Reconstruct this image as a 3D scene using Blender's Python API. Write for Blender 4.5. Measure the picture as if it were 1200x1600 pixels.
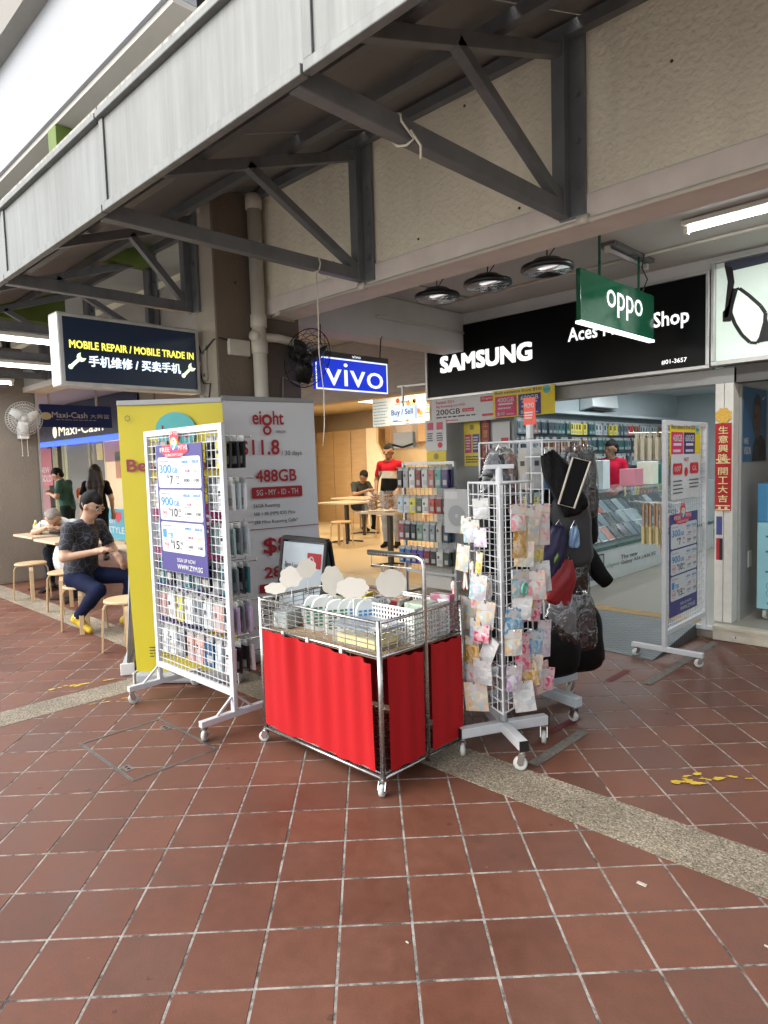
import bpy, math, random
import numpy as np
from mathutils import Vector as V, Matrix

for o in list(bpy.data.objects): bpy.data.objects.remove(o)
S = bpy.context.scene
COL = S.collection
R = random.Random(7)

# ------------------------------------------------------------------ camera
# world axes: x runs along the shop fronts (to the right), y goes into the building, z up
PITCH, ROLL, YAW = math.radians(4.24), math.radians(-1.73), math.radians(44.5)
EYE = V((0, 0, 1.5))
fwd0 = V((-math.sin(YAW), math.cos(YAW), 0)); rgt0 = V((math.cos(YAW), math.sin(YAW), 0)); upz = V((0, 0, 1))
fwd = fwd0 * math.cos(PITCH) - upz * math.sin(PITCH)
up0 = fwd0 * math.sin(PITCH) + upz * math.cos(PITCH)
rgt = rgt0 * math.cos(ROLL) + up0 * math.sin(ROLL)
up = up0 * math.cos(ROLL) - rgt0 * math.sin(ROLL)
cd = bpy.data.cameras.new('camera'); cam = bpy.data.objects.new('camera', cd); COL.objects.link(cam)
cam.matrix_world = Matrix(((rgt.x, up.x, -fwd.x, EYE.x), (rgt.y, up.y, -fwd.y, EYE.y), (rgt.z, up.z, -fwd.z, EYE.z), (0, 0, 0, 1)))
cd.sensor_fit = 'VERTICAL'; cd.sensor_height = 24.0; cd.lens = 24.0 * 1030 / 1600
cd.clip_start = 0.02; cd.clip_end = 600
S.camera = cam

# ------------------------------------------------------------------ sky and sun (bright overcast)
SUN_EL, SUN_AZ = 38, 245          # azimuth measured counter-clockwise from +x: light from the open street side
W = bpy.data.worlds.new('World'); S.world = W; W.use_nodes = True
nt = W.node_tree; nt.nodes.clear()
sky = nt.nodes.new('ShaderNodeTexSky'); sky.sky_type = 'NISHITA'; sky.sun_disc = False
sky.sun_elevation = math.radians(SUN_EL); sky.sun_rotation = math.radians(90 - SUN_AZ)
sky.air_density = 1.0; sky.dust_density = 3.0; sky.ozone_density = 1.0
hs = nt.nodes.new('ShaderNodeHueSaturation'); hs.inputs['Saturation'].default_value = 0.35
bg = nt.nodes.new('ShaderNodeBackground'); bg.inputs['Strength'].default_value = 0.15
wo = nt.nodes.new('ShaderNodeOutputWorld')
nt.links.new(sky.outputs[0], hs.inputs['Color']); nt.links.new(hs.outputs[0], bg.inputs['Color']); nt.links.new(bg.outputs[0], wo.inputs['Surface'])
sl = bpy.data.lights.new('sun', 'SUN'); sl.energy = 0.55; sl.angle = math.radians(70); sl.color = (1, .97, .92)
so = bpy.data.objects.new('sun', sl); COL.objects.link(so)
a, e = math.radians(SUN_AZ), math.radians(SUN_EL)
so.rotation_euler = V((math.cos(a) * math.cos(e), math.sin(a) * math.cos(e), math.sin(e))).to_track_quat('Z', 'Y').to_euler()
so.location = (-5, -6, 12)
S.view_settings.view_transform = 'Standard'; S.view_settings.look = 'None'
S.view_settings.gamma = 1.0; S.view_settings.use_curve_mapping = False
S.view_settings.exposure = 1.38
S.render.engine = 'CYCLES'
S.cycles.max_bounces = 8; S.cycles.diffuse_bounces = 4; S.cycles.glossy_bounces = 3
S.cycles.transparent_max_bounces = 12; S.cycles.transmission_bounces = 4
S.cycles.use_denoising = True; S.cycles.sample_clamp_indirect = 6
S.cycles.caustics_reflective = False; S.cycles.caustics_refractive = False

# ------------------------------------------------------------------ materials
def lin(h):
    h = h.lstrip('#'); c = [int(h[i:i + 2], 16) / 255 for i in (0, 2, 4)]
    return tuple(x / 12.92 if x <= .04045 else ((x + .055) / 1.055) ** 2.4 for x in c)
MATS = {}
def M(name, col, rough=.5, metal=0, var=.08, vscale=6, bump=0, bscale=60, emit=0, alpha=1, spec=.5, coat=0, stretch=None, sheen=0):
    """procedural material: noise-varied base colour, noise-varied roughness, optional relief"""
    if name in MATS: return MATS[name]
    if isinstance(col, str): col = lin(col)
    m = bpy.data.materials.new(name); m.use_nodes = True; t = m.node_tree; N = t.nodes; L = t.links
    b = N['Principled BSDF']; b.inputs['Roughness'].default_value = rough; b.inputs['Metallic'].default_value = metal
    b.inputs['Specular IOR Level'].default_value = spec
    if coat: b.inputs['Coat Weight'].default_value = coat
    if sheen: b.inputs['Sheen Weight'].default_value = sheen
    b.inputs['Base Color'].default_value = (*col, 1)
    if var or bump:
        tc = N.new('ShaderNodeTexCoord'); mp = N.new('ShaderNodeMapping'); L.new(tc.outputs['Object'], mp.inputs['Vector'])
        if stretch: mp.inputs['Scale'].default_value = stretch
    if var:
        n = N.new('ShaderNodeTexNoise'); n.inputs['Scale'].default_value = vscale; n.inputs['Detail'].default_value = 5; n.inputs['Roughness'].default_value = .65
        L.new(mp.outputs[0], n.inputs['Vector'])
        r = N.new('ShaderNodeMapRange'); r.inputs[1].default_value = .25; r.inputs[2].default_value = .75
        r.inputs[3].default_value = 1 - var; r.inputs[4].default_value = 1 + var
        L.new(n.outputs['Fac'], r.inputs[0])
        mx = N.new('ShaderNodeVectorMath'); mx.operation = 'SCALE'; mx.inputs[0].default_value = col
        L.new(r.outputs[0], mx.inputs['Scale']); L.new(mx.outputs[0], b.inputs['Base Color'])
        r2 = N.new('ShaderNodeMapRange'); r2.inputs[1].default_value = .3; r2.inputs[2].default_value = .7
        r2.inputs[3].default_value = max(.02, rough - .08); r2.inputs[4].default_value = min(1, rough + .08)
        L.new(n.outputs['Fac'], r2.inputs[0]); L.new(r2.outputs[0], b.inputs['Roughness'])
    if bump:
        n2 = N.new('ShaderNodeTexNoise'); n2.inputs['Scale'].default_value = bscale; n2.inputs['Detail'].default_value = 3
        L.new(mp.outputs[0], n2.inputs['Vector'])
        bp = N.new('ShaderNodeBump'); bp.inputs['Strength'].default_value = bump; bp.inputs['Distance'].default_value = .01
        L.new(n2.outputs['Fac'], bp.inputs['Height']); L.new(bp.outputs[0], b.inputs['Normal'])
    if emit:
        b.inputs['Emission Color'].default_value = (*col, 1); b.inputs['Emission Strength'].default_value = emit
    if alpha < 1: b.inputs['Alpha'].default_value = alpha
    MATS[name] = m; return m
def cloth(h): return M('cloth_' + h.lstrip('#'), h, .85, var=.2, vscale=9, bump=.9, bscale=16, spec=.15)
def hexmat(h, rough=.5, **k):
    return M('paint_' + h.lstrip('#') + ('' if rough == .5 else '_%d' % round(rough * 100)), h, rough, **k)

# ------------------------------------------------------------------ mesh builder
ORG = {}; KIDS = {}
class MB:
    def __init__(s): s.v = []; s.f = []; s.m = []
    def add(s, vs, fs, mi=0):
        b = len(s.v); s.v += [tuple(x) for x in vs]
        for f in fs: s.f.append([b + i for i in f]); s.m.append(mi)
        return s
    def poly(s, pts, mi=0): return s.add(pts, [list(range(len(pts)))], mi)
    def box(s, a, b, mi=0):
        x0, y0, z0 = a; x1, y1, z1 = b
        return s.obox(V(((x0 + x1) / 2, (y0 + y1) / 2, (z0 + z1) / 2)), V(((x1 - x0) / 2, 0, 0)), V((0, (y1 - y0) / 2, 0)), V((0, 0, (z1 - z0) / 2)), mi)
    def obox(s, c, u, v, w, mi=0):
        c, u, v, w = V(c), V(u), V(v), V(w)
        vs = [c + u * i + v * j + w * k for k in (-1, 1) for j in (-1, 1) for i in (-1, 1)]
        return s.add(vs, [[0, 2, 3, 1], [4, 5, 7, 6], [0, 1, 5, 4], [2, 6, 7, 3], [0, 4, 6, 2], [1, 3, 7, 5]], mi)
    def bar(s, p, q, w, h=None, mi=0, up=None):
        p, q = V(p), V(q); d = q - p; h = h or w
        upv = V(up) if up else (V((0, 0, 1)) if abs(d.normalized().z) < .95 else V((1, 0, 0)))
        a = d.cross(upv).normalized(); b = a.cross(d).normalized()
        return s.obox((p + q) / 2, a * (w / 2), d / 2, b * (h / 2), mi)
    def tube(s, pts, r, n=8, mi=0, closed=False, cap=True):
        pts = [V(p) for p in pts]; k = len(pts); rings = []
        ref = None
        for i, p in enumerate(pts):
            if closed: d = pts[(i + 1) % k] - pts[i - 1]
            else: d = pts[min(i + 1, k - 1)] - pts[max(i - 1, 0)]
            d.normalize()
            if ref is None: ref = V((0, 0, 1)) if abs(d.z) < .9 else V((1, 0, 0))
            a = d.cross(ref)
            if a.length < 1e-4: a = d.cross(V((.3, .9, .2)))
            a.normalize(); b = a.cross(d).normalized(); ref = b
            rr = r[i] if isinstance(r, (list, tuple)) else r
            rings.append([p + a * (rr * math.cos(t * 2 * math.pi / n)) + b * (rr * math.sin(t * 2 * math.pi / n)) for t in range(n)])
        vs = [x for g in rings for x in g]; fs = []
        for i in range(k if closed else k - 1):
            j = (i + 1) % k
            for t in range(n): fs.append([i * n + t, i * n + (t + 1) % n, j * n + (t + 1) % n, j * n + t])
        if not closed and cap: fs += [list(range(n))[::-1], [(k - 1) * n + t for t in range(n)]]
        return s.add(vs, fs, mi)
    def cyl(s, p, q, r, n=12, mi=0, r2=None): return s.tube([p, q], [r, r if r2 is None else r2], n, mi)
    def lathe(s, c, prof, n=24, mi=0, ax=None):
        c = V(c); az = V(ax or (0, 0, 1)).normalized(); a = az.orthogonal().normalized(); b = az.cross(a)
        vs = []; fs = []
        for (r, z) in prof:
            vs += [c + az * z + a * (r * math.cos(t * 2 * math.pi / n)) + b * (r * math.sin(t * 2 * math.pi / n)) for t in range(n)]
        for i in range(len(prof) - 1):
            for t in range(n): fs.append([i * n + t, i * n + (t + 1) % n, (i + 1) * n + (t + 1) % n, (i + 1) * n + t])
        if prof[0][0] > 1e-5: fs.append(list(range(n))[::-1])
        if prof[-1][0] > 1e-5: fs.append([(len(prof) - 1) * n + t for t in range(n)])
        return s.add(vs, fs, mi)
    def prism(s, pts, n, th, mi=0):
        """planar outline pts (3-D) given thickness th against direction n"""
        n = V(n).normalized(); k = len(pts); P = [V(p) for p in pts]; Q = [p - n * th for p in P]
        return s.add(P + Q, [list(range(k)), list(range(2 * k - 1, k - 1, -1))] + [[i, i + k, (i + 1) % k + k, (i + 1) % k] for i in range(k)], mi)
    def mesh(s, name, mats, org=(0, 0, 0), smooth=False):
        me = bpy.data.meshes.new(name); o = V(org)
        me.from_pydata([(x[0] - o.x, x[1] - o.y, x[2] - o.z) for x in s.v], [], s.f)
        for m in (mats if isinstance(mats, (list, tuple)) else [mats]): me.materials.append(m)
        if any(s.m): me.polygons.foreach_set('material_index', s.m)
        if smooth: me.polygons.foreach_set('use_smooth', [True] * len(s.f))
        me.update(); return me
    def build(s, name, mats, parent=None, smooth=False, bevel=0, loc=None, label=None):
        org = V(ORG[parent.name]) if parent is not None else V(loc or (0, 0, 0))
        ob = bpy.data.objects.new(name, s.mesh(name, mats, org, smooth)); COL.objects.link(ob)
        if parent is not None: ob.parent = parent; KIDS.setdefault(parent.name, []).append(ob)
        else: ob.location = org
        ORG[ob.name] = tuple(org)
        if bevel:
            b = ob.modifiers.new('bevel', 'BEVEL'); b.width = bevel; b.segments = 2; b.limit_method = 'ANGLE'; b.angle_limit = .7
        if label: ob['label'] = label
        return ob
def tag(o, label, cat, group=None):
    o['label'] = label; o['category'] = cat
    if group: o['group'] = group
    return o
def thing(name, label, cat, loc=(0, 0, 0), group=None):
    o = bpy.data.objects.new(name, None); COL.objects.link(o); o.location = loc; o.empty_display_size = .1
    ORG[o.name] = tuple(loc); return tag(o, label, cat, group)
def struct(o): o['kind'] = 'structure'; return o
def copy_tree(o, parent=None):
    c = o.copy(); COL.objects.link(c); ORG[c.name] = ORG.get(o.name, (0, 0, 0))
    if parent is not None: c.parent = parent; KIDS.setdefault(parent.name, []).append(c)
    for ch in list(KIDS.get(o.name, [])): copy_tree(ch, c)
    return c
def place(proto, loc, rz=0, label=None, group=None):
    c = copy_tree(proto); c.location = loc; c.rotation_euler = (0, 0, rz)
    if label: c['label'] = label
    if group: c['group'] = group
    return c
# ------------------------------------------------------------------ lettering and flat print
TXT = {}
def text_geo(body):
    k = body
    if k not in TXT:
        c = bpy.data.curves.new('t', 'FONT'); c.body = body; c.size = 1; c.resolution_u = 3 if len(body) < 14 else 2
        o = bpy.data.objects.new('t', c); m = bpy.data.meshes.new_from_object(o)
        vs = [(v.co.x, v.co.y) for v in m.vertices]; fs = [list(p.vertices) for p in m.polygons]
        bpy.data.objects.remove(o); bpy.data.curves.remove(c); bpy.data.meshes.remove(m)
        xs = [v[0] for v in vs]; ys = [v[1] for v in vs]
        TXT[k] = (vs, fs, (min(xs), min(ys), max(xs), max(ys)))
    return TXT[k]
class Sheet:
    """flat print on a sheet: o = lower left corner, u/v = edge vectors (full width / height); fractions 0..1"""
    def __init__(s, o, u, v, base=.0012, step=.0008):
        s.o, s.u, s.v = V(o), V(u), V(v); s.n = s.u.cross(s.v).normalized(); s.W = s.u.length; s.H = s.v.length
        s.L = {}; s.base = base; s.step = step
    def P(s, x, y, lv=0): return s.o + s.u * x + s.v * y + s.n * (s.base + s.step * lv)
    def mb(s, mat, name): return s.L.setdefault((name, mat.name), (MB(), mat, name))[0]
    def rect(s, x0, y0, x1, y1, mat, lv=0, name='print_panel', rad=0):
        if rad:
            rx = rad / s.W; ry = rad / s.H; pts = []
            for cx, cy, a0 in ((x1 - rx, y1 - ry, 0), (x0 + rx, y1 - ry, 90), (x0 + rx, y0 + ry, 180), (x1 - rx, y0 + ry, 270)):
                for a in (0, 30, 60, 90): t = math.radians(a0 + a); pts.append(s.P(cx + rx * math.cos(t), cy + ry * math.sin(t), lv))
            s.mb(mat, name).poly(pts)
        else: s.mb(mat, name).poly([s.P(x0, y0, lv), s.P(x1, y0, lv), s.P(x1, y1, lv), s.P(x0, y1, lv)])
        return s
    def poly(s, pts, mat, lv=0, name='print_shape'): s.mb(mat, name).poly([s.P(x, y, lv) for x, y in pts]); return s
    def disc(s, x, y, r, mat, lv=0, name='print_shape', n=24, inner=0, a0=0, a1=360, sy=1):
        k = n; rx, ry = r / s.W, r / s.H * sy
        if inner:
            m = s.mb(mat, name)
            for i in range(k):
                t0, t1 = [math.radians(a0 + (a1 - a0) * j / k) for j in (i, i + 1)]; f = inner
                m.poly([s.P(x + rx * f * math.cos(t0), y + ry * f * math.sin(t0), lv), s.P(x + rx * math.cos(t0), y + ry * math.sin(t0), lv),
                        s.P(x + rx * math.cos(t1), y + ry * math.sin(t1), lv), s.P(x + rx * f * math.cos(t1), y + ry * f * math.sin(t1), lv)])
        else: s.poly([(x + rx * math.cos(math.radians(a0 + (a1 - a0) * i / k)), y + ry * math.sin(math.radians(a0 + (a1 - a0) * i / k))) for i in range(k)], mat, lv, name)
        return s
    def text(s, body, x0, y0, x1, y1, mat, lv=2, bold=0, name='lettering', split=False):
        vs, fs, (a, b, c, d) = text_geo(body); w = bold / 2
        if split or ((y1 - y0) * s.H > .05 and len(body) <= 20):   # large signs: one part per letter
            par = list(range(len(vs)))
            def find(i):
                while par[i] != i: par[i] = par[par[i]]; i = par[i]
                return i
            for f in fs:
                for i in f[1:]: par[find(i)] = find(f[0])
            comp = {}
            for fi, f in enumerate(fs): comp.setdefault(find(f[0]), []).append(fi)
            grp = []
            for fl in comp.values():
                xs = [vs[i][0] for fi in fl for i in fs[fi]]; grp.append([min(xs), max(xs), fl])
            grp.sort(key=lambda g: g[0]); out = []
            for g in grp:
                if out and g[0] < out[-1][1] - .12 * min(g[1] - g[0], out[-1][1] - out[-1][0]): out[-1][1] = max(out[-1][1], g[1]); out[-1][2] = out[-1][2] + g[2]
                else: out.append(g)
            for q, g in enumerate(out):
                m = s.L.setdefault(('letter', mat.name, body, q), (MB(), mat, 'letter'))[0]
                for k, (dx, dy) in enumerate(((0, 0),) if not bold else ((-w, -w), (w, -w), (w, w), (-w, w), (0, w), (0, -w))):
                    m.add([s.P(x0 + (p[0] + dx - a + w) / (c - a + 2 * w) * (x1 - x0), y0 + (p[1] + dy - b + w) / (d - b + 2 * w) * (y1 - y0), lv + k * .06) for p in vs], [fs[fi] for fi in g[2]])
                used = sorted({i for f in m.f for i in f}); mp = {o_: n_ for n_, o_ in enumerate(used)}; m.v = [m.v[i] for i in used]; m.f = [[mp[i] for i in f] for f in m.f]
            return s
        a -= w; b -= w; c += w; d += w; m = s.mb(mat, name)
        for k, (dx, dy) in enumerate(((0, 0),) if not bold else ((-w, -w), (w, -w), (w, w), (-w, w), (0, w), (0, -w))):
            m.add([s.P(x0 + (p[0] + dx - a) / (c - a) * (x1 - x0), y0 + (p[1] + dy - b) / (d - b) * (y1 - y0), lv + k * .06) for p in vs], fs)
        return s
    def lines(s, x0, y0, x1, y1, n, mat, lv=2, fill=.5):
        """rows of tiny unreadable print as short dashes"""
        h = (y1 - y0) / n
        for i in range(n):
            x = x0; yb = y0 + h * i + h * (1 - fill) / 2; xe = x1 - R.random() * .25 * (x1 - x0)
            while x < xe:
                w = (.04 + R.random() * .1) * (x1 - x0); s.rect(x, yb, min(x + w, xe), yb + h * fill, mat, lv, 'lettering'); x += w + .02 * (x1 - x0)
        return s
    def flush(s, parent):
        for (mb, mat, name) in s.L.values(): mb.build(name, mat, parent)
        s.L = {}
def clip(poly, nx, ny, c):
    """keep the part of a 2-D polygon where nx*x+ny*y <= c"""
    out = []
    for i in range(len(poly)):
        p, q = poly[i], poly[(i + 1) % len(poly)]; a = nx * p[0] + ny * p[1] - c; b = nx * q[0] + ny * q[1] - c
        if a <= 0: out.append(p)
        if (a < 0 < b) or (b < 0 < a): t = a / (a - b); out.append((p[0] + t * (q[0] - p[0]), p[1] + t * (q[1] - p[1])))
    return out
def area2(p): return sum(p[i][0] * p[(i + 1) % len(p)][1] - p[(i + 1) % len(p)][0] * p[i][1] for i in range(len(p))) / 2
# ================================================================== THE SETTING
# ---- quarry tile floor, laid at 45 degrees to the shop fronts
TA = math.radians(45.84); TU, TV = .2355, .2445; TO = (-1.389, 1.159)
tu = (math.cos(TA), math.sin(TA)); tv = (-math.sin(TA), math.cos(TA))
def tile_mat(name, sheet):
    m = bpy.data.materials.new(name); m.use_nodes = True; t = m.node_tree; N = t.nodes; L = t.links; b = N['Principled BSDF']; b.inputs['Specular IOR Level'].default_value = .38
    g = N.new('ShaderNodeNewGeometry')
    def mth(op, a, c=None):
        n = N.new('ShaderNodeMath'); n.operation = op
        for i, x in enumerate((a, c)):
            if x is None: continue
            if isinstance(x, (int, float)): n.inputs[i].default_value = x
            else: L.new(x, n.inputs[i])
        return n.outputs[0]
    sep = N.new('ShaderNodeSeparateXYZ'); L.new(g.outputs['Position'], sep.inputs[0])
    x = mth('SUBTRACT', sep.outputs[0], TO[0]); y = mth('SUBTRACT', sep.outputs[1], TO[1])
    uu = mth('DIVIDE', mth('ADD', mth('MULTIPLY', x, tu[0]), mth('MULTIPLY', y, tu[1])), TU)
    vv = mth('DIVIDE', mth('ADD', mth('MULTIPLY', x, tv[0]), mth('MULTIPLY', y, tv[1])), TV)
    cell = N.new('ShaderNodeCombineXYZ'); L.new(mth('FLOOR', uu), cell.inputs[0]); L.new(mth('FLOOR', vv), cell.inputs[1])
    wn = N.new('ShaderNodeTexWhiteNoise'); wn.noise_dimensions = '2D'; L.new(cell.outputs[0], wn.inputs['Vector'])
    cr = N.new('ShaderNodeValToRGB'); L.new(wn.outputs['Value'], cr.inputs[0])
    for i, (p, c) in enumerate(((0, (.100, .036, .021)), (.35, (.125, .044, .025)), (.7, (.142, .051, .029)), (1, (.112, .045, .029)))):
        el = cr.color_ramp.elements[i] if i < 2 else cr.color_ramp.elements.new(p)
        el.position = p; el.color = (*c, 1)
    # worn, dusty clouding and fine speckle
    n1 = N.new('ShaderNodeTexNoise'); n1.inputs['Scale'].default_value = 1.7; n1.inputs['Detail'].default_value = 6; L.new(g.outputs['Position'], n1.inputs['Vector'])
    n2 = N.new('ShaderNodeTexNoise'); n2.inputs['Scale'].default_value = 240; n2.inputs['Detail'].default_value = 2; L.new(g.outputs['Position'], n2.inputs['Vector'])
    n3 = N.new('ShaderNodeTexNoise'); n3.inputs['Scale'].default_value = 16; n3.inputs['Detail'].default_value = 5; n3.inputs['Roughness'].default_value = .7; L.new(g.outputs['Position'], n3.inputs['Vector'])
    def mr(sock, a, b_, c, d):
        r = N.new('ShaderNodeMapRange'); r.inputs[1].default_value = a; r.inputs[2].default_value = b_; r.inputs[3].default_value = c; r.inputs[4].default_value = d; L.new(sock, r.inputs[0]); return r.outputs[0]
    k = mth('MULTIPLY', mth('MULTIPLY', mr(n1.outputs['Fac'], .3, .7, .86, 1.14), mr(n2.outputs['Fac'], .3, .7, .86, 1.14)), mr(n3.outputs['Fac'], .3, .75, .78, 1.14))
    sc = N.new('ShaderNodeVectorMath'); sc.operation = 'SCALE'; L.new(cr.outputs[0], sc.inputs[0]); L.new(k, sc.inputs['Scale'])
    dust = N.new('ShaderNodeMix'); dust.data_type = 'RGBA'; dust.inputs[7].default_value = (.165, .095, .066, 1)
    L.new(mr(n1.outputs['Fac'], .45, .75, .05, .3), dust.inputs[0]); L.new(sc.outputs[0], dust.inputs[6])
    # small dark spots (old gum, drips)
    vo = N.new('ShaderNodeTexVoronoi'); vo.inputs['Scale'].default_value = 5.5; L.new(g.outputs['Position'], vo.inputs['Vector'])
    spot = mth('MULTIPLY', mth('LESS_THAN', vo.outputs['Distance'], .075), mth('GREATER_THAN', n3.outputs['Fac'], .5))
    sp = N.new('ShaderNodeMix'); sp.data_type = 'RGBA'; sp.inputs[7].default_value = (.045, .022, .018, 1)
    vo2 = N.new('ShaderNodeTexVoronoi'); vo2.inputs['Scale'].default_value = 13; L.new(g.outputs['Position'], vo2.inputs['Vector'])
    fleck = mth('MULTIPLY', mth('LESS_THAN', vo2.outputs['Distance'], .05), mth('GREATER_THAN', n3.outputs['Fac'], .56))
    fk = N.new('ShaderNodeMix'); fk.data_type = 'RGBA'; fk.inputs[7].default_value = (.22, .16, .13, 1); L.new(mth('MULTIPLY', fleck, .6), fk.inputs[0]); L.new(dust.outputs[2], fk.inputs[6])
    L.new(mth('MULTIPLY', spot, .6), sp.inputs[0]); L.new(fk.outputs[2], sp.inputs[6])
    rough = mth('MULTIPLY', mr(n1.outputs['Fac'], .3, .7, .42, .62), mr(n3.outputs['Fac'], .3, .7, .9, 1.15))
    if sheet:
        fu = mth('ABSOLUTE', mth('SUBTRACT', mth('FRACT', uu), .5)); fv = mth('ABSOLUTE', mth('SUBTRACT', mth('FRACT', vv), .5))
        gm = mth('GREATER_THAN', mth('MAXIMUM', fu, fv), .5 - .0042 / .24)
        ng = N.new('ShaderNodeTexNoise'); ng.inputs['Scale'].default_value = 12; ng.inputs['Detail'].default_value = 8; ng.inputs['Roughness'].default_value = .75; L.new(g.outputs['Position'], ng.inputs['Vector'])
        gc = N.new('ShaderNodeValToRGB'); L.new(ng.outputs['Fac'], gc.inputs[0])
        gc.color_ramp.elements[0].position = .40; gc.color_ramp.elements[0].color = (.07, .062, .055, 1)
        gc.color_ramp.elements[1].position = .58; gc.color_ramp.elements[1].color = (.36, .34, .305, 1)
        fm = N.new('ShaderNodeMix'); fm.data_type = 'RGBA'; L.new(gm, fm.inputs[0]); L.new(sp.outputs[2], fm.inputs[6]); L.new(gc.outputs[0], fm.inputs[7])
        L.new(fm.outputs[2], b.inputs['Base Color']); L.new(mth('MAXIMUM', rough, mth('MULTIPLY', gm, .85)), b.inputs['Roughness'])
    else:
        L.new(sp.outputs[2], b.inputs['Base Color']); L.new(rough, b.inputs['Roughness'])
    bp = N.new('ShaderNodeBump'); bp.inputs['Strength'].default_value = .25; bp.inputs['Distance'].default_value = .002; L.new(n2.outputs['Fac'], bp.inputs['Height']); L.new(bp.outputs[0], b.inputs['Normal'])
    return m
mTile = tile_mat('quarry_tile', False); mSheet = tile_mat('tile_and_grout_floor', True)
ground = struct(MB().poly([(-150, -150, -.0018), (150, -150, -.0018), (150, 150, -.0018), (-150, 150, -.0018)]).build('ground', mSheet))

struct(MB().box((-150, -150, -.003), (150, -1.0, -.0005)).build('bounce_pavement', M('bounce_concrete', (.64, .63, .59), .8, var=.12, vscale=.6)))  # unseen pale ground added behind the camera to bounce light under the canopy
STRIP = (2.385, 2.665); PERP = (-4.615, -4.345); MAN = (-3.72, -3.06, 1.32, 1.80)
def tile_pieces(i, j):
    g = .0042; c = [(i * TU + a * TU, j * TV + b_ * TV) for a, b_ in ((0, 0), (1, 0), (1, 1), (0, 1))]
    c = [(i * TU + g, j * TV + g), ((i + 1) * TU - g, j * TV + g), ((i + 1) * TU - g, (j + 1) * TV - g), (i * TU + g, (j + 1) * TV - g)]
    p = [(TO[0] + u * tu[0] + v * tv[0], TO[1] + u * tu[1] + v * tv[1]) for u, v in c]
    out = []; full = True
    def fits(q, x0, x1, y0, y1): return all(x0 <= a[0] <= x1 and y0 <= a[1] <= y1 for a in q)
    zones = [(-40, PERP[0] - .004, -40, STRIP[0] - .004), (PERP[1] + .004, 40, -40, STRIP[0] - .004), (-40, 40, STRIP[1] + .004, 5.55)]
    for zx0, zx1, zy0, zy1 in zones:
        if fits(p, zx0, zx1, zy0, zy1): q = p; w = True
        else:
            w = False; q = clip(clip(clip(clip(p, -1, 0, -zx0), 1, 0, zx1), 0, -1, -zy0), 0, 1, zy1)
        if len(q) < 3 or area2(q) < .0006: continue
        x0, x1, y0, y1 = MAN
        if all(a[0] < x0 for a in q) or all(a[0] > x1 for a in q) or all(a[1] < y0 for a in q) or all(a[1] > y1 for a in q): out.append((q, w)); continue
        m = .016   # the access cover cuts the tiles round its frame; the tiles inside it stay
        for hs_ in ([(1, 0, x0)], [(-1, 0, -x1)], [(-1, 0, -x0), (1, 0, x1), (0, 1, y0)], [(-1, 0, -x0), (1, 0, x1), (0, -1, -y1)],
                    [(-1, 0, -x0 - m), (1, 0, x1 - m), (0, -1, -y0 - m), (0, 1, y1 - m)]):
            r = q
            for h in hs_: r = clip(r, *h) if len(r) >= 3 else r
            if len(r) >= 3 and area2(r) > .0005: out.append((r, False))
    return out
def tile_geo(mb, q, zt=0, ch=.0022):
    n = len(q); cx = sum(a[0] for a in q) / n; cy = sum(a[1] for a in q) / n
    top = [(cx + (a[0] - cx) * (1 - ch / max(.02, math.hypot(a[0] - cx, a[1] - cy))), cy + (a[1] - cy) * (1 - ch / max(.02, math.hypot(a[0] - cx, a[1] - cy))), zt) for a in q]
    mid = [(a[0], a[1], zt - .0014) for a in q]; bot = [(a[0], a[1], zt - .006) for a in q]
    mb.add(top + mid + bot, [list(range(n))] + [[i + n, (i + 1) % n + n, (i + 1) % n, i] for i in range(n)] + [[i + 2 * n, (i + 1) % n + 2 * n, (i + 1) % n + n, i + n] for i in range(n)])
cand = []
for i in range(-46, 46):
    for j in range(-34, 52):
        x = TO[0] + (i + .5) * TU * tu[0] + (j + .5) * TV * tv[0]; y = TO[1] + (i + .5) * TU * tu[1] + (j + .5) * TV * tv[1]
        if not (-11.5 < x < 3 and -1.0 < y < 5.9): continue
        d = V((x, y, 0)) - EYE; dep = d.dot(fwd); 
        inside = dep > .5 and abs(d.dot(rgt) / dep) < .60 and -.80 < d.dot(up) / dep
        near = dep > -1 and math.hypot(x, y) < 11.5
        if near: cand.append((0 if inside else 1, math.hypot(x, y), i, j))
cand.sort(); shared = MB(); tile_geo(shared, [(0, 0), (0, 0)]) if False else None
base_me = None; rest = MB(); cnt = 0
for (out_, dist, i, j) in cand:
    for q, w in tile_pieces(i, j):
        dz = R.uniform(-.0006, .0006)
        if cnt < 290 and not out_:
            cx = sum(a[0] for a in q) / len(q); cy = sum(a[1] for a in q) / len(q)
            if w:
                if base_me is None:
                    b0 = MB(); tile_geo(b0, [(a[0] - cx, a[1] - cy) for a in q]); base_me = b0.mesh('tile', mTile)
                ob = bpy.data.objects.new('tile', base_me); ob.location = (cx, cy, dz)
            else:
                b0 = MB(); tile_geo(b0, [(a[0] - cx, a[1] - cy) for a in q]); ob = bpy.data.objects.new('tile', b0.mesh('tile', mTile)); ob.location = (cx, cy, dz)
            COL.objects.link(ob); ob.parent = ground; cnt += 1
        else: tile_geo(rest, q, dz)
tr = rest.build('tile_field', mTile, ground); tr['kind'] = 'stuff'

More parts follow.
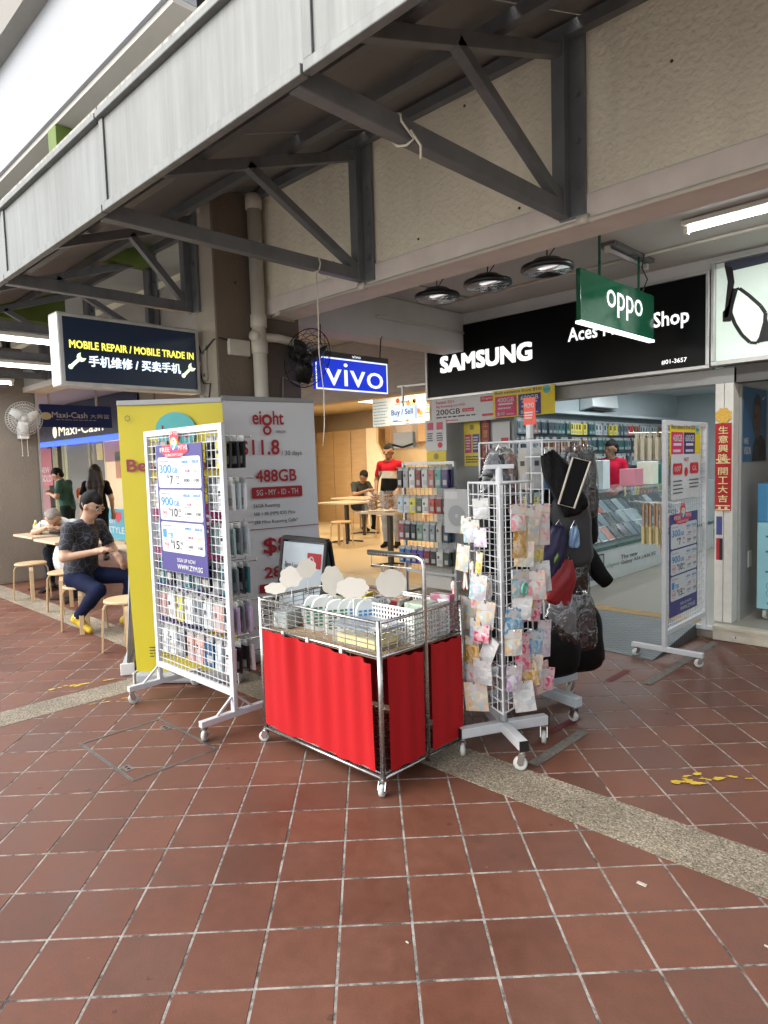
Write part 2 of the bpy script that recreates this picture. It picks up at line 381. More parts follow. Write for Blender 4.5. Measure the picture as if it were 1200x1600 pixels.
def aggregate_mat(name, base, dark, light, scale=170):
    m = bpy.data.materials.new(name); m.use_nodes = True; t = m.node_tree; N = t.nodes; L = t.links; b = N['Principled BSDF']
    tc = N.new('ShaderNodeTexCoord'); vo = N.new('ShaderNodeTexVoronoi'); vo.inputs['Scale'].default_value = scale; L.new(tc.outputs['Object'], vo.inputs['Vector'])
    cr = N.new('ShaderNodeValToRGB'); sp = N.new('ShaderNodeSeparateColor'); L.new(vo.outputs['Color'], sp.inputs[0]); L.new(sp.outputs[0], cr.inputs[0])
    cols = ((0, dark), (.25, base), (.6, base), (.85, light), (1, light))
    for i, (p, c) in enumerate(cols):
        el = cr.color_ramp.elements[i] if i < 2 else cr.color_ramp.elements.new(p); el.position = p; el.color = (*c, 1)
    n = N.new('ShaderNodeTexNoise'); n.inputs['Scale'].default_value = 3; n.inputs['Detail'].default_value = 6; L.new(tc.outputs['Object'], n.inputs['Vector'])
    r = N.new('ShaderNodeMapRange'); r.inputs[1].default_value = .3; r.inputs[2].default_value = .7; r.inputs[3].default_value = .72; r.inputs[4].default_value = 1.15; L.new(n.outputs['Fac'], r.inputs[0])
    s_ = N.new('ShaderNodeVectorMath'); s_.operation = 'SCALE'; L.new(cr.outputs[0], s_.inputs[0]); L.new(r.outputs[0], s_.inputs['Scale']); L.new(s_.outputs[0], b.inputs['Base Color'])
    b.inputs['Roughness'].default_value = .75
    bp = N.new('ShaderNodeBump'); bp.inputs['Strength'].default_value = .7; bp.inputs['Distance'].default_value = .003; L.new(vo.outputs['Distance'], bp.inputs['Height']); L.new(bp.outputs[0], b.inputs['Normal'])
    return m
mAgg = aggregate_mat('exposed_aggregate', (.20, .165, .115), (.05, .042, .032), (.36, .31, .235))
struct(MB().box((-40, STRIP[0], -.02), (40, STRIP[1], .001)).build('aggregate_strip', mAgg))
struct(MB().box((PERP[0], -40, -.02), (PERP[1], STRIP[0] - .002, .0008)).build('aggregate_strip', mAgg))
# access cover set in the tiles
x0, x1, y0, y1 = MAN
mSteel = M('worn_steel', (.20, .195, .185), .45, .8, var=.35, vscale=20, bump=.2)
cov = thing('access_cover', 'square steel-framed floor access cover filled with red tiles', 'access cover', ((x0 + x1) / 2, (y0 + y1) / 2, 0))
def ring(a, w, z0, z1): 
    m = MB(); X0, X1, Y0, Y1 = x0 + a, x1 - a, y0 + a, y1 - a
    m.box((X0, Y0, z0), (X1, Y0 + w, z1)); m.box((X0, Y1 - w, z0), (X1, Y1, z1)); m.box((X0, Y0 + w, z0), (X0 + w, Y1 - w, z1)); m.box((X1 - w, Y0 + w, z0), (X1, Y1 - w, z1)); return m
ring(0, .006, -.006, .002).build('outer_frame', mSteel, cov); ring(.0095, .006, -.006, .0025).build('inner_frame', mSteel, cov)
for px, py in ((x0 + .16, y1 - .05), (x1 - .16, y0 + .05)):
    kp = MB().box((px - .035, py - .02, -.004), (px + .035, py + .02, .0022)).build('lifting_key_plate', mSteel, cov)
    MB().cyl((px - .014, py, .0015), (px - .014, py, .003), .009, 10).cyl((px + .014, py, .0015), (px + .014, py, .003), .009, 10).build('keyhole', M('hole_black', (.01, .01, .01), .9), kp)
# floor marks
def splat(name, lab, cat, c, n, spread, size, mat, ang=0, ar=3):
    m = MB(); rr = random.Random(hash(lab) % 1000 if False else len(lab))
    for k in range(n):
        t = rr.uniform(-1, 1); px = c[0] + spread[0] * t; py = c[1] + spread[1] * t + .07 * rr.uniform(-1, 1); s_ = size * rr.uniform(.35, 1)
        a0 = rr.random() * 6; pts = []
        for q in range(14):
            al = q * math.tau / 14; r_ = s_ * (1 + .35 * math.sin(2 * al + a0) + .25 * math.sin(5 * al + 2 * a0) + .1 * rr.random())
            x = r_ * math.cos(al) * 1.5; y = r_ * math.sin(al) * .6; pts.append((px + x * math.cos(ang) - y * math.sin(ang), py + x * math.sin(ang) + y * math.cos(ang), .0026 + .0002 * k))
        m.poly(pts)
    return tag(m.build(name, mat, loc=(c[0], c[1], 0)), lab, cat)
mYel = M('yellow_paint', (.55, .37, .02), .6, var=.3, vscale=30, bump=.3)
splat('paint_stain', 'bright yellow paint splash on the tiles at the right edge', 'paint stain', (-.96, 3.16), 16, (.16, .11), .02, mYel, .7)
splat('paint_stain', 'dried yellow paint drips beside the pale strip on the left', 'paint stain', (-4.76, 1.72), 11, (.06, .14), .022, mYel, 1.2)
splat('paint_stain', 'small yellow paint drips between the pale strip and the access cover', 'paint stain', (-4.27, 1.72), 7, (.08, .12), .014, mYel, 1.2)
mTape = M('worn_tape', (.13, .115, .098), .8, var=.6, vscale=45)
tag(MB().poly([(-1.735, 2.72, .0028), (-1.675, 2.72, .0028), (-1.675, 3.25, .0028), (-1.735, 3.25, .0028)]).build('floor_tape', mTape, loc=(-1.7, 2.98, 0)), 'worn grey tape strip on the tiles beside the white spinner rack', 'tape')
tag(MB().poly([(-1.79, 4.2, .0028), (-1.73, 4.2, .0028), (-1.72, 5.5, .0028), (-1.78, 5.5, .0028)]).build('floor_tape', mTape, loc=(-1.75, 4.8, 0)), 'long worn grey tape strip under the grid rack by the shop door', 'tape')
mRed = M('worn_red_tape', (.12, .018, .02), .8, var=.6, vscale=40)
tag(MB().poly([(-1.86, 3.1, .0026), (-1.82, 3.1, .0026), (-1.80, 3.4, .0026), (-1.85, 3.4, .0026)]).build('floor_tape', mRed, loc=(-1.84, 3.25, 0)), 'faded red tape scrap behind the white spinner rack', 'tape')
tag(MB().poly([(-2.0, 4.1, .0026), (-1.95, 4.1, .0026), (-1.95, 4.4, .0026), (-2.0, 4.4, .0026)]).build('floor_tape', mRed, loc=(-1.97, 4.25, 0)), 'faded red tape scrap in front of the steel ramp', 'tape')
mLit = M('paper_scrap', (.4, .37, .32), .8)
for k, (px, py, lab) in enumerate(((-.93, 2.18, 'white paper scrap on the tiles in front of the pale strip'), (-1.35, 1.42, 'tiny cream crumb on the tiles in front of the red trolley'), (-.53, 2.14, 'tiny white crumb on the tiles near the lower right corner'))):
    s_ = (.017, .006, .006)[k]; tag(MB().box((px - s_, py - s_ * .4, 0), (px + s_, py + s_ * .4, .004)).build('litter', mLit, loc=(px, py, 0), bevel=.001), lab, 'litter')

# ---- front wall with deep beam, pillar, corridor ceiling
mWall = M('roughcast_cream', (.80, .735, .58), .85, var=.10, vscale=1.3, bump=1.0, bscale=34)
def streaks(m, amt=.22):
    t = m.node_tree; N = t.nodes; L = t.links; b = N['Principled BSDF']; src = b.inputs['Base Color'].links[0].from_socket
    tc = N.new('ShaderNodeTexCoord'); mp = N.new('ShaderNodeMapping'); mp.inputs['Scale'].default_value = (5, 5, .45); L.new(tc.outputs['Object'], mp.inputs[0])
    n = N.new('ShaderNodeTexNoise'); n.inputs['Scale'].default_value = 1; n.inputs['Detail'].default_value = 6; n.inputs['Roughness'].default_value = .65; L.new(mp.outputs[0], n.inputs['Vector'])
    r = N.new('ShaderNodeMapRange'); r.inputs[1].default_value = .48; r.inputs[2].default_value = .75; r.inputs[3].default_value = 1; r.inputs[4].default_value = 1 - amt; L.new(n.outputs['Fac'], r.inputs[0])
    s_ = N.new('ShaderNodeVectorMath'); s_.operation = 'SCALE'; L.new(src, s_.inputs[0]); L.new(r.outputs[0], s_.inputs['Scale']); L.new(s_.outputs[0], b.inputs['Base Color'])
streaks(mWall, .12)
mWallP = M('painted_cream', (.72, .68, .60), .7, var=.10, vscale=3)
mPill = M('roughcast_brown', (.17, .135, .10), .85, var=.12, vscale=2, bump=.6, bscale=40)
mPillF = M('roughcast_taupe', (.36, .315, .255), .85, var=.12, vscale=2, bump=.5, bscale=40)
mCeil = M('ceiling_paint', (.55, .54, .52), .75, var=.08, vscale=2)
mPipe = M('cream_pipe', (.58, .54, .46), .45, var=.06)
fw = thing('front_wall', 'roughcast cream wall above the walkway behind the canopy trusses', 'wall', (0, 3.14, 2.67))
MB().box((-4.36, 3.14, 2.80), (9, 3.40, 4.4)).build('wall_face', mWall, fw)
MB().box((-4.36, 3.125, 2.67), (9, 3.40, 2.797)).build('beam_edge', M('beam_edge_paint', (.70, .62, .56), .7, var=.12, vscale=4), fw, bevel=.006)
mc = MB().tube([(-4.1, 3.12, 2.665), (9, 3.12, 2.665)], .013, 8)
for x in (-3.2, -1.62, 0): mc.box((x - .03, 3.098, 2.65), (x + .03, 3.135, 2.69))
mc.tube([(-4.1, 3.12, 2.665), (-4.25, 3.16, 2.665), (-4.3, 3.4, 2.67)], .013, 8)
mc.build('conduit', mPipe, fw, True)
for k, (x, z) in enumerate(((-2.72, 2.86), (-3.95, 3.02), (-2.35, 3.5), (-1.2, 3.25), (-3.5, 2.9), (-2.0, 2.84))):
    MB().lathe((x, 3.142, z), [(.008, -.0), (.007, .006), (.0, .007)], 8, ax=(0, -1, 0)).build('rust_stud', M('rust', (.09, .06, .04), .8), fw)
pil = thing('pillar', 'brown roughcast pillar behind the banners', 'pillar', (-4.5, 3, 0))
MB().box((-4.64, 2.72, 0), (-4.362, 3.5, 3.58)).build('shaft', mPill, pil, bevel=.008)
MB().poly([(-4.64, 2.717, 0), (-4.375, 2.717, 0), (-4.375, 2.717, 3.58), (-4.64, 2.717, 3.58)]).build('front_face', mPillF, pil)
for px_, pz in ((2.9, 2.9), (3.0, 2.35)): MB().lathe((-4.361, px_, pz), [(.012, 0), (.01, .008), (0, .009)], 8, ax=(1, 0, 0)).build('bolt_head', M('rust', 0), pil)
ceil_ = struct(MB().box((-30, 3.4, 3.06), (9, 14.3, 3.25)).build('walkway_ceiling', mCeil))
tag(MB().box((-4.94, 5.74, 2.962), (9, 5.92, 3.058)).build('bulkhead', mCeil, loc=(0, 5.8, 2.96)), 'narrow grey bulkhead between shop signs and walkway ceiling', 'bulkhead')
tag(MB().box((-4.64, 3.5, 2.66), (-4.36, 5.78, 3.055)).build('cross_beam', mCeil, loc=(-4.5, 4.6, 2.66), bevel=.006), 'grey concrete cross beam from the pillar to the shop fronts', 'beam')
# thin surface conduits on the ceiling
tag(MB().tube([(-4.3, 5.2, 3.045), (-1.0, 5.2, 3.045)], .012, 6).tube([(-3.9, 5.2, 3.045), (-3.9, 3.5, 3.045)], .012, 6).tube([(-4.34, 4.4, 2.85), (-4.34, 5.7, 2.85)], .012, 6).build('ceiling_conduit', mPipe, loc=(-3, 5.2, 3.04), smooth=True), 'thin cream conduits running along the walkway ceiling', 'conduit')
# down pipe in the corner of pillar and wall
dp = thing('down_pipe', 'cream rainwater down pipe beside the brown pillar', 'pipe', (-4.29, 3.05, 0))
MB().cyl((-4.285, 3.045, 0), (-4.285, 3.045, 3.56), .055, 16).build('pipe_shaft', mPipe, dp, True)
for z in (3.5, 2.62, 2.42): MB().lathe((-4.285, 3.045, z), [(.055, -.05), (.064, -.045), (.064, .045), (.055, .05)], 16).build('collar', mPipe, dp, True)
MB().tube([(-4.285, 3.045, 2.5), (-4.25, 3.2, 2.5), (-4.22, 3.55, 2.46), (-4.22, 3.7, 2.46)], .034, 10).lathe((-4.285, 3.045, 2.5), [(.0, .0), (.042, .0), (.042, .075), (0, .076)], 12, ax=(.3, -1, 0)).build('branch_pipe', mPipe, dp, True)
# ---- left bays: parapet beam, recessed upper wall, green fins, overhang
lp = thing('parapet_beam', 'grey parapet beam left of the pillar under the canopy', 'beam', (-12, 3.2, 2.67))
MB().box((-30, 3.14, 2.70), (-4.64, 3.40, 3.22)).build('beam_face', M('grey_render', (.40, .385, .35), .85, var=.1, bump=.4, bscale=40), lp)
MB().box((-30, 3.12, 2.62), (-4.64, 3.42, 2.697)).build('beam_edge', mWallP, lp, bevel=.006)
up_ = thing('upper_wall', 'cream upper storey wall with dark windows behind the canopy', 'wall', (-12, 5.2, 3.25))
MB().box((-30, 5.2, 3.25), (-4.7, 5.5, 7)).build('wall_face', M('cream_upper', (.66, .60, .44), .8, var=.05), up_)
for x in (-10.6, -13.4, -16.4):
    w = MB().box((x, 5.15, 3.45), (x + 1.7, 5.197, 4.3)).build('window', M('window_dark', (.012, .014, .016), .1, spec=.6), up_)
    f = MB(); 
    for q in (0, .57, 1.13, 1.66): f.box((x + q, 5.12, 3.45), (x + q + .04, 5.148, 4.3))
    f.box((x, 5.115, 3.44), (x + 1.7, 5.147, 3.49)); f.box((x, 5.115, 4.27), (x + 1.7, 5.147, 4.31)); f.build('window_frame', M('alu_grey', (.35, .35, .35), .4, .6), w)
MB().tube([(-6.6, 5.14, 3.25), (-6.6, 5.14, 5.2)], .05, 10).build('drain_pipe', M('grey_pvc', (.3, .3, .3), .5), up_, True)
mGreen = M('green_paint', (.10, .155, .02), .7, var=.1)
for k, x in enumerate((-8.3, -6.06)):
    tag(MB().box((x - .12, 2.27, 3.25 if k == 0 else 3.42), (x + .06, 3.1, 4.455)).build('green_fin', mGreen, loc=(x, 2.7, 3.3), bevel=.004), ('olive green fin wall above the canopy, farther one' if k == 0 else 'olive green fin wall standing up between canopy and white parapet'), 'fin wall')
ov = thing('overhang', 'white upper storey overhang with grey underside above the canopy', 'overhang', (-10, 2.6, 4.5))
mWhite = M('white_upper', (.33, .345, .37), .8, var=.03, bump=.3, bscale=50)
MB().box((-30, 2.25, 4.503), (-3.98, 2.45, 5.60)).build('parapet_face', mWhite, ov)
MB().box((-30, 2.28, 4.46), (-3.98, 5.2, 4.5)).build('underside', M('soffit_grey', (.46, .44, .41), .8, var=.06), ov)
MB().box((-30, 2.1, 5.40), (-3.0, 2.248, 5.7)).box((-30, 2.249, 5.602), (-3, 5.5, 5.7)).build('eave', M('eave_grey', (.22, .21, .19), .8, var=.1), ov)

# ---- canopy: sloping metal roof on grey steel trusses, zinc fascia panels
mTruss = M('grey_gloss_steel', (.135, .145, .15), .42, var=.18, vscale=9, bump=.08)
mRoof = M('roof_underside', (.20, .195, .185), .6, 0, var=.10, vscale=1.2)
def zinc():
    m = M('zinc_fascia', (.30, .315, .30), .5, .15, var=.05, vscale=2); t = m.node_tree; N = t.nodes; L = t.links; b = N['Principled BSDF']
    tc = N.new('ShaderNodeTexCoord'); mp = N.new('ShaderNodeMapping'); mp.inputs['Scale'].default_value = (16, 16, .9); mp.inputs['Rotation'].default_value = (0, .12, 0); L.new(tc.outputs['Object'], mp.inputs[0])
    n = N.new('ShaderNodeTexNoise'); n.inputs['Scale'].default_value = 1.2; n.inputs['Detail'].default_value = 6; n.inputs['Roughness'].default_value = .7; L.new(mp.outputs[0], n.inputs['Vector'])
    cr = N.new('ShaderNodeValToRGB'); L.new(n.outputs['Fac'], cr.inputs[0]); cr.color_ramp.elements[0].position = .3; cr.color_ramp.elements[0].color = (.115, .121, .115, 1); cr.color_ramp.elements[1].position = .72; cr.color_ramp.elements[1].color = (.185, .193, .184, 1)
    L.new(cr.outputs[0], b.inputs['Base Color']); return m
streaks(mTruss, .3); mZinc = zinc(); mGrime = M('black_grime', (.30, .29, .26), .8, var=.9, vscale=26, stretch=(1, 1, .25))
can = thing('canopy', 'long metal canopy with zinc fascia and grey steel trusses', 'canopy', (-3, 2.2, 2.7))
FX = [-13.35, -11.88, -10.42, -8.95, -7.48, -6.02, -4.55, -3.10, -1.63, -.16, 1.3, 2.8]
for a_, b_ in zip(FX, FX[1:]):
    a2, b2 = a_ + .006, b_ - .006
    p = MB().box((a2, 1.372, 2.735), (b2, 1.384, 3.10)).build('fascia_panel', mZinc, can, bevel=.002)
    MB().box((a_ + .004, 1.362, 2.735), (a_ + .044, 1.371, 3.10)).build('seam_cover', mZinc, p, bevel=.003)
    MB().box((a2, 1.356, 2.695), (b2, 1.39, 2.732)).build('drip_edge', mZinc, p, bevel=.004)
    MB().box((a2, 1.345, 3.104), (b2, 1.40, 3.135)).build('top_capping', mZinc, p, bevel=.004)
    MB().box((a2, 1.36, 3.139), (b2, 1.43, 3.165)).build('gutter_lip', mGrime, p, bevel=.004)
def rz_(y): return 3.63 - (3.14 - y) * .352
for a_, b_ in zip(FX, FX[1:]):
    MB().prism([(a_ + .004, 1.40, rz_(1.40) + .02), (b_ - .004, 1.40, rz_(1.40) + .02), (b_ - .004, 3.139, rz_(3.139) + .03), (a_ + .004, 3.139, rz_(3.139) + .03)], (0, -.33, .94), .012).build('roof_sheet', mRoof, can)
for y in (1.50, 1.95, 2.55, 3.09):
    MB().bar((-13.3, y, rz_(y) - .04), (2.8, y, rz_(y) - .04), .05, .06).build('purlin', mTruss, can)
for k, x in enumerate((-12.0, -10.53, -9.06, -7.59, -6.12, -4.67, -3.20, -1.72, -.25)):
    yw = 2.70 if abs(x + 4.67) < .01 else 3.12
    t = MB().bar((x, 1.40, 2.735), (x, yw, 2.735), .06, .075).build('truss', mTruss, can, bevel=.004, label=None)
    MB().bar((x, 1.41, rz_(1.41) - .115), (x, yw, rz_(yw) - .115), .05, .06).build('top_chord', mTruss, t, bevel=.003)
    MB().bar((x, 2.24, rz_(2.24) - .12), (x, yw - .05, 2.77), .05, .05, up=(1, 0, 0)).build('brace', mTruss, t, bevel=.003)
    MB().bar((x, yw - .035, 2.70), (x, yw - .035, rz_(yw) - .06), .07, .06, up=(0, 1, 0)).box((x - .03, yw - .008, 2.69), (x + .115, yw + .012, rz_(yw) - .05)).build('wall_post', mTruss, t, bevel=.003)
    for z in (2.83, 3.05, 3.27):
        MB().cyl((x + .08, yw - .03, z), (x + .08, yw - .005, z), .013, 6).build('bolt', mTruss, t)
# ================================================================== SHOP FRONTS
Z0 = .1
mBlackS = M('sign_black', (.003, .003, .0035), .3, var=0, spec=.15)
mLitW = M('lit_letter_white', (1, 1, 1), .5, var=0, emit=0.32)
mAlu = M('aluminium_frame', (.55, .55, .53), .38, .6, var=.1)
mWhiteP = M('white_paint_worn', (.66, .64, .58), .55, var=.12, vscale=9)
mGlass = M('clear_glass', (.9, .95, .95), .03, var=0, alpha=.10, spec=.6)
def area(name, loc, sx, sy, power, col, rot=(0, 0, 0)):
    l = bpy.data.lights.new(name, 'AREA'); l.shape = 'RECTANGLE'; l.size = sx; l.size_y = sy; l.energy = power; l.color = col
    o = bpy.data.objects.new(name, l); COL.objects.link(o); o.location = loc; o.rotation_euler = rot; return o
struct(MB().box((-30, 5.62, -.02), (-4.95, 14, Z0)).build('cafe_floor', M('cream_floor_tile', (.50, .40, .25), .3, var=0)))
struct(MB().box((-4.948, 5.62, -.02), (-1.80, 14, Z0)).build('shop_floor', M('beige_floor_tile', (.26, .235, .19), .35, var=0)))
struct(MB().box((-1.798, 5.60, -.02), (9, 14, Z0)).build('raised_shop_floor', M('dusty_vinyl', (.34, .32, .27), .55, var=.15)))
tag(MB().box((-1.798, 5.575, 0), (9, 5.598, .085)).box((-1.798, 5.565, .087), (9, 5.66, .118)).build('step_edge', M('step_marble', (.52, .48, .38), .6, var=.2, vscale=7), loc=(0, 5.6, 0), bevel=.004), 'pale stone step edge under the optical shop', 'step')
# steel chequer ramp
def chequer():
    m = M('chequer_plate', (.12, .13, .13), .55, .5, var=.15, vscale=10); t = m.node_tree; N = t.nodes; L = t.links; b = N['Principled BSDF']
    tc = N.new('ShaderNodeTexCoord'); w = []
    for ang in (.78, -.78):
        mp = N.new('ShaderNodeMapping'); mp.inputs['Rotation'].default_value = (0, 0, ang); mp.inputs['Scale'].default_value = (14, 34, 1); L.new(tc.outputs['Object'], mp.inputs[0])
        v = N.new('ShaderNodeTexVoronoi'); v.inputs['Scale'].default_value = 1; v.inputs['Randomness'].default_value = 0; L.new(mp.outputs[0], v.inputs['Vector']); w.append(v.outputs['Distance'])
    mn = N.new('ShaderNodeMath'); mn.operation = 'MINIMUM'; L.new(w[0], mn.inputs[0]); L.new(w[1], mn.inputs[1])
    bp = N.new('ShaderNodeBump'); bp.invert = True; bp.inputs['Strength'].default_value = .9; bp.inputs['Distance'].default_value = .006; L.new(mn.outputs[0], bp.inputs['Height']); L.new(bp.outputs[0], b.inputs['Normal']); return m
rp = thing('steel_ramp', 'grey chequer plate ramp at the phone shop entrance', 'ramp', (-2.6, 5.2, 0))
MB().add([(-3.3, 4.80, .006), (-1.93, 4.72, .006), (-1.93, 5.60, .105), (-3.3, 5.60, .105), (-3.3, 4.80, 0), (-1.93, 4.72, 0), (-1.93, 5.60, 0), (-3.3, 5.60, 0)], [[0, 1, 2, 3], [1, 5, 6, 2], [4, 0, 3, 7], [4, 5, 1, 0], [3, 2, 6, 7]]).build('plate', chequer(), rp)
MB().box((-3.3, 5.62, Z0 + .0005), (-1.95, 5.78, Z0 + .004)).build('hazard_strip', M('worn_yellow_strip', (.36, .22, .06), .7, var=.4, vscale=10), rp)
# ---- phone shop sign
sg = thing('shop_sign', 'wide black shop sign with white lettering over the phone shop', 'sign', (-3.38, 5.75, 2.2))
MB().box((-4.86, 5.72, 2.215), (-1.91, 5.85, 2.935)).build('sign_panel', mBlackS, sg)
f = MB(); f.box((-4.89, 5.70, 2.185), (-1.88, 5.86, 2.213)); f.box((-4.89, 5.70, 2.937), (-1.88, 5.86, 2.96)); f.box((-4.89, 5.70, 2.2135), (-4.862, 5.86, 2.9365)); f.box((-1.908, 5.70, 2.2135), (-1.88, 5.86, 2.9365)); f.build('frame', mAlu, sg, bevel=.003)
s = Sheet((-4.86, 5.72, 2.215), (2.95, 0, 0), (0, 0, .72), base=.004)
s.text('SAMSUNG', .06, .345, .455, .60, mLitW, bold=.09, split=True)
s.text('Aces Mobile Shop', .585, .45, .956, .68, mLitW, bold=.035, split=True); s.text('#01-3657', .88, .06, .95, .115, mLitW, bold=.015)
s.flush(sg)
# lintel and posts
tag(MB().box((-4.9, 5.80, 2.06), (-1.70, 5.95, 2.183)).build('lintel', M('lintel_steel', (.30, .30, .29), .5, .3, var=.15), loc=(-3.3, 5.87, 2.06), bevel=.004), 'grey steel lintel below the black shop sign', 'lintel')
dp = thing('door_post', 'white worn door post with a red paper couplet', 'door post', (-1.78, 5.85, Z0))
MB().box((-1.855, 5.78, Z0), (-1.79, 5.92, 2.06)).box((-1.787, 5.785, Z0), (-1.72, 5.92, 2.06)).build('post', mWhiteP, dp, bevel=.004)
cp_ = MB().box((-1.852, 5.774, 1.03), (-1.728, 5.7775, 1.74)).build('couplet_paper', M('couplet_red', (.42, .012, .014), .6, var=.2, vscale=30), dp)
s = Sheet((-1.852, 5.774, 1.03), (.124, 0, 0), (0, 0, .71)); mGold = M('couplet_gold', (.85, .68, .35), .5, var=.15)
for k, ch in enumerate('生意興隆'): s.text(ch, .2, .88 - k * .105, .8, .965 - k * .105, mGold, bold=.02)
for k, ch in enumerate('開工大吉'): s.text(ch, .2, .41 - k * .105, .8, .495 - k * .105, mGold, bold=.02)
for y in (.54, .58, .005, .05): s.rect(.06, y, .94, y + .012, mGold, 1)
for y in (.56, .03): s.disc(.3, y, .012, mGold, 1, n=8); s.disc(.7, y, .012, mGold, 1, n=8)
s.flush(dp)
tag(MB().prism([(-1.79 + .055 * (1 + .22 * (k % 2)) * math.cos(k * math.pi / 8), 5.772, 1.80 + .055 * (1 + .22 * (k % 2)) * math.sin(k * math.pi / 8)) for k in range(16)], (0, -1, 0), .004).build('lucky_medallion', M('gold_foil', (.45, .27, .04), .4, .5, var=.4, vscale=60), loc=(-1.79, 5.772, 1.8)), 'gold paper medallion above the red couplet', 'medallion')
s = Sheet((-1.84, 5.779, .62), (.05, 0, 0), (0, 0, .36)); s.rect(0, .58, .9, 1, hexmat('#4a4f8c'), 0, 'sticker'); s.rect(0, 0, .5, .5, hexmat('#b8303a'), 0, 'sticker'); s.rect(.5, 0, 1, .5, hexmat('#301c28'), 0, 'sticker'); s.flush(dp)
# ---- phone shop room
room = thing('phone_shop_room', 'bright phone shop interior behind the black sign', 'shop interior', (-3.3, 9, Z0))
mRoomW = M('shop_wall_white', (.46, .51, .53), .6, var=.05)
MB().box((-4.94, 5.96, Z0), (-4.86, 13, 2.6)).build('left_wall', mRoomW, room)
MB().box((-4.94, 13, Z0), (-1.70, 13.1, 2.6)).build('back_wall', mRoomW, room)
MB().box((-1.85, 5.96, Z0), (-1.80, 13, 2.6)).build('right_wall', mRoomW, room)
MB().box((-4.94, 5.96, 2.6), (-1.70, 13.1, 2.7)).build('room_ceiling', M('shop_ceiling', (.58, .63, .64), .6, var=.03), room)
MB().box((-4.84, 6.0, 2.12), (-4.70, 12.9, 2.16)).build('cornice_shelf', mRoomW, room)
mLamp = M('lamp_cool', (.92, .97, 1), .5, var=0, emit=8.68)
for k, (x, y) in enumerate(((-3.9, 7.2), (-3.0, 7.6), (-3.9, 9.0), (-2.8, 9.2), (-3.7, 10.8), (-2.7, 10.9))):
    l = thing('downlight', 'round cool downlight in the phone shop ceiling', 'downlight', (x, y, 2.59), 'phone shop downlights')
    MB().lathe((x, y, 2.585), [(.085, 0), (.10, .0), (.10, .014), (.085, .014)], 20).build('trim_ring', mWhiteP, l)
    MB().lathe((x, y, 2.587), [(.083, 0), (.083, .01)], 20).build('lens', mLamp, l)
    p = bpy.data.lights.new('downlight_light', 'AREA'); p.shape = 'DISK'; p.size = .16; p.energy = 7; p.color = (.9, .97, 1); po = bpy.data.objects.new('downlight_light', p); COL.objects.link(po); po.parent = l; po.location = (0, 0, -.02)
for k, (y, lab) in enumerate(((7.6, 'white wall air conditioner nearer the shop entrance'), (9.6, 'white wall air conditioner deeper in the phone shop'))):
    ac = thing('air_conditioner', lab, 'air conditioner', (-4.72, y, 2.2))
    MB().add([(-4.85, y - .42, 2.2), (-4.85, y + .42, 2.2), (-4.63, y + .42, 2.24), (-4.63, y - .42, 2.24), (-4.85, y - .42, 2.5), (-4.85, y + .42, 2.5), (-4.66, y + .42, 2.5), (-4.66, y - .42, 2.5)], [[0, 1, 2, 3], [4, 7, 6, 5], [0, 3, 7, 4], [1, 5, 6, 2], [3, 2, 6, 7], [0, 4, 5, 1]]).build('casing', hexmat('#d8dcdc'), ac, bevel=.012)
    MB().box((-4.80, y - .36, 2.196), (-4.655, y + .36, 2.205)).build('air_slot', M('slot_dark', (.03, .03, .03), .6), ac)
# slat-wall goods: every pack a thing of its own
PACKC = [('#17191c', 'black'), ('#33404a', 'slate'), ('#5d6a70', 'grey'), ('#a9b0b2', 'white'), ('#27313f', 'navy'), ('#8a5a3c', 'brown'), ('#2f5a5a', 'teal'), ('#9aa3a6', 'silver'), ('#b03a34', 'red'), ('#c9b94a', 'yellow')]
def pack_mesh(w, h, t, col, name='pack'):
    m = MB(); m.box((-w / 2, -t / 2, -h), (w / 2, t / 2, -.03)); m.box((-w * .42, -.001, -.03), (w * .42, .001, .012), 1)
    m.box((-w * .30, -t / 2 - .001, -h * .9), (w * .30, -t / 2, -h * .72), 1); m.box((-w * .4, -t / 2 - .0012, -h * .6), (w * .05, -t / 2, -h * .22), 2)
    return m.mesh(name, [hexmat(col, .35), hexmat('#8d9090'), hexmat('#3c4246', .25)])
slat = MB()
for z in np.arange(.5, 2.1, .12): slat.box((-4.858, 6.1, z), (-4.845, 12.8, z + .09))
slat.build('slat_panel', hexmat('#5d686c'), room)
for r_, z in enumerate((2.02, 1.78, 1.53, 1.28, 1.03)):
    row = ('top', 'second', 'third', 'fourth', 'lowest')[r_]; meshes = []
    for c, nm in PACKC: meshes.append((pack_mesh(.10, .19, .03, c, 'pack'), nm))
    y = 6.3; kcur = R.randrange(10)
    while y < 12.0:
        if R.random() < .35: kcur = R.randrange(10)
        if R.random() > .04:
            me, nm = meshes[kcur]; ob = bpy.data.objects.new('accessory_pack', me); COL.objects.link(ob)
            ob.location = (-4.80 + R.uniform(0, .05), y, z); ob.rotation_euler = (0, 0, math.pi / 2 + R.uniform(-.12, .12))
            tag(ob, f'{nm} accessory pack in the {row} row on the phone shop side wall', 'accessory pack', f'{nm} packs in the {row} row of the phone shop wall')
        y += .098
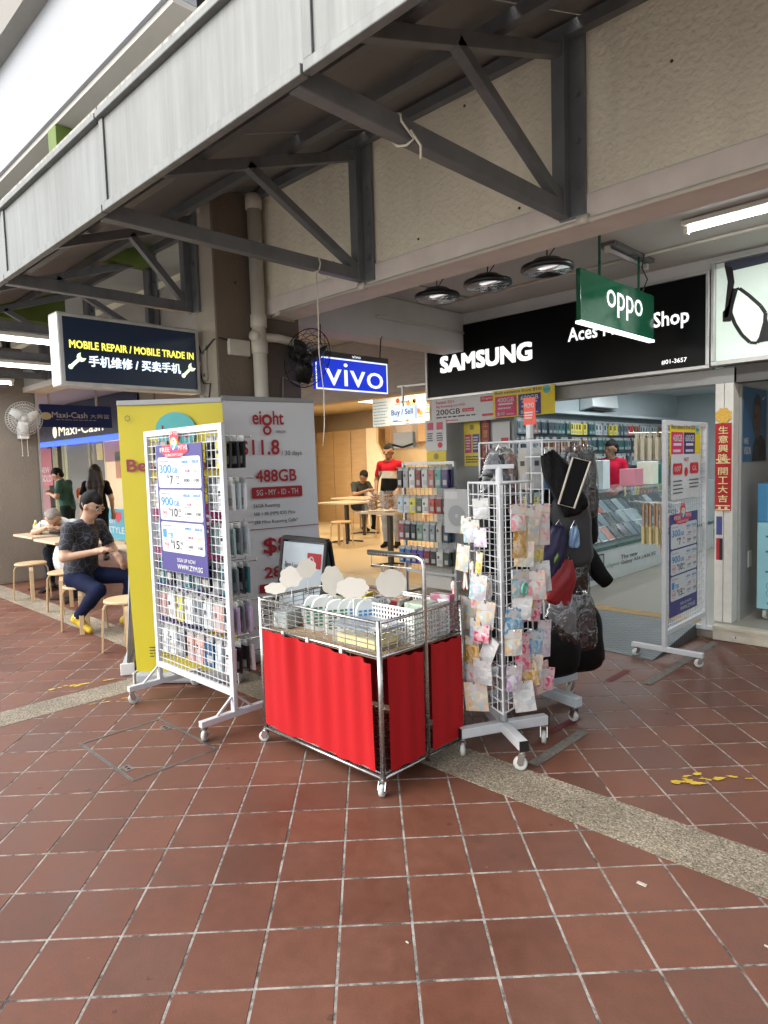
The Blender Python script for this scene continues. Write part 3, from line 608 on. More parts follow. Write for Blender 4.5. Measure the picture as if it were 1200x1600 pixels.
# glass showcase counter
ct = thing('showcase_counter', 'long white glass-topped showcase counter full of phones', 'counter', (-3.65, 8, Z0))
MB().box((-4.05, 5.95, Z0), (-3.35, 10.4, .46)).build('base', hexmat('#d3d8d8', .35), ct, bevel=.006)
MB().box((-4.05, 5.95, .462), (-3.345, 10.4, .50)).build('display_deck', hexmat('#4a6a64', .3), ct)
MB().box((-3.36, 5.96, .502), (-3.352, 10.39, 1.10)).build('front_glass', mGlass, ct); MB().box((-4.05, 5.95, 1.102), (-3.345, 10.4, 1.114)).build('top_glass', M('top_glass', (.5, .68, .66), .05, var=0, alpha=.3), ct)
MB().box((-4.05, 5.955, .502), (-3.36, 5.962, 1.10)).build('end_glass', mGlass, ct)
s = Sheet((-3.35, 5.95, Z0), (0, 4.45, 0), (0, 0, .36), base=.002)
s.text('The new', .30, .58, .40, .72, hexmat('#26282c'), bold=.01); s.text('Galaxy A56 | A36 5G', .30, .38, .52, .53, hexmat('#26282c'), bold=.01)
s.text('Awesome', .06, .18, .19, .48, hexmat('#3a3f8a'), bold=.01); s.text('intelligence', .20, .40, .29, .56, hexmat('#7fa08c'))
s.rect(.165, .06, .205, .92, hexmat('#2a2b30'), 3, rad=.02); s.rect(.17, .1, .2, .88, hexmat('#b9bdc2'), 4, rad=.02); s.disc(.185, .72, .018, hexmat('#33353a'), 5); s.disc(.185, .52, .018, hexmat('#33353a'), 5); s.flush(ct)
ph = [MB().box((-.075, -.006, 0), (.075, .006, .20)).box((-.068, -.0075, .012), (.068, -.006, .19), 1).mesh('phone', [hexmat(c, .3), hexmat(d, .15)]) for c, d in (('#e4e8ea', '#7d95a8'), ('#1d2024', '#2d3a44'), ('#dfe4e6', '#aebfc8'), ('#3a4650', '#5a7080'), ('#d0d6d8', '#c86a50'))]
for r_, (x, z) in enumerate(((-3.45, .53), (-3.62, .66), (-3.79, .79))):
    for k in range(19):
        y = 6.1 + k * .2 + R.uniform(-.02, .02); q = R.randrange(25); me = ph[4 if q == 0 else q % 4]
        ob = bpy.data.objects.new('boxed_phone', me); COL.objects.link(ob); ob.location = (x, y, z); ob.rotation_euler = (-.75, 0, math.pi / 2 + R.uniform(-.1, .1))
        tag(ob, 'boxed phone leaning in the %s row inside the glass showcase' % ('front', 'middle', 'rear')[r_], 'phone box', '%s row of phones in the showcase' % ('front', 'middle', 'rear')[r_])
stp = MB()
for r_, (x, z) in enumerate(((-3.62, .645), (-3.79, .775))): stp.box((x - .12 - .12 * r_, 5.98, .502), (x + .07, 10.3, z))
stp.build('step_riser', hexmat('#c7cdcc'), ct)
for k, (c, y, w, h, lab) in enumerate((('#c77a86', 8.25, .26, .22, 'pink box on the showcase counter'), ('#d8d3c0', 8.75, .22, .3, 'cream printed box standing on the showcase counter'), ('#2f6f6a', 9.1, .2, .26, 'teal box standing on the showcase counter'), ('#d9dcdf', 7.35, .18, .34, 'white sign holder standing on the showcase counter'))):
    tag(MB().box((-3.75, y - w / 2, 1.116), (-3.55, y + w / 2, 1.116 + h)).build('counter_box', hexmat(c), loc=(-3.65, y, 1.116), bevel=.006), lab, 'box')
# posters that hang under the sign
def poster(name, lab, o, u, v, base, th=.003):
    t = thing(name, lab, 'poster', o); s_ = Sheet(o, u, v, base=.0015); n = s_.n
    MB().prism([V(o), V(o) + V(u), V(o) + V(u) + V(v), V(o) + V(v)], n, th).build('sheet', base, t); return t, s_
mRedC = hexmat('#c01828'); mInk = hexmat('#2b2b30'); mPW = hexmat('#c4c7c9')
t, s = poster('telecom_poster', 'white roaming offer poster with red tag under the black sign', (-4.80, 5.69, 1.915), (.86, 0, 0), (0, 0, .265), mPW)
s.text('Fastest 5G+', .08, .80, .38, .93, mRedC, bold=.012); s.text('Big Roaming and IDD', .08, .62, .55, .75, mRedC, bold=.012); s.text('200GB', .08, .35, .47, .57, mInk, bold=.02)
s.rect(.50, .40, .68, .54, mRedC, 1); s.text('5G Roam', .52, .43, .66, .51, mPW, 3); s.rect(.78, .72, .97, .93, mRedC, 1); s.text('Singtel', .80, .78, .95, .89, mPW, 3, bold=.01)
s.lines(.08, .2, .9, .3, 1, mInk); s.rect(.8, .16, .97, .25, mRedC, 1); s.lines(.14, .06, .45, .14, 1, mRedC); s.flush(t)
def yellow_poster(lab, o, u, v):
    t, s = poster('telecom_poster', lab, o, u, v, hexmat('#d9c21c')); pink = hexmat('#c02862'); pur = hexmat('#3a2a6a'); w = mPW
    s.text('Best network from $10!', .04, .84, .80, .96, pur, bold=.015); s.disc(.88, .86, .04 * s.W / .72, hexmat('#5fb0b0')); s.text('heya', .83, .82, .93, .9, pur, 3)
    for x, c, g_, pr in ((.04, pink, '400GB', '$10'), (.43, pur, '600GB', '$17')):
        s.rect(x, .03, x + .36, .78, c, 1); s.text(g_, x + .04, .56, x + .32, .72, w, 3, bold=.02); s.rect(x + .06, .46, x + .30, .52, w, 2); s.lines(x + .05, .28, x + .32, .40, 1, w); s.text(pr, x + .04, .07, x + .16, .2, w, 3, bold=.02); s.lines(x + .19, .08, x + .33, .15, 1, w)
    s.flush(t); return t
yellow_poster('yellow poster with pink and purple data plans under the black sign', (-3.97, 5.685, 1.925), (.71, 0, 0), (0, 0, .275))
t, s = poster('telecom_poster', 'white and red offer sheet hanging below the left end of the black sign', (-4.89, 5.68, 1.62), (.30, 0, 0), (0, 0, .34), mPW)
for x in (.1, .55): s.rect(x, .68, x + .3, .92, hexmat('#b8465a'), 1); s.lines(x, .3, x + .3, .6, 4, mInk); 
s.disc(.7, .18, .035, mRedC, 1, n=6); s.flush(t)
t, s = poster('telecom_poster', 'small yellow logo poster below the white offer sheet', (-4.88, 5.68, 1.45), (.28, 0, 0), (0, 0, .165), hexmat('#d9c21c'))
s.disc(.5, .65, .035, hexmat('#8a8440')); s.text('best network', .2, .2, .8, .35, hexmat('#3a2a6a')); s.flush(t)
t, s = poster('telecom_poster', 'narrow yellow poster with two plan cards beside the red couplet strip', (-4.50, 5.88, 1.44), (.22, 0, 0), (0, 0, .48), hexmat('#cdb81e'))
s.disc(.5, .88, .03, hexmat('#7a7a30')); s.rect(.06, .3, .46, .72, hexmat('#b02860'), 1); s.rect(.54, .3, .94, .72, hexmat('#3a2a6a'), 1)
for x in (.1, .58): s.lines(x, .36, x + .32, .68, 5, mPW)
s.lines(.1, .06, .9, .24, 3, mInk); s.flush(t)
t, s = poster('couplet_strip', 'narrow red and gold paper strip left of the phone shop entrance', (-4.26, 5.88, 1.42), (.10, 0, 0), (0, 0, .56), hexmat('#8a2420'))
for k, ch in enumerate('生意興隆'): s.text(ch, .2, .78 - k * .2, .8, .92 - k * .2, hexmat('#c49a4a'))
s.flush(t)
t, s = poster('telecom_poster', 'white offer poster with red tag low beside the red strip', (-4.12, 5.88, 1.45), (.22, 0, 0), (0, 0, .45), mPW)
s.rect(.5, .5, .92, .62, mRedC, 1); s.text('200GB', .08, .28, .8, .4, mInk, bold=.02); s.lines(.08, .05, .9, .22, 3, mInk); s.flush(t)
tag(MB().box((-4.92, 5.90, Z0), (-3.86, 5.955, 2.05)).build('partition', hexmat('#8f9698'), loc=(-4.4, 5.92, Z0)), 'grey partition panel left of the phone shop entrance', 'partition')
# buy / sell hanger
bs = thing('hanging_sign', 'small lit Buy Sell sign on a steel bracket', 'sign', (-5.2, 5.7, 1.99))
MB().box((-5.42, 5.66, 1.995), (-5.02, 5.70, 2.15)).build('panel', M('lit_panel_blue', (.62, .74, .95), .4, var=0, emit=0.341), bs, bevel=.004)
MB().bar((-5.22, 5.68, 2.15), (-5.22, 5.68, 2.38), .02).bar((-5.3, 5.68, 2.38), (-4.9, 5.76, 2.38), .02).bar((-5.27, 5.68, 2.2), (-5.13, 5.68, 2.2), .02).build('bracket', mAlu, bs)
s = Sheet((-5.42, 5.66, 1.995), (.40, 0, 0), (0, 0, .155)); s.text('Buy / Sell', .08, .25, .92, .78, hexmat('#24345e'), bold=.015); s.flush(bs)
tb = thing('leaflet_box', 'clear hanging box with papers below the Buy Sell sign', 'leaflet box', (-5.2, 5.7, 1.7))
m = MB(); m.box((-5.38, 5.62, 1.66), (-5.03, 5.72, 1.668)); m.box((-5.38, 5.62, 1.668), (-5.374, 5.72, 1.95)); m.box((-5.036, 5.62, 1.668), (-5.03, 5.72, 1.95)); m.box((-5.374, 5.715, 1.668), (-5.036, 5.72, 1.95)); m.build('tray', M('clear_acrylic', (.85, .88, .88), .1, alpha=.16), tb)
MB().box((-5.36, 5.65, 1.67), (-5.06, 5.70, 1.85)).build('papers', hexmat('#cfc8b8'), tb); MB().tube([(-5.36, 5.64, 1.71), (-5.2, 5.63, 1.675), (-5.05, 5.64, 1.71)], .012, 6).build('cable', hexmat('#22242a'), tb)

# ---- optical shop on the right
es = thing('shop_sign', 'pale green lightbox sign with a huge pair of spectacles', 'sign', (2, 5.75, 2.2))
MB().box((-1.84, 5.74, 2.235), (6, 5.86, 3.0)).build('sign_panel', M('lit_pale_green', (.60, .70, .62), .3, var=.04, emit=0.186), es)
f = MB(); f.box((-1.868, 5.70, 2.20), (6, 5.87, 2.233)); f.box((-1.868, 5.70, 3.002), (6, 5.87, 3.03)); f.box((-1.868, 5.70, 2.2335), (-1.842, 5.87, 3.0015)); f.build('frame', mAlu, es, bevel=.003)
mSpec = M('print_black', (.012, .011, .012), .35, var=.05); s = Sheet((-1.84, 5.74, 2.235), (1, 0, 0), (0, 0, .765), base=.003)
def loop_w(pts, w, mat, closed=True):
    n_ = len(pts)
    for i in range(n_ if closed else n_ - 1):
        a_, b_ = pts[i], pts[(i + 1) % n_]; dx, dy = b_[0] - a_[0], (b_[1] - a_[1]); L_ = math.hypot(dx, dy) or 1; ox, oy = -dy / L_ * w / 2, dx / L_ * w / 2
        s.poly([(a_[0] + ox, a_[1] + oy), (a_[0] - ox, a_[1] - oy), (b_[0] - ox, b_[1] - oy), (b_[0] + ox, b_[1] + oy)], mat, 1, 'spectacle_print')
lens = [(.10, .62), (.13, .70), (.17, .71), (.24, .62), (.32, .50), (.355, .42), (.35, .28), (.33, .20), (.30, .135), (.25, .15), (.19, .24), (.14, .36), (.11, .47)]
s.poly(lens, M('print_lens', (.72, .80, .72), .3, emit=0.198), 0, 'lens_print'); loop_w(lens, .028, mSpec)
s.poly([(.05, .40), (.11, .39), (.13, .55), (.16, .70), (.12, .73), (.09, .56), (.05, .50)], mSpec, 2, 'spectacle_print')
s.poly([(.06, .44), (.09, .44), (.135, .78), (.12, .93), (.06, .97), (.085, .80)], mSpec, 2, 'spectacle_print'); s.poly([(.06, .97), (.12, .90), (1.6, .96), (1.6, 1.0), (.06, 1.0)], hexmat('#3c4052'), 1, 'spectacle_print')
s.poly([(.30, .135), (.36, .14), (.6, .12), (.6, .40), (.42, .30), (.38, .30), (.355, .42)], mSpec, 2, 'spectacle_print'); s.flush(es)
tag(MB().box((-1.72, 5.80, 2.06), (6, 5.95, 2.197)).build('lintel', M('lintel_dark', (.10, .095, .09), .6), loc=(2, 5.87, 2.06)), 'dark lintel under the spectacle sign', 'lintel')
op = thing('optical_shop_room', 'optical shop interior with grey side wall and red shelving', 'shop interior', (0, 8, Z0))
MB().box((-1.786, 5.93, Z0), (-1.70, 7.4, 2.06)).build('side_wall', hexmat('#9a9b98'), op); MB().box((-1.70, 9, Z0), (6, 9.1, 2.6)).build('back_wall', hexmat('#c9c4b8'), op)
MB().box((-1.78, 5.95, 2.6), (6, 9.1, 2.7)).build('room_ceiling', hexmat('#a5b0b4'), op)
MB().box((-1.698, 6.12, .52), (-1.692, 6.22, .66)).build('wall_socket', hexmat('#d8d6cc'), op, bevel=.003)
sh = MB()
for z in (.9, 1.2, 1.5, 1.8): sh.box((-1.69, 7.0, z), (-1.42, 7.9, z + .025))
for y in (7.0, 7.88): sh.box((-1.69, y, .5), (-1.42, y + .03, 2.05))
sh.build('red_shelving', M('red_wood', (.11, .025, .02), .35, var=.2, vscale=4, stretch=(1, 1, 6)), op)
for z in (.95, 1.25, 1.55): MB().box((-1.67, 7.06, z - .02), (-1.48, 7.86, z + .2)).build('case_row', hexmat('#b9bdc0'), op)
np_ = thing('wall_poster', 'blue portrait poster of a capped person on the grey side wall', 'poster', (-1.697, 6.3, 1.42))
MB().box((-1.698, 5.95, 1.42), (-1.694, 6.62, 2.04)).build('sheet', hexmat('#2f5a7c'), np_)
s = Sheet((-1.694, 5.95, 1.42), (0, .67, 0), (0, 0, .62))
s.poly([(.36, 0), (.40, .22), (.52, .33), (.6, .36), (.78, .36), (.92, .28), (.98, 0)], hexmat('#1d2226'), 1); s.poly([(.42, .5), (.44, .42), (.5, .33), (.58, .30), (.66, .36), (.70, .50), (.72, .68), (.66, .82), (.55, .84), (.45, .78), (.41, .66)], hexmat('#5a463c'), 2)
s.poly([(.40, .74), (.46, .88), (.55, .93), (.66, .90), (.73, .78), (.72, .70), (.66, .76), (.5, .78)], hexmat('#23292e'), 3); s.poly([(.44, .64), (.52, .63), (.52, .60), (.44, .61)], hexmat('#2b211c'), 3); s.poly([(.47, .47), (.57, .46), (.57, .44), (.47, .45)], hexmat('#3a2824'), 3)
s.poly([(.78, .86), (.81, .85), (.93, .92), (.82, .88), (.80, .89)], mPW, 2); s.text('NIKE', .02, .24, .20, .32, mPW, bold=.02); s.text('VISION', .02, .10, .30, .2, mPW, bold=.02); s.flush(np_)
tr = thing('display_trolley', 'pale blue eyewear display trolley on castors in the optical shop', 'trolley', (-1.4, 6.2, Z0))
MB().box((-1.60, 6.02, .20), (-.95, 6.30, .92)).build('body', hexmat('#8fc3cc'), tr, bevel=.006); MB().box((-1.60, 6.02, .922), (-.95, 6.30, 1.24)).build('poster_box', hexmat('#3a7ea6'), tr, bevel=.006)
MB().tube([(-1.58, 6.28, 1.24), (-1.58, 6.28, 1.55), (-1.50, 6.28, 1.62), (-1.42, 6.28, 1.55), (-1.42, 6.28, 1.24)], .012, 8).build('handle', mWhiteP, tr, True); MB().box((-1.52, 6.05, 1.242), (-.98, 6.25, 1.38)).build('box_row', hexmat('#d5d3ca'), tr)
for x in (-1.55, -1.0):
    MB().lathe((x, 6.1, .15), [(.0, -.015), (.045, -.015), (.045, .015), (0, .015)], 14, ax=(1, 0, 0)).bar((x, 6.1, .15), (x, 6.1, .2), .02).build('castor', hexmat('#c9c7bd'), tr)
s = Sheet((-1.60, 6.02, .2), (.65, 0, 0), (0, 0, 1.04)); s.rect(.12, .70, 1, .97, mPW, 0); s.rect(.14, .78, .98, .95, hexmat('#4a5a66'), 1); s.poly([(.2, .78), (.2, .86), (.3, .93), (.42, .92), (.48, .84), (.46, .78)], hexmat('#8a6a58'), 2); s.lines(.16, .71, .8, .76, 2, mInk)
b1 = hexmat('#2f6f9c')
for y in (.52, .40, .24):
    for k in range(5): s.rect(.18 + k * .07, y, .21 + k * .07, y + .06, b1, 1)
    s.rect(.1, y + .055, .62, y + .07, b1, 1); s.rect(.5, y + .02, .75, y + .12, hexmat('#5d95b8'), 2)
for k in range(5): s.disc(.22 + .07 * math.cos(k * 1.257), .16 + .05 * math.sin(k * 1.257), .035, hexmat('#4a8090'), 1, inner=.88)
s.text('OPTO-PHARM', .12, .04, .5, .06, hexmat('#20485c'), bold=.02); s.flush(tr)

# ---- cafe: warm room, wood laminate bulkhead
cafe = thing('cafe_room', 'warm lit cafe interior with cream walls and wood panels', 'cafe interior', (-8, 8, Z0))
mCream = M('cafe_cream', (.66, .54, .36), .6, var=.05); mWood = M('wood_laminate', (.46, .30, .15), .45, var=.12, vscale=3, stretch=(1, 1, 8)); mWoodG = M('wood_laminate_grey', (.36, .31, .26), .5, var=.18, vscale=5, stretch=(1.2, 1, 14))
MB().box((-14, 11.2, Z0), (-4.95, 11.3, 2.75)).build('back_wall', mCream, cafe); MB().box((-14.1, 5.9, Z0), (-14, 11.3, 2.75)).build('side_wall', mCream, cafe); MB().box((-5.05, 5.95, Z0), (-4.96, 11.2, 2.75)).build('party_wall', mCream, cafe)
MB().box((-14, 5.98, 2.75), (-4.95, 11.3, 2.85)).build('room_ceiling', mCream, cafe)
MB().box((-12.2, 5.86, 2.33), (-4.95, 5.97, 3.055)).build('bulkhead', mWoodG, cafe)
MB().box((-12.2, 5.84, 2.31), (-4.95, 5.98, 2.328)).build('bulkhead_trim', mWood, cafe)
for k in range(4): MB().box((-13.3 + k * .62, 10.6, Z0), (-12.70 + k * .62, 11.19, 2.3)).build('wood_panel', mWood, cafe, bevel=.004)
MB().box((-10.6, 10.9, 1.95), (-5.06, 11.19, 2.74)).build('upper_cabinet', mWood, cafe)
MB().prism([(-10.82, 10.5, 2.3), (-10.82, 10.5, Z0), (-9.9, 10.5, Z0), (-9.9, 10.5, 1.0), (-10.5, 10.5, 1.95), (-10.5, 10.5, 2.3)], (0, -1, 0), .08).build('slanted_panel', M('cafe_pale', (.72, .62, .46), .6), cafe)
mWarm = M('lamp_warm', (1, .80, .52), .5, var=0, emit=3.1)
for k, (x, y) in enumerate(((-7.2, 7.4), (-9.4, 7.4), (-7.2, 9.4), (-9.4, 9.4), (-11.6, 8.4))):
    l = thing('ceiling_panel_light', 'warm square ceiling light inside the cafe', 'ceiling light', (x, y, 2.73), 'cafe ceiling lights')
    MB().box((x - .26, y - .26, 2.735), (x + .26, y + .26, 2.75)).build('frame', mWhiteP, l); MB().box((x - .23, y - .23, 2.728), (x + .23, y + .23, 2.734)).build('diffuser', mWarm, l)
    p = bpy.data.lights.new('panel_light', 'AREA'); p.shape = 'SQUARE'; p.size = .45; p.energy = 20; p.color = (1, .80, .52); po = bpy.data.objects.new('panel_light', p); COL.objects.link(po); po.parent = l; po.location = (0, 0, -.02)
mn = thing('menu_board', 'lit white menu board with food pictures in the cafe', 'menu board', (-7.4, 8, 2.1))
MB().box((-8.06, 8.0, 2.12), (-6.70, 8.06, 2.58)).build('panel', M('lit_menu', (.34, .39, .45), .4, var=0, emit=0.10), mn); s = Sheet((-8.06, 8.0, 2.12), (1.36, 0, 0), (0, 0, .46), base=.003)
for k in range(8): s.lines(.02, .06 + k * .11, .28, .13 + k * .11, 1, hexmat('#3f7fae'))
for k in range(18):
    x, y = R.uniform(.34, .94), R.uniform(.08, .88); s.disc(x, y, R.uniform(.03, .05), hexmat(R.choice(('#b5763a', '#8a4a24', '#c9a05a', '#7a3a20', '#a85a2a'))), 0, n=10); s.lines(x - .05, y - .14, x + .05, y - .10, 1, mInk)
s.rect(.64, 0, .645, 1, mInk, 1); s.flush(mn)
MB().bar((-7.2, 8.03, 2.58), (-7.2, 8.03, 2.75), .02).build('hanger', mAlu, mn)
# other lit signs seen behind the cage fan
t, s = poster('shop_banner', 'pale lit panel behind the black cage fan', (-8.15, 5.83, 2.52), (.75, 0, 0), (0, 0, .62), M('lit_panel_pale', (.72, .80, .95), .5, var=0, emit=0.372)); s.poly([(.02, .02), (.3, .02), (.12, .3)], hexmat('#5a7fc0')); s.flush(t)
t, s = poster('shop_banner', 'small dark cross lettered panel under the pale lit panel', (-8.15, 5.825, 2.33), (.75, 0, 0), (0, 0, .17), hexmat('#a49c90')); s.disc(.14, .5, .05, hexmat('#9a6030')); s.text('aXX', .3, .2, .85, .8, hexmat('#20242c'), bold=.02); s.flush(t)

# ---- pawn shop far left
pw = thing('pawn_shop', 'blue fronted pawn shop with glass front far along the walkway', 'shop', (-16, 5.8, Z0))
MB().box((-21, 5.80, 2.26), (-12.2, 5.95, 3.055)).build('fascia', hexmat('#1c2a4a', .35), pw)
MB().box((-21, 5.78, 2.14), (-12.2, 5.90, 2.255)).build('light_strip', M('lit_blue', (.03, .09, .85), .4, var=0, emit=1.0), pw)
s = Sheet((-18.2, 5.80, 2.26), (5, 0, 0), (0, 0, .78), base=.004); s.text('Maxi-Cash', .38, .12, .88, .42, M('lit_cream', (.95, .9, .75), .5, var=0, emit=0.372), bold=.02); s.disc(.33, .26, .14, M('lit_cream', 0), 0); s.flush(pw)
MB().box((-21, 9.5, Z0), (-12.2, 9.6, 2.7)).build('back_wall', hexmat('#a9b0b0'), pw); MB().box((-21, 5.95, 2.5), (-12.2, 9.6, 2.6)).build('room_ceiling', hexmat('#c8c8c0'), pw)
MB().box((-21, 5.84, Z0), (-17.3, 5.86, 2.14)).build('pink_panel', hexmat('#9a6a70'), pw)
for x in (-16.9, -16.3, -14.75, -13.0): MB().box((x, 5.83, Z0), (x + .10, 5.91, 2.14)).build('mullion', hexmat('#8a8a6c', .4), pw)
MB().box((-16.2, 5.86, Z0), (-14.76, 5.87, 2.13)).build('glass_door', mGlass, pw); MB().box((-14.64, 5.86, .7), (-12.2, 5.87, 2.13)).build('window_glass', mGlass, pw)
MB().box((-14.64, 5.84, Z0), (-12.2, 5.92, .72)).build('poster_dado', hexmat('#4a98ac'), pw)
s = Sheet((-14.64, 5.84, Z0), (2.44, 0, 0), (0, 0, .62)); s.text('golden', .1, .45, .42, .7, mPW); s.text('LIFESTYLE', .1, .18, .6, .40, mPW, bold=.02); s.poly([(.42, .9), (.55, .9), (.56, .7), (.49, .52), (.43, .7)], hexmat('#b83a48'), 1); s.disc(.75, .4, .12, hexmat('#c0907c'), 1); s.flush(pw)
for k, (x, z, w, h, c) in enumerate(((-14.4, 1.75, .3, .35, '#d8c04a'), (-14.0, 1.7, .75, .42, '#a85a6c'), (-13.5, 1.35, .4, .55, '#d07a2a'), (-13.1, 1.75, .3, .25, '#e0e0dc'))): MB().box((x, 5.875, z), (x + w, 5.882, z + h)).build('window_card', hexmat(c), pw)
s = Sheet((-17.9, 5.84, 1.2), (.9, 0, 0), (0, 0, .9)); s.rect(0, .0, 1, 1, hexmat('#b8606c'), 0); s.text('NEW', .1, .35, .8, .5, mPW, bold=.02); s.text('GOLD', .1, .1, .9, .28, mPW, bold=.02); s.flush(pw)
for k in range(3):
    sh2 = MB().box((-16 + k * 1.2, 9.0, .9 + k * .3), (-14.9 + k * 1.2, 9.4, .95 + k * .3)).build('shelf', hexmat('#c9c4b0'), pw)
MB().box((-15.9, 8, Z0), (-12.6, 8.5, 1.05)).build('service_counter', hexmat('#d5d2c4'), pw); MB().box((-14.3, 8.6, 1.3), (-13.2, 8.65, 1.9)).build('screen', hexmat('#3a4a5a', .2), pw)
for x in (-15.3, -13.6):
    l = thing('ceiling_panel_light', 'white ceiling light inside the pawn shop', 'ceiling light', (x, 7.3, 2.49), 'pawn shop ceiling lights')
    MB().box((x - .5, 7.2, 2.48), (x + .5, 7.4, 2.495)).build('diffuser', mLamp, l)
    p = bpy.data.lights.new('panel_light', 'AREA'); p.shape = 'RECTANGLE'; p.size = 1; p.size_y = .2; p.energy = 40; p.color = (1, .97, .9); po = bpy.data.objects.new('panel_light', p); COL.objects.link(po); po.parent = l; po.location = (0, 0, -.02)
bl = thing('blade_sign', 'navy hanging pawn shop blade sign with white lettering', 'sign', (-11.9, 4.4, 2.25))
MB().box((-11.93, 3.95, 2.28), (-11.87, 5.15, 2.66)).build('panel', M('blade_navy', (.008, .014, .05), .5, var=.05, spec=.2, emit=.15), bl, bevel=.004); MB().bar((-11.9, 4.1, 2.66), (-11.9, 4.1, 3.06), .03).bar((-11.9, 4.9, 2.66), (-11.9, 4.9, 3.06), .03).build('hanger', mAlu, bl)
s = Sheet((-11.87, 3.95, 2.28), (0, 1.2, 0), (0, 0, .38)); s.text('Maxi-Cash', .15, .42, .64, .68, mPW, bold=.01); s.text('大興當', .68, .42, .96, .62, hexmat('#a8aab0')); s.disc(.07, .48, .09, hexmat('#d8d8b0'), 1, n=16, sy=.7); s.lines(.2, .30, .9, .36, 1, hexmat('#8a90a8')); s.flush(bl)
sp = thing('pillar', 'grey roughcast pillar at the far left with a white fan', 'pillar', (-10.3, 3, 0))
MB().box((-10.6, 2.58, 0), (-10.0, 3.26, 3.22)).build('shaft', M('roughcast_grey', (.22, .185, .15), .85, var=.12, vscale=2, bump=.6, bscale=40), sp, bevel=.008)
MB().box((-10.02, 3.262, .0), (-9.97, 3.285, 2.62)).build('corner_trim', mAlu, sp)
struct(MB().box((-30, 3.4, -.01), (-29.9, 14, 3.2)).build('end_wall', hexmat('#8a8578')))
struct(MB().box((-12.2, 5.84, Z0), (-11.6, 5.94, 3.05)).build('dividing_wall', hexmat('#9a9484')))
# ================================================================== HANGING SIGNS, FANS, LAMPS
def beam_vec(a, b): return V(b) - V(a)
# mobile repair lightbox on the pillar
X_ = -4.60
ms = thing('lightbox_sign', 'dark blue mobile repair lightbox sign on the pillar', 'sign', (X_, 2.15, 2.08))
MB().box((X_ - .09, 1.645, 2.07), (X_ + .06, 2.675, 2.55)).build('casing', M('lightbox_alu', (.60, .60, .57), .4, .4, var=.15, vscale=12), ms, bevel=.012)
MB().box((X_ + .061, 1.68, 2.10), (X_ + .066, 2.64, 2.52)).build('face', M('lit_navy', (.006, .014, .032), .3, var=0, emit=0.12), ms)
s = Sheet((X_ + .066, 1.68, 2.10), (0, .96, 0), (0, 0, .42)); mLY = M('lit_yellow', (.95, .90, .12), .5, var=0, emit=0.465); mLB = M('lit_pale_blue', (.72, .86, 1), .5, var=0, emit=0.496); mLG = M('lit_pale_green2', (.75, .92, .62), .5, var=0, emit=0.434)
s.text('MOBILE REPAIR / MOBILE TRADE IN', .035, .52, .975, .645, mLY, bold=.05, split=True); s.text('手机维修 / 买卖手机', .16, .25, .86, .43, mLB, bold=.05)
for cx in (.085, .93):
    ca, sa = math.cos(.75), math.sin(.75)
    def W_(p): x, y = p; return (cx + (x * ca - y * sa) / s.W, .33 + (x * sa + y * ca) / s.H)
    s.poly([W_(p) for p in ((-.065, -.011), (.02, -.011), (.02, .011), (-.065, .011))], mLG, 1, 'wrench_print')
    s.poly([W_((-.065 + .016 * math.cos(t * .63), .016 * math.sin(t * .63))) for t in range(10)], mLG, 1, 'wrench_print')
    s.poly([W_(p) for p in ((.01, -.02), (.03, -.03), (.055, -.026), (.036, -.008), (.036, .008), (.055, .026), (.03, .03), (.01, .02))], mLG, 1, 'wrench_print')
s.flush(ms)
MB().bar((X_ + .0, 2.676, 2.30), (X_ + .0, 2.70, 2.30), .08, .03).box((X_ - .03, 2.70, 2.17), (X_ + .1, 2.716, 2.43)).build('bracket', mPillF, ms, bevel=.003)
for z in (2.21, 2.38): MB().cyl((X_ + .07, 2.69, z), (X_ + .07, 2.70, z), .012, 8).build('bolt', mTruss, ms)
tag(MB().tube([(X_ + .02, 2.67, 2.5), (X_ + .04, 2.70, 2.38), (X_ + .10, 2.70, 2.40), (X_ + .2, 2.712, 2.46), (-4.35, 2.74, 2.47), (-4.35, 2.95, 2.43)], .006, 6).tube([(X_ + .02, 2.67, 2.3), (X_ + .05, 2.70, 2.15), (X_ + .14, 2.705, 2.14), (X_ + .1, 2.71, 2.03), (X_ + .04, 2.71, 2.05)], .005, 6).build('power_cable', hexmat('#1a1a1a'), loc=(-4.5, 2.7, 2.3), smooth=True), 'black power cable looping from the lightbox sign to the pillar', 'cable')
tag(MB().box((-4.361, 2.80, 2.35), (-4.325, 2.99, 2.47)).build('junction_box', hexmat('#c8c3b6'), loc=(-4.34, 2.9, 2.35), bevel=.008), 'white junction box on the side of the brown pillar', 'junction box')
cc = thing('security_camera', 'small black dome camera under the parapet beam', 'camera', (-5.55, 3.1, 2.55))
MB().lathe((-5.55, 3.10, 2.60), [(0, -.05), (.03, -.042), (.042, -.02), (.045, 0)], 14).build('dome', hexmat('#141414', .15), cc, True); MB().lathe((-5.55, 3.10, 2.60), [(.055, 0), (.055, .02)], 14).build('mount', hexmat('#c8c3b6'), cc)
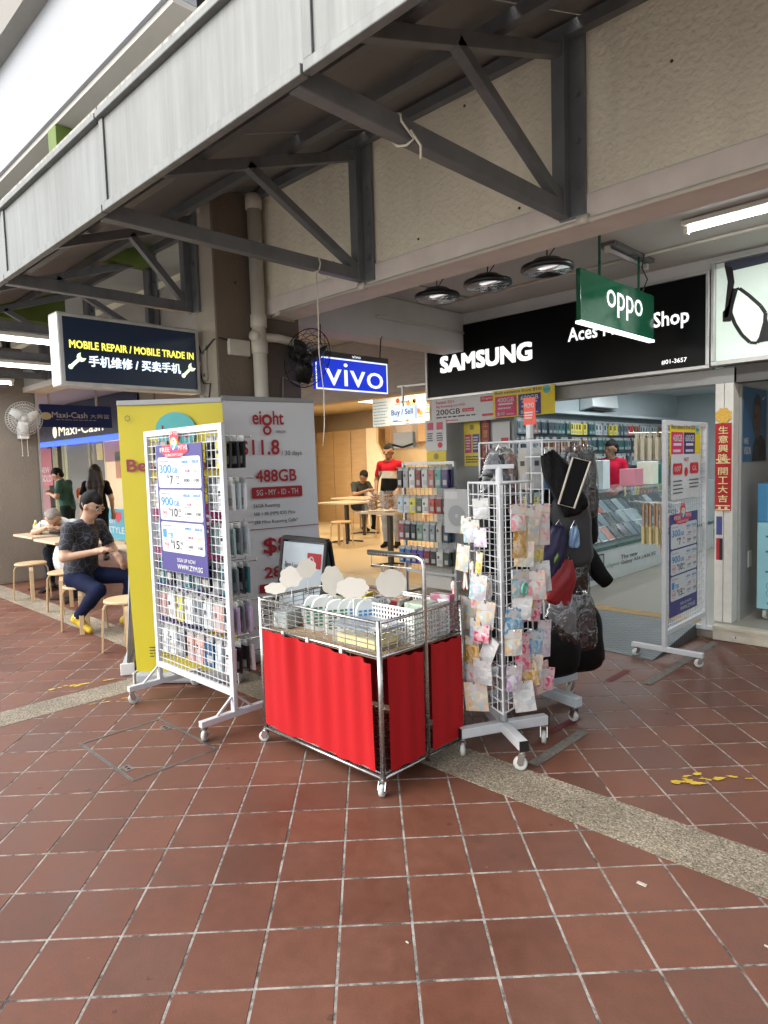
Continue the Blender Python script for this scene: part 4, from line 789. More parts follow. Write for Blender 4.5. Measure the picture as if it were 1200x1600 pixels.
# blue phone brand sign
vs_ = thing('hanging_sign', 'blue lit sign with white rounded lettering behind the cage fan', 'sign', (-4.2, 3.95, 2.12))
MB().box((-4.24, 3.53, 2.125), (-4.205, 4.375, 2.395)).build('panel', M('lit_royal_blue', (.015, .04, .60), .2, var=0, emit=0.35), vs_, bevel=.002)
MB().box((-4.242, 3.53, 2.397), (-4.19, 4.375, 2.44)).build('top_rail', M('rail_dark', (.07, .07, .07), .4), vs_)
s = Sheet((-4.205, 3.53, 2.125), (0, .845, 0), (0, 0, .27)); mVW = M('lit_white_blue', (.80, .87, 1), .5, var=0, emit=0.465)
for r_ in ((0, 0, 1, .045), (0, .955, 1, 1), (0, .045, .014, .955), (.986, .045, 1, .955)): s.rect(*r_, mVW, 1, 'border')
s.text('vivo', .12, .14, .93, .86, mVW, bold=.0, split=True); s.flush(vs_)
s = Sheet((-4.19, 3.53, 2.397), (0, .845, 0), (0, 0, .043)); s.text('vivo', .47, .2, .59, .8, mVW); s.flush(vs_)
MB().tube([(-4.22, 3.6, 2.44), (-4.23, 3.62, 2.66)], .005, 6).tube([(-4.22, 4.3, 2.44), (-4.24, 4.34, 2.62), (-4.3, 4.42, 2.66)], .006, 6).build('hanger', hexmat('#3a2620'), vs_)
# green brand sign
og = thing('hanging_sign', 'dark green glossy hanging sign with white letters and lit lower edge', 'sign', (-2.2, 4.8, 2.41))
MB().box((-2.235, 4.19, 2.425), (-2.20, 5.40, 2.77)).build('panel', M('green_gloss', (.006, .075, .035), .12, var=.05, emit=0.04), og, bevel=.003)
MB().box((-2.24, 4.19, 2.405), (-2.195, 5.40, 2.423)).build('edge_light', M('lit_edge', (.85, 1, .95), .5, var=0, emit=0.93), og)
s = Sheet((-2.20, 4.19, 2.425), (0, 1.21, 0), (0, 0, .345), base=.003); s.text('oppo', .31, .25, .81, .78, mLitW, bold=.0, split=True); s.flush(og)
MB().bar((-2.217, 4.5, 2.77), (-2.217, 4.5, 3.058), .014).bar((-2.217, 5.15, 2.77), (-2.217, 5.15, 3.058), .014).build('hanger_rod', M('green_rod', (.01, .09, .05), .3), og)
tag(MB().tube([(-2.20, 5.18, 2.77), (-2.17, 5.2, 2.86), (-2.2, 5.17, 2.95), (-2.19, 5.19, 3.05)], .005, 6).build('power_cable', hexmat('#15201a'), loc=(-2.2, 5.18, 2.8)), 'thin dark cable beside the green sign rods', 'cable')
# high bay lamps
for k, (x, lab) in enumerate(((-3.29, 'left'), (-2.82, 'middle'), (-2.34, 'right'))):
    h = thing('high_bay_lamp', f'round black high bay lamp, {lab} of the three above the black sign', 'lamp', (x, 4.0, 2.74), 'high bay lamps under the walkway ceiling')
    MB().lathe((x, 4.0, 2.74), [(.16, 0), (.175, .01), (.17, .035), (.12, .05), (.09, .075), (0, .08)], 28).build('housing', hexmat('#141516', .35), h, True)
    MB().lathe((x, 4.0, 2.738), [(.155, .0), (.12, .012), (0.02, .02), (0, .02)], 28).build('reflector', M('reflector', (.75, .76, .78), .12, .9, var=.3, vscale=20), h, True)
    MB().tube([(x - .1, 4, 2.79), (x, 4, 2.83), (x, 4, 3.055)], .005, 6).tube([(x, 4, 2.83), (x + .1, 4, 2.79)], .005, 6).tube([(x, 4, 2.82), (x + .06, 4.02, 2.9), (x + .16, 4.05, 3.05)], .004, 6).build('hanger', hexmat('#1a1a1a'), h)
# tube lamps
mTubeW = M('lit_tube', (.95, .98, 1), .5, var=0, emit=5.58)
def tube_lamp(lab, a_, b_, power, lit=True):
    a_, b_ = V(a_), V(b_); d = (b_ - a_).normalized(); t = thing('tube_lamp', lab, 'tube lamp', a_); side = d.cross(V((0, 0, 1)))
    MB().bar(a_ + V((0, 0, .035)), b_ + V((0, 0, .035)), .13, .03).build('batten', mWhiteP if lit else hexmat('#6a6c6c', .3), t, bevel=.003)
    MB().cyl(a_ + d * .03, b_ - d * .03, .016, 10).build('tube', mTubeW if lit else hexmat('#c8ccd0', .2), t, True)
    for e_ in (a_, b_ - d * .03): MB().bar(e_ , e_ + d * .03, .035, .05).build('end_cap', mWhiteP, t)
    if lit:
        l = bpy.data.lights.new('tube_light', 'AREA'); l.shape = 'RECTANGLE'; l.size = (b_ - a_).length; l.size_y = .03; l.energy = power; l.color = (.95, .98, 1)
        o = bpy.data.objects.new('tube_light', l); COL.objects.link(o); o.parent = t; o.location = (b_ - a_) / 2 - V((0, 0, .02)); o.rotation_euler = (0, 0, math.atan2(d.y, d.x))
tube_lamp('lit tube lamp on the walkway ceiling at the upper right', (-1.72, 4.72, 3.0), (-.4, 4.72, 3.0), 12)
tube_lamp('unlit tube fitting on the ceiling above the green sign', (-2.26, 4.7, 3.01), (-2.26, 5.4, 3.01), 0, False)
for k, (x, lab) in enumerate(((-6.12, 'nearest lit tube lamp under the canopy at the left edge'), (-7.59, 'middle lit tube lamp under the canopy at the left edge'), (-9.06, 'farthest lit tube lamp under the canopy at the left edge'))): tube_lamp(lab, (x, 1.5, 2.625), (x, 2.72, 2.625), 10)
# string hanging from the truss
tag(MB().tube([(-3.2, 2.72, 2.70), (-3.205, 2.73, 2.5), (-3.2, 2.72, 2.2), (-3.19, 2.74, 1.95), (-3.185, 2.73, 1.75), (-3.195, 2.72, 1.62)], .003, 6).tube([(-3.22, 2.72, 2.70), (-3.20, 2.73, 2.69), (-3.16, 2.75, 2.66), (-3.13, 2.75, 2.65)], .005, 5).tube([(-3.20 + .045 * math.cos(t * .7), 2.72, 2.735 + .045 * math.sin(t * .7)) for t in range(9)], .005, 5, closed=True).build('string', hexmat('#d8d2c0'), loc=(-3.2, 2.72, 2.7), smooth=True), 'pale string knotted round the truss and hanging down', 'string')
tag(MB().tube([(-1.72 + .05 * math.cos(t * .7), 1.85 + .01 * t, 2.735 + .05 * math.sin(t * .7)) for t in range(9)], .005, 5, closed=True).tube([(-1.67, 1.9, 2.72), (-1.64, 1.92, 2.66), (-1.65, 1.93, 2.62)], .005, 5).build('string', hexmat('#d8d2c0'), loc=(-1.72, 1.87, 2.7), smooth=True), 'short string knot on the nearest truss member', 'string')
# cage fan
def cage_fan(name, lab, c, ax, r, mat, wire, loc, nring=5, nrad=22, blade=None):
    t = thing(name, lab, 'fan', loc); ax = V(ax).normalized(); a_ = ax.orthogonal().normalized(); b_ = ax.cross(a_); c = V(c); g = MB()
    for side in (1, -1):
        for k in range(1, nring + 1):
            rr = r * k / nring; dz = side * .085 * (1 - (k / nring) ** 2) 
            g.tube([c + a_ * (rr * math.cos(t_ * math.tau / 28)) + b_ * (rr * math.sin(t_ * math.tau / 28)) + ax * dz for t_ in range(28)], wire * (1.8 if k == nring else 1), 5, closed=True)
        for k in range(nrad):
            al = k * math.tau / nrad; pts = []
            for q in range(1, 6): rr = r * q / 5; pts.append(c + a_ * (rr * math.cos(al + side * q * .12)) + b_ * (rr * math.sin(al + side * q * .12)) + ax * (side * .085 * (1 - (q / 5) ** 2)))
            g.tube(pts, wire, 4)
    g.build('cage', mat, t, True)
    MB().lathe(c - ax * .2, [(0, 0), (.05, .01), (.062, .05), (.062, .13), (.045, .17), (0, .18)], 18, ax=ax).build('motor', blade or mat, t, True)
    bl_ = MB()
    for k in range(3):
        a0 = k * math.tau / 3 + 1.55; n_ = 6
        vs, fs = [], []
        for i in range(n_ + 1):
            rr = r * (.12 + .72 * i / n_); w = .28 * r * (1.15 + .8 * math.sin(math.pi * (i / n_) ** .8)) * (1 if i else .6)
            dirv = a_ * math.cos(a0 + .25 * i / n_) + b_ * math.sin(a0 + .25 * i / n_); tan = -a_ * math.sin(a0 + .25 * i / n_) + b_ * math.cos(a0 + .25 * i / n_)
            vs += [c + dirv * rr - tan * w / 2 - ax * .03, c + dirv * rr + tan * w / 2 + ax * .03, c + dirv * rr + tan * w / 2 + ax * .034, c + dirv * rr - tan * w / 2 - ax * .026]
            if i: b = 4 * (i - 1); fs += [[b, b + 1, b + 5, b + 4], [b + 3, b + 7, b + 6, b + 2], [b + 1, b + 2, b + 6, b + 5], [b, b + 4, b + 7, b + 3]]
        fs += [[0, 3, 2, 1], [4 * n_, 4 * n_ + 1, 4 * n_ + 2, 4 * n_ + 3]]; bl_.add(vs, fs)
    b = bl_.build('blades', blade or mat, t, True); MB().lathe(c - ax * .03, [(0, 0), (.045, 0), (.04, .06), (0, .07)], 14, ax=ax).build('hub', blade or mat, b, True)
    return t
mFanB = hexmat('#1b1b1a', .4)
fan = cage_fan('cage_fan', 'black wire cage wall fan beside the brown pillar', (-4.12, 3.385, 2.345), (.93, .05, -.36), .235, mFanB, .0022, (-4.2, 3.4, 2.3), nrad=16)
MB().tube([(-4.29, 3.38, 2.40), (-4.33, 3.40, 2.45), (-4.36, 3.42, 2.45)], .022, 8).box((-4.362, 3.38, 2.38), (-4.345, 3.50, 2.52)).build('wall_bracket', mFanB, fan)
MB().tube([(-4.2, 3.52, 2.2), (-4.26, 3.42, 2.15), (-4.34, 3.3, 2.22), (-4.345, 3.28, 1.9), (-4.345, 3.27, 1.3)], .008, 6).build('cord', M('grey_flex', (.3, .3, .3), .4), fan, True)
mFanW = M('fan_white', (.72, .72, .70), .4, var=.05)
f2 = cage_fan('wall_fan', 'white wall fan on the grey pillar at the far left', (-9.80, 3.05, 2.25), (1, -.15, -.2), .23, mFanW, .0018, (-9.9, 3, 2.2), nring=6, nrad=40)
MB().box((-9.99, 3.0, 1.98), (-9.86, 3.12, 2.16)).bar((-9.95, 3.06, 2.1), (-9.9, 3.06, 2.25), .05).build('switch_box', mFanW, f2, bevel=.01)
for y in (3.03, 3.1): MB().tube([(-9.9, y, 1.98), (-9.9, y, 1.76)], .003, 5).lathe((-9.9, y, 1.75), [(0, -.012), (.011, 0), (0, .012)], 8).build('pull_cord', mFanW, f2)

# ================================================================== BANNERS
def rollup(lab, A, B, z0, z1, face, back='#d4d6d6', lean=(0, 0)):
    lean = V((*lean, 0))
    A, B = V((*A, 0)), V((*B, 0)); u = (B - A); W_ = u.length; ud = u.normalized(); n = ud.cross(V((0, 0, 1))); t = thing('rollup_banner', lab, 'banner', A + V((0, 0, 0)))
    vs, fs = [], []; nu, nv = 6, 10
    for j in range(nv + 1):
        for i in range(nu + 1):
            x = i / nu; y = j / nv; w = .006 * math.sin(5 * x + 3 * y) + .012 * math.sin(math.pi * y) * (2 * x - 1) ** 2; vs.append(A + u * x + V((0, 0, z0 + (z1 - z0) * y)) + n * w + lean * y)
    for j in range(nv):
        for i in range(nu): q = j * (nu + 1) + i; fs.append([q, q + 1, q + nu + 2, q + nu + 1])
    k = len(vs); vs2 = [v - n * .003 for v in vs]
    MB().add(vs, fs).build('banner_sheet', face, t, True); MB().add(vs2, [f[::-1] for f in fs]).build('banner_back', hexmat(back), t, True)
    mBase = hexmat('#9a9c9e', .35)
    MB().obox(A + u / 2 + V((0, 0, .045)), u / 2, n * .045, V((0, 0, .04))).build('base_cassette', mBase, t, bevel=.02)
    for e_ in (A - ud * .006, B + ud * .006): MB().obox(e_ + V((0, 0, .045)), ud * .006, n * .05, V((0, 0, .045))).build('end_cap', hexmat('#d8d8d4', .35), t, bevel=.01)
    MB().bar(A + lean + V((0, 0, z1 + .012)), B + lean + V((0, 0, z1 + .012)), .022, .036).build('top_rail', mBase, t, bevel=.006)
    MB().cyl(A + u / 2 - n * .03 + V((0, 0, .08)), A + lean + u / 2 - n * .02 + V((0, 0, z1)), .008, 8).build('support_pole', mBase, t)
    return t, Sheet(A + V((0, 0, z0)) + n * .016, u, V((0, 0, z1 - z0)) + lean, base=.001)
mYB = M('banner_yellow', (.50, .42, .015), .55, var=.05, vscale=2); mMag = hexmat('#8f1f5c'); mNav = hexmat('#2a2760'); mMar = hexmat('#7a1030')
yb, s = rollup('yellow roll-up banner behind the white grid rack', (-4.47, 2.01), (-3.93, 2.50), .085, 1.95, mYB, lean=(-.012, -.025))
s.disc(.55, .90, .14, hexmat('#4aa3a3'), 0, sy=.9); s.text('heya', .42, .86, .68, .92, mMar, 2, bold=.03); s.text('Best', .06, .755, .40, .80, mMar, bold=.03); s.text('network', .44, .75, .96, .80, mMar, bold=.03); s.text('from $10!', .24, .68, .80, .73, mMar, bold=.03)
s.rect(.26, .38, .94, .635, mPW, 0, rad=.03); s.rect(.275, .385, .93, .63, mMag, 1, rad=.03); s.text('400GB', .35, .52, .85, .59, mPW, 3, bold=.02); s.rect(.26, .15, .94, .365, mPW, 0, rad=.03); s.rect(.275, .155, .93, .36, mNav, 1, rad=.03); s.text('600GB', .35, .26, .85, .33, mPW, 3, bold=.02)
s.text('PO', .22, .115, .34, .135, mMar, bold=.03); s.text('STPAID', .36, .115, .66, .135, mMar, bold=.03); s.lines(.15, .055, .75, .10, 4, mInk, fill=.3); s.disc(.1, .95, .02, mInk, inner=.8, n=8); s.flush(yb)
wb, s = rollup('white roll-up banner seen edge-on left of the yellow one', (-4.71, 2.05), (-5.41, 2.45), .085, 1.90, M('banner_white', (.66, .68, .70), .5, var=.04), lean=(.045, .10)); s.rect(0, 0, .03, 1, hexmat('#2f7fb5'), 0); s.flush(wb)
mEB = M('banner_silver', (.80, .82, .85), .5, var=.05, vscale=2)
eb, s = rollup('silver white roll-up banner with red phone plan prices', (-4.25, 2.66), (-4.12, 3.42), .10, 2.0, mEB); mER = hexmat('#a81826')
s.text('ei', .30, .905, .395, .958, mER, bold=.03); s.text('ht', .52, .905, .64, .96, mER, bold=.03)
for yy in (.923, .882): s.disc(.455, yy, .044 if yy > .9 else .036, mER, 1, inner=.52)
s.text('telecom', .55, .872, .66, .886, mInk); s.text('$11.8', .15, .775, .58, .845, mER, bold=.03); s.text('/ 30 days', .60, .775, .83, .80, mInk); s.text('488GB', .31, .675, .76, .725, mER, bold=.03)
s.rect(.26, .61, .82, .655, mER, 1, rad=.012); s.text('SG - MY - ID - TH', .31, .622, .77, .645, mPW, 3, bold=.015)
s.text('26GB Roaming', .27, .57, .56, .588, mInk, bold=.01); s.text('388 + 88 (MM) IDD Mins', .27, .537, .73, .555, mInk, bold=.01); s.text('288 Mins Roaming Calls*', .27, .504, .76, .522, mInk, bold=.01); s.rect(.15, .485, 1, .488, mMar, 1)
s.text('$8', .36, .375, .66, .45, mER, bold=.03); s.text('28GB', .36, .285, .8, .33, mER, bold=.03); s.rect(.3, .225, .8, .262, mER, 1, rad=.012); s.lines(.3, .12, .8, .21, 3, mInk, fill=.3); s.text('Sign up now!', .12, .078, .5, .10, mER, bold=.015); s.text('Lowest prices', .12, .045, .42, .06, mER); s.flush(eb)

# ================================================================== RACKS
mRackW = M('rack_white', (.52, .54, .56), .35, var=.05, vscale=20); mRackG = M('rack_grey', (.42, .44, .45), .35, .3, var=.06); mChrome = M('chrome', (.62, .62, .62), .18, 1, var=.1, vscale=30); mRub = hexmat('#b9bcb8', .4); mBlk = hexmat('#141414', .4)
def castor(parent, x, y, ztop, r=.034, a_=0, mat=None):
    d = V((math.cos(a_), math.sin(a_), 0)); sd = V((-d.y, d.x, 0)); c = V((x, y, r)) - d * .012; f = MB()
    f.cyl((x, y, ztop), (x, y, ztop - .012), .018, 10)
    for s_ in (-1, 1): f.bar(V((x, y, ztop - .012)) + sd * (.017 * s_), c + sd * (.017 * s_), .004, .03, up=d)
    k = f.build('castor', mat or mChrome, parent)
    MB().lathe(c - sd * .012, [(0, 0), (r * .8, .0), (r, .004), (r, .02), (r * .8, .024), (0, .024)], 18, ax=sd).build('wheel', mRub, k, True); MB().lathe(c - sd * .014, [(0, 0), (r * .35, 0), (r * .35, .028), (0, .028)], 10, ax=sd).build('wheel_hub', mChrome, k)
def grid(o, u, v, nu, nv, w, mb=None):
    m = mb or MB(); o, u, v = V(o), V(u), V(v); n = u.cross(v).normalized()
    for i in range(1, nu): m.bar(o + u * (i / nu), o + u * (i / nu) + v, w, w, up=n)
    for j in range(1, nv): m.bar(o + v * (j / nv) + n * w * .7, o + v * (j / nv) + u + n * w * .7, w, w, up=n)
    return m
# ---- left grid rack
LX0, LX1, LY, LT, LB = -4.10, -3.21, 2.0, 1.75, .22
lr = thing('grid_rack', 'tall white wire grid rack in front of the banners', 'display rack', ((LX0 + LX1) / 2, LY, 0))
for x in (LX0, LX1): MB().bar((x, LY, .115), (x, LY, LT), .038, .026, up=(0, 1, 0)).build('post', mRackW, lr, bevel=.003)
for z in (LT - .019, LB): MB().bar((LX0 + .02, LY, z), (LX1 - .02, LY, z), .026, .038).build('rail', mRackW, lr, bevel=.003)
grid((LX0 + .02, LY, LB), (LX1 - LX0 - .04, 0, 0), (0, 0, LT - LB), 18, 31, .0042).build('wire_grid', mRackW, lr)
for x in (LX0, LX1):
    f = MB().bar((x, LY - .22, .10), (x, LY + .30, .10), .036, .034).build('foot_bar', mRackW, lr, bevel=.003)
    MB().bar((x, LY - .12, .11), (x, LY - .015, .2), .012).bar((x, LY + .12, .11), (x, LY + .015, .2), .012).build('stay', mRackW, f)
    castor(lr, x, LY - .20, .085, a_=2.2 + x); castor(lr, x, LY + .27, .085, a_=1.2)
# plan poster
mPur = hexmat('#3f3a78'); mBlu = hexmat('#2a86c0'); mOrg = hexmat('#d09a68'); mMg = hexmat('#a8386c')
def plan_poster(lab, o, u, v):
    t, s = poster('plan_poster', lab, o, u, v, mPur, .004)
    for k, (g_, un, p1, p2, a1, a2, m5, mm) in enumerate((('300', 'GB', '7', '77', '200GB', '100GB', '3GB', '300'), ('900', 'GB', '10', '10', '300GB', '600GB', '5GB', '1,000'), ('1', 'TB', '15', '10', '400GB', '600GB', '10GB', '2,000'))):
        y0 = .665 - k * .255; y1 = y0 + .24; h = y1 - y0
        def Y_(f): return y0 + h * f
        s.rect(.035, y0, .965, y1, mPW, 0, rad=.018); s.text(('ROAM SAVER', 'ROAM PLUS', 'ROAM SMART')[k], .07, Y_(.84), .28, Y_(.89), mPur)
        s.text(g_, .07, Y_(.48), .07 + (.27 if k < 2 else .08), Y_(.76), mBlu, bold=.02); s.text(un, .36 if k < 2 else .17, Y_(.48), .48 if k < 2 else .30, Y_(.64), mBlu, bold=.015)
        s.text('$', .24, Y_(.30), .28, Y_(.42), mInk); s.text(p1, .30, Y_(.12), .31 + .06 * len(p1), Y_(.40), mInk, bold=.02); s.text(p2, .44, Y_(.28), .51, Y_(.38), mInk); s.lines(.44, Y_(.12), .51, Y_(.18), 1, mInk)
        s.rect(.525, Y_(.08), .53, Y_(.92), hexmat('#c4c8cc'), 1)
        s.text(a1, .57, Y_(.78), .71, Y_(.87), mBlu, bold=.01); s.text(a2, .78, Y_(.78), .93, Y_(.87), mBlu, bold=.01); s.lines(.57, Y_(.70), .70, Y_(.73), 1, mBlu); s.lines(.78, Y_(.70), .94, Y_(.73), 1, mBlu)
        s.text(m5, .63, Y_(.50), .74, Y_(.58), mMg, bold=.01); s.lines(.56, Y_(.43), .75, Y_(.46), 1, mMg); s.text('5G', .83, Y_(.49), .91, Y_(.58), mOrg, bold=.01); s.lines(.82, Y_(.43), .93, Y_(.46), 1, mOrg)
        s.text(mm, .60, Y_(.19), .73, Y_(.29), mInk, bold=.01); s.text('100', .83, Y_(.19), .93, Y_(.29), mInk, bold=.01); s.lines(.61, Y_(.12), .72, Y_(.15), 1, mInk); s.lines(.85, Y_(.12), .91, Y_(.15), 1, mInk)
        if k: s.disc(.14, Y_(.25), .03, hexmat('#c8485a'), 1, inner=.88, n=14); s.text('FREE', .09, Y_(.20), .19, Y_(.30), hexmat('#c8485a'))
    s.text('SIGN UP NOW', .36, .085, .76, .115, mPW, bold=.015); s.text('WWW.ZYM.SG', .36, .028, .90, .068, mPW, bold=.03)
    # red badge with a rainbow figure
    rb = hexmat('#c8304a'); 
    s.poly([(.10, .96), (.16, .99), (.34, 1.005), (.36, 1.10), (.52, 1.10), (.54, 1.005), (.72, .99), (.74, .945), (.62, .915), (.55, .895), (.28, .895), (.2, .92)], rb, 2, 'badge'); s.text('UP TO', .345, 1.07, .53, 1.095, mPW, 4, bold=.02)
    for q, c in enumerate(('#d84a3a', '#e08a2a', '#e0c83a', '#5ab06a', '#3a8ac0', '#5a4a9a')): 
        y = 1.06 - q * .018; s.rect(.365, y - .018, .515, y, hexmat(c), 4, 'rainbow_figure')
    s.text('9', .385, .955, .495, 1.055, mPW, 6, bold=.03); s.text('FREE', .12, .945, .345, .98, mPW, 6, bold=.03); s.text('MTHS', .535, .955, .73, .99, mPW, 6, bold=.03); s.text('SUBSCRIPTION', .24, .91, .62, .93, mPW, 6, bold=.02)
    s.flush(t); return t
plan_poster('purple phone plan poster with three white panels on the left grid rack', (-3.92, LY - .03, .87), (.55, 0, 0), (0, -.004, .78))
# hanging packs on the back of the left rack
def hook(parent, a_, b_, r=.003):
    a_, b_ = V(a_), V(b_); MB().tube([a_, b_, b_ + V((0, 0, .015))], r, 5).build('hook', mChrome, parent)
def printed(name, cols, scale=46):
    if name in MATS: return MATS[name]
    m = M(name, cols[0], .35, var=0); t = m.node_tree; N = t.nodes; L = t.links; b = N['Principled BSDF']
    tc = N.new('ShaderNodeTexCoord'); v = N.new('ShaderNodeTexVoronoi'); v.inputs['Scale'].default_value = scale; L.new(tc.outputs['Object'], v.inputs['Vector'])
    n = N.new('ShaderNodeTexNoise'); n.inputs['Scale'].default_value = scale * 1.4; L.new(tc.outputs['Object'], n.inputs['Vector']); sp = N.new('ShaderNodeSeparateColor'); L.new(v.outputs['Color'], sp.inputs[0])
    ad = N.new('ShaderNodeMath'); ad.operation = 'MULTIPLY_ADD'; ad.inputs[1].default_value = .8; L.new(sp.outputs[0], ad.inputs[0]); mm = N.new('ShaderNodeMath'); mm.operation = 'MULTIPLY'; mm.inputs[1].default_value = .2; L.new(n.outputs['Fac'], mm.inputs[0]); L.new(mm.outputs[0], ad.inputs[2])
    cr = N.new('ShaderNodeValToRGB'); cr.color_ramp.interpolation = 'CONSTANT'; L.new(ad.outputs[0], cr.inputs[0])
    for i, c in enumerate(cols):
        el = cr.color_ramp.elements[i] if i < 2 else cr.color_ramp.elements.new(i / len(cols)); el.position = i / len(cols); lc = lin(c); g_ = sum(lc) / 3; el.color = (*[max(0, (g_ + (x_ - g_) * 1.8)) * .60 for x_ in lc], 1)
    L.new(cr.outputs[0], b.inputs['Base Color']); return m
CASE = [('#d9dcdc', 'white'), ('#d4a8a0', 'pink'), ('#9fb4b4', 'pale teal'), ('#6d767c', 'grey'), ('#24507a', 'blue'), ('#b8c4c8', 'frosted'), ('#26282c', 'black'), ('#c9b8d8', 'lilac'), ('#2f6a70', 'dark teal'), ('#c9c04a', 'yellow')]
def case_mesh(c, w=.088, h=.175, t=.014):
    m = MB(); m.box((-w / 2, -t / 2, -h), (w / 2, t / 2, -.022)); m.box((-w / 2 + .008, -t / 2 - .002, -h + .012), (w / 2 - .008, -t / 2, -.05), 1); m.box((-w / 2 + .008, t / 2, -h + .012), (w / 2 - .008, t / 2 + .002, -.05), 1)
    m.box((-w / 2 + .012, -t / 2 - .0035, -.09), (-w / 2 + .036, -t / 2 - .002, -.062), 2); m.box((-w / 2 + .006, -.002, -.022), (w / 2 - .006, .002, .012), 3); m.box((-w / 2 + .02, -t / 2 - .003, -h * .85), (w / 2 - .012, -t / 2 - .002, -h * .6), 3); return m.mesh('phone_case', [hexmat(c, .2), hexmat(c, .35), hexmat('#3a3d42', .3), hexmat('#a8aaa8', .3)])
CM = {n: case_mesh(c) for c, n in CASE}
ORD = ('first', 'second', 'third', 'fourth', 'fifth', 'sixth', 'seventh', 'eighth', 'ninth')
def hang(me, name, lab, cat, group, loc, rz=0, tilt=0, sc=1):
    ob = bpy.data.objects.new(name, me); COL.objects.link(ob); ob.location = loc; ob.rotation_euler = (tilt, 0, rz); ob.scale = (sc,) * 3; return tag(ob, lab, cat, group)
rows = [(1.68, 'top', ['yellow', 'black', 'black', 'black']), (1.44, 'second', ['white', 'white', 'frosted']), (1.18, 'third', ['frosted', 'pale teal', 'grey', 'frosted']), (.95, 'fourth', ['dark teal', 'grey', 'black', 'dark teal']), (.72, 'fifth', ['black', 'lilac', 'grey', 'lilac']), (.49, 'lowest', ['white', 'black', 'black'])]
for r_, (z, nm, cols) in enumerate(rows):
    for k in range(8):
        x = LX1 - .07 - k * .112; deep = k == 0; hidden = -3.86 < x < -3.40 and z > 1.0
        if hidden: continue
        hook(lr, (x, LY + .005, z), (x, LY + (.24 if k < 3 else .12), z - .004))
        c2 = cols if r_ < 4 or k == 0 else (['white', 'pink', 'frosted', 'grey', 'white', 'yellow'] if r_ == 4 else ['white', 'frosted', 'blue', 'pink', 'pink', 'grey', 'white'])
        n_ = (4 if deep else 3 if k < 3 else 2); cc_ = [c2[(k * 2 + q // (2 if not deep else 1)) % len(c2)] for q in range(n_)]
        if not deep: cc_ = [c2[k % len(c2)]] * n_
        for q in range(n_):
            col_ = cc_[q]; hang(CM[col_], 'phone_case', f'{col_} phone case pack, {ORD[q]} on {ORD[k]} hook from right, {nm} row, left grid rack', 'phone case', f'{col_} cases in the {nm} row of the left grid rack', (x + R.uniform(-.006, .006), LY + .035 + q * (.042 if deep else .03), z - .008), R.uniform(-.12, .12), R.uniform(-.05, .05), 1.0)
# ---- right grid rack, side-on by the shop door
RX, RY0, RY1, RT, RB = -1.87, 4.78, 5.60, 1.745, .20
rr_ = thing('grid_rack', 'white wire grid rack covered with posters beside the shop door', 'display rack', (RX, (RY0 + RY1) / 2, 0))
for y in (RY0, RY1): MB().bar((RX, y, .10), (RX, y, RT), .03, .038, up=(0, 1, 0)).build('post', mRackW, rr_, bevel=.003)
for z in (RT - .019, RB): MB().bar((RX, RY0 + .02, z), (RX, RY1 - .02, z), .026, .038).build('rail', mRackW, rr_, bevel=.003)
grid((RX, RY0 + .02, RB), (0, RY1 - RY0 - .04, 0), (0, 0, RT - RB), 20, 29, .004).build('wire_grid', mRackW, rr_)
for y in (RY0, RY1):
    MB().bar((RX - .24, y, .085), (RX + .27, y, .085), .036, .034).build('foot_bar', mRackW, rr_, bevel=.003); castor(rr_, RX - .2, y, .07, .03, 1); castor(rr_, RX + .25, y, .07, .03, .6)
yellow_poster('yellow plan poster at the top of the grid rack by the door', (RX + .012, RY0 + .06, 1.42), (0, .62, 0), (0, 0, .31))
t, s = poster('telecom_poster', 'white card with red pills on the grid rack by the door', (RX + .022, RY0 + .06, 1.17), (0, .58, 0), (0, 0, .33), mPW)
s.rect(.05, .55, .36, .80, mRedC, 1, rad=.02); s.rect(.62, .55, .93, .80, mRedC, 1, rad=.02); s.text('107', .1, .62, .3, .73, mPW, 3); s.text('GL', .7, .62, .86, .73, mPW, 3); s.disc(.49, .60, .035, mRedC, 1); s.text('SGT', .42, .84, .58, .92, mRedC, bold=.02); s.lines(.06, .1, .4, .45, 4, mInk, fill=.3); s.lines(.6, .2, .95, .45, 3, mInk, fill=.3); s.flush(t)
plan_poster('purple phone plan poster with three white panels on the rack by the door', (RX + .012, RY0 + .06, .30), (0, .56, 0), (0, 0, .76))
mSock = M('sock_pack', (.55, .50, .36), .5, var=.2, vscale=40)
sock = MB().box((-.018, -.012, -.19), (.018, .012, -.03)).box((-.02, -.002, -.03), (.02, .002, .01)).mesh('slim_pack', [hexmat('#c2bda8')]); cabl = MB().box((-.022, -.01, -.30), (.022, .01, -.17), 1).box((-.014, -.006, -.17), (.014, .006, -.0)).mesh('cable_pack', [hexmat('#b09070'), hexmat('#c8bc8a')])
for z, me, nm, nn in ((1.66, sock, 'cream slim pack', 4), (1.15, cabl, 'tan cable pack', 3)):
    for yk, y in enumerate((RY0 + .02, RY0 + .10)):
        hook(rr_, (RX, y, z), (RX - .27, y, z + .01))
        for q in range(nn): hang(me, 'hanging_pack', f'{nm}, {ORD[q]} from the post, on the {("near", "far")[yk]} hook of the door grid rack', 'accessory pack', f'{nm}s left of the door grid rack', (RX - .06 - q * .05, y, z - .005), math.pi / 2 + R.uniform(-.2, .2))
# goods hung inside the shop side of that rack
for q in range(14):
    c, nm = CASE[(q * 3) % 10]; y = RY0 + .15 + (q % 7) * .095; z = 1.45 - (q // 7) * .5
    hang(CM[nm], 'phone_case', f'{nm} phone case pack hung behind the rack by the door', 'phone case', f'{nm} cases behind the door grid rack', (RX - .05 - .02 * (q % 3), y, z), math.pi / 2 + R.uniform(-.1, .1))
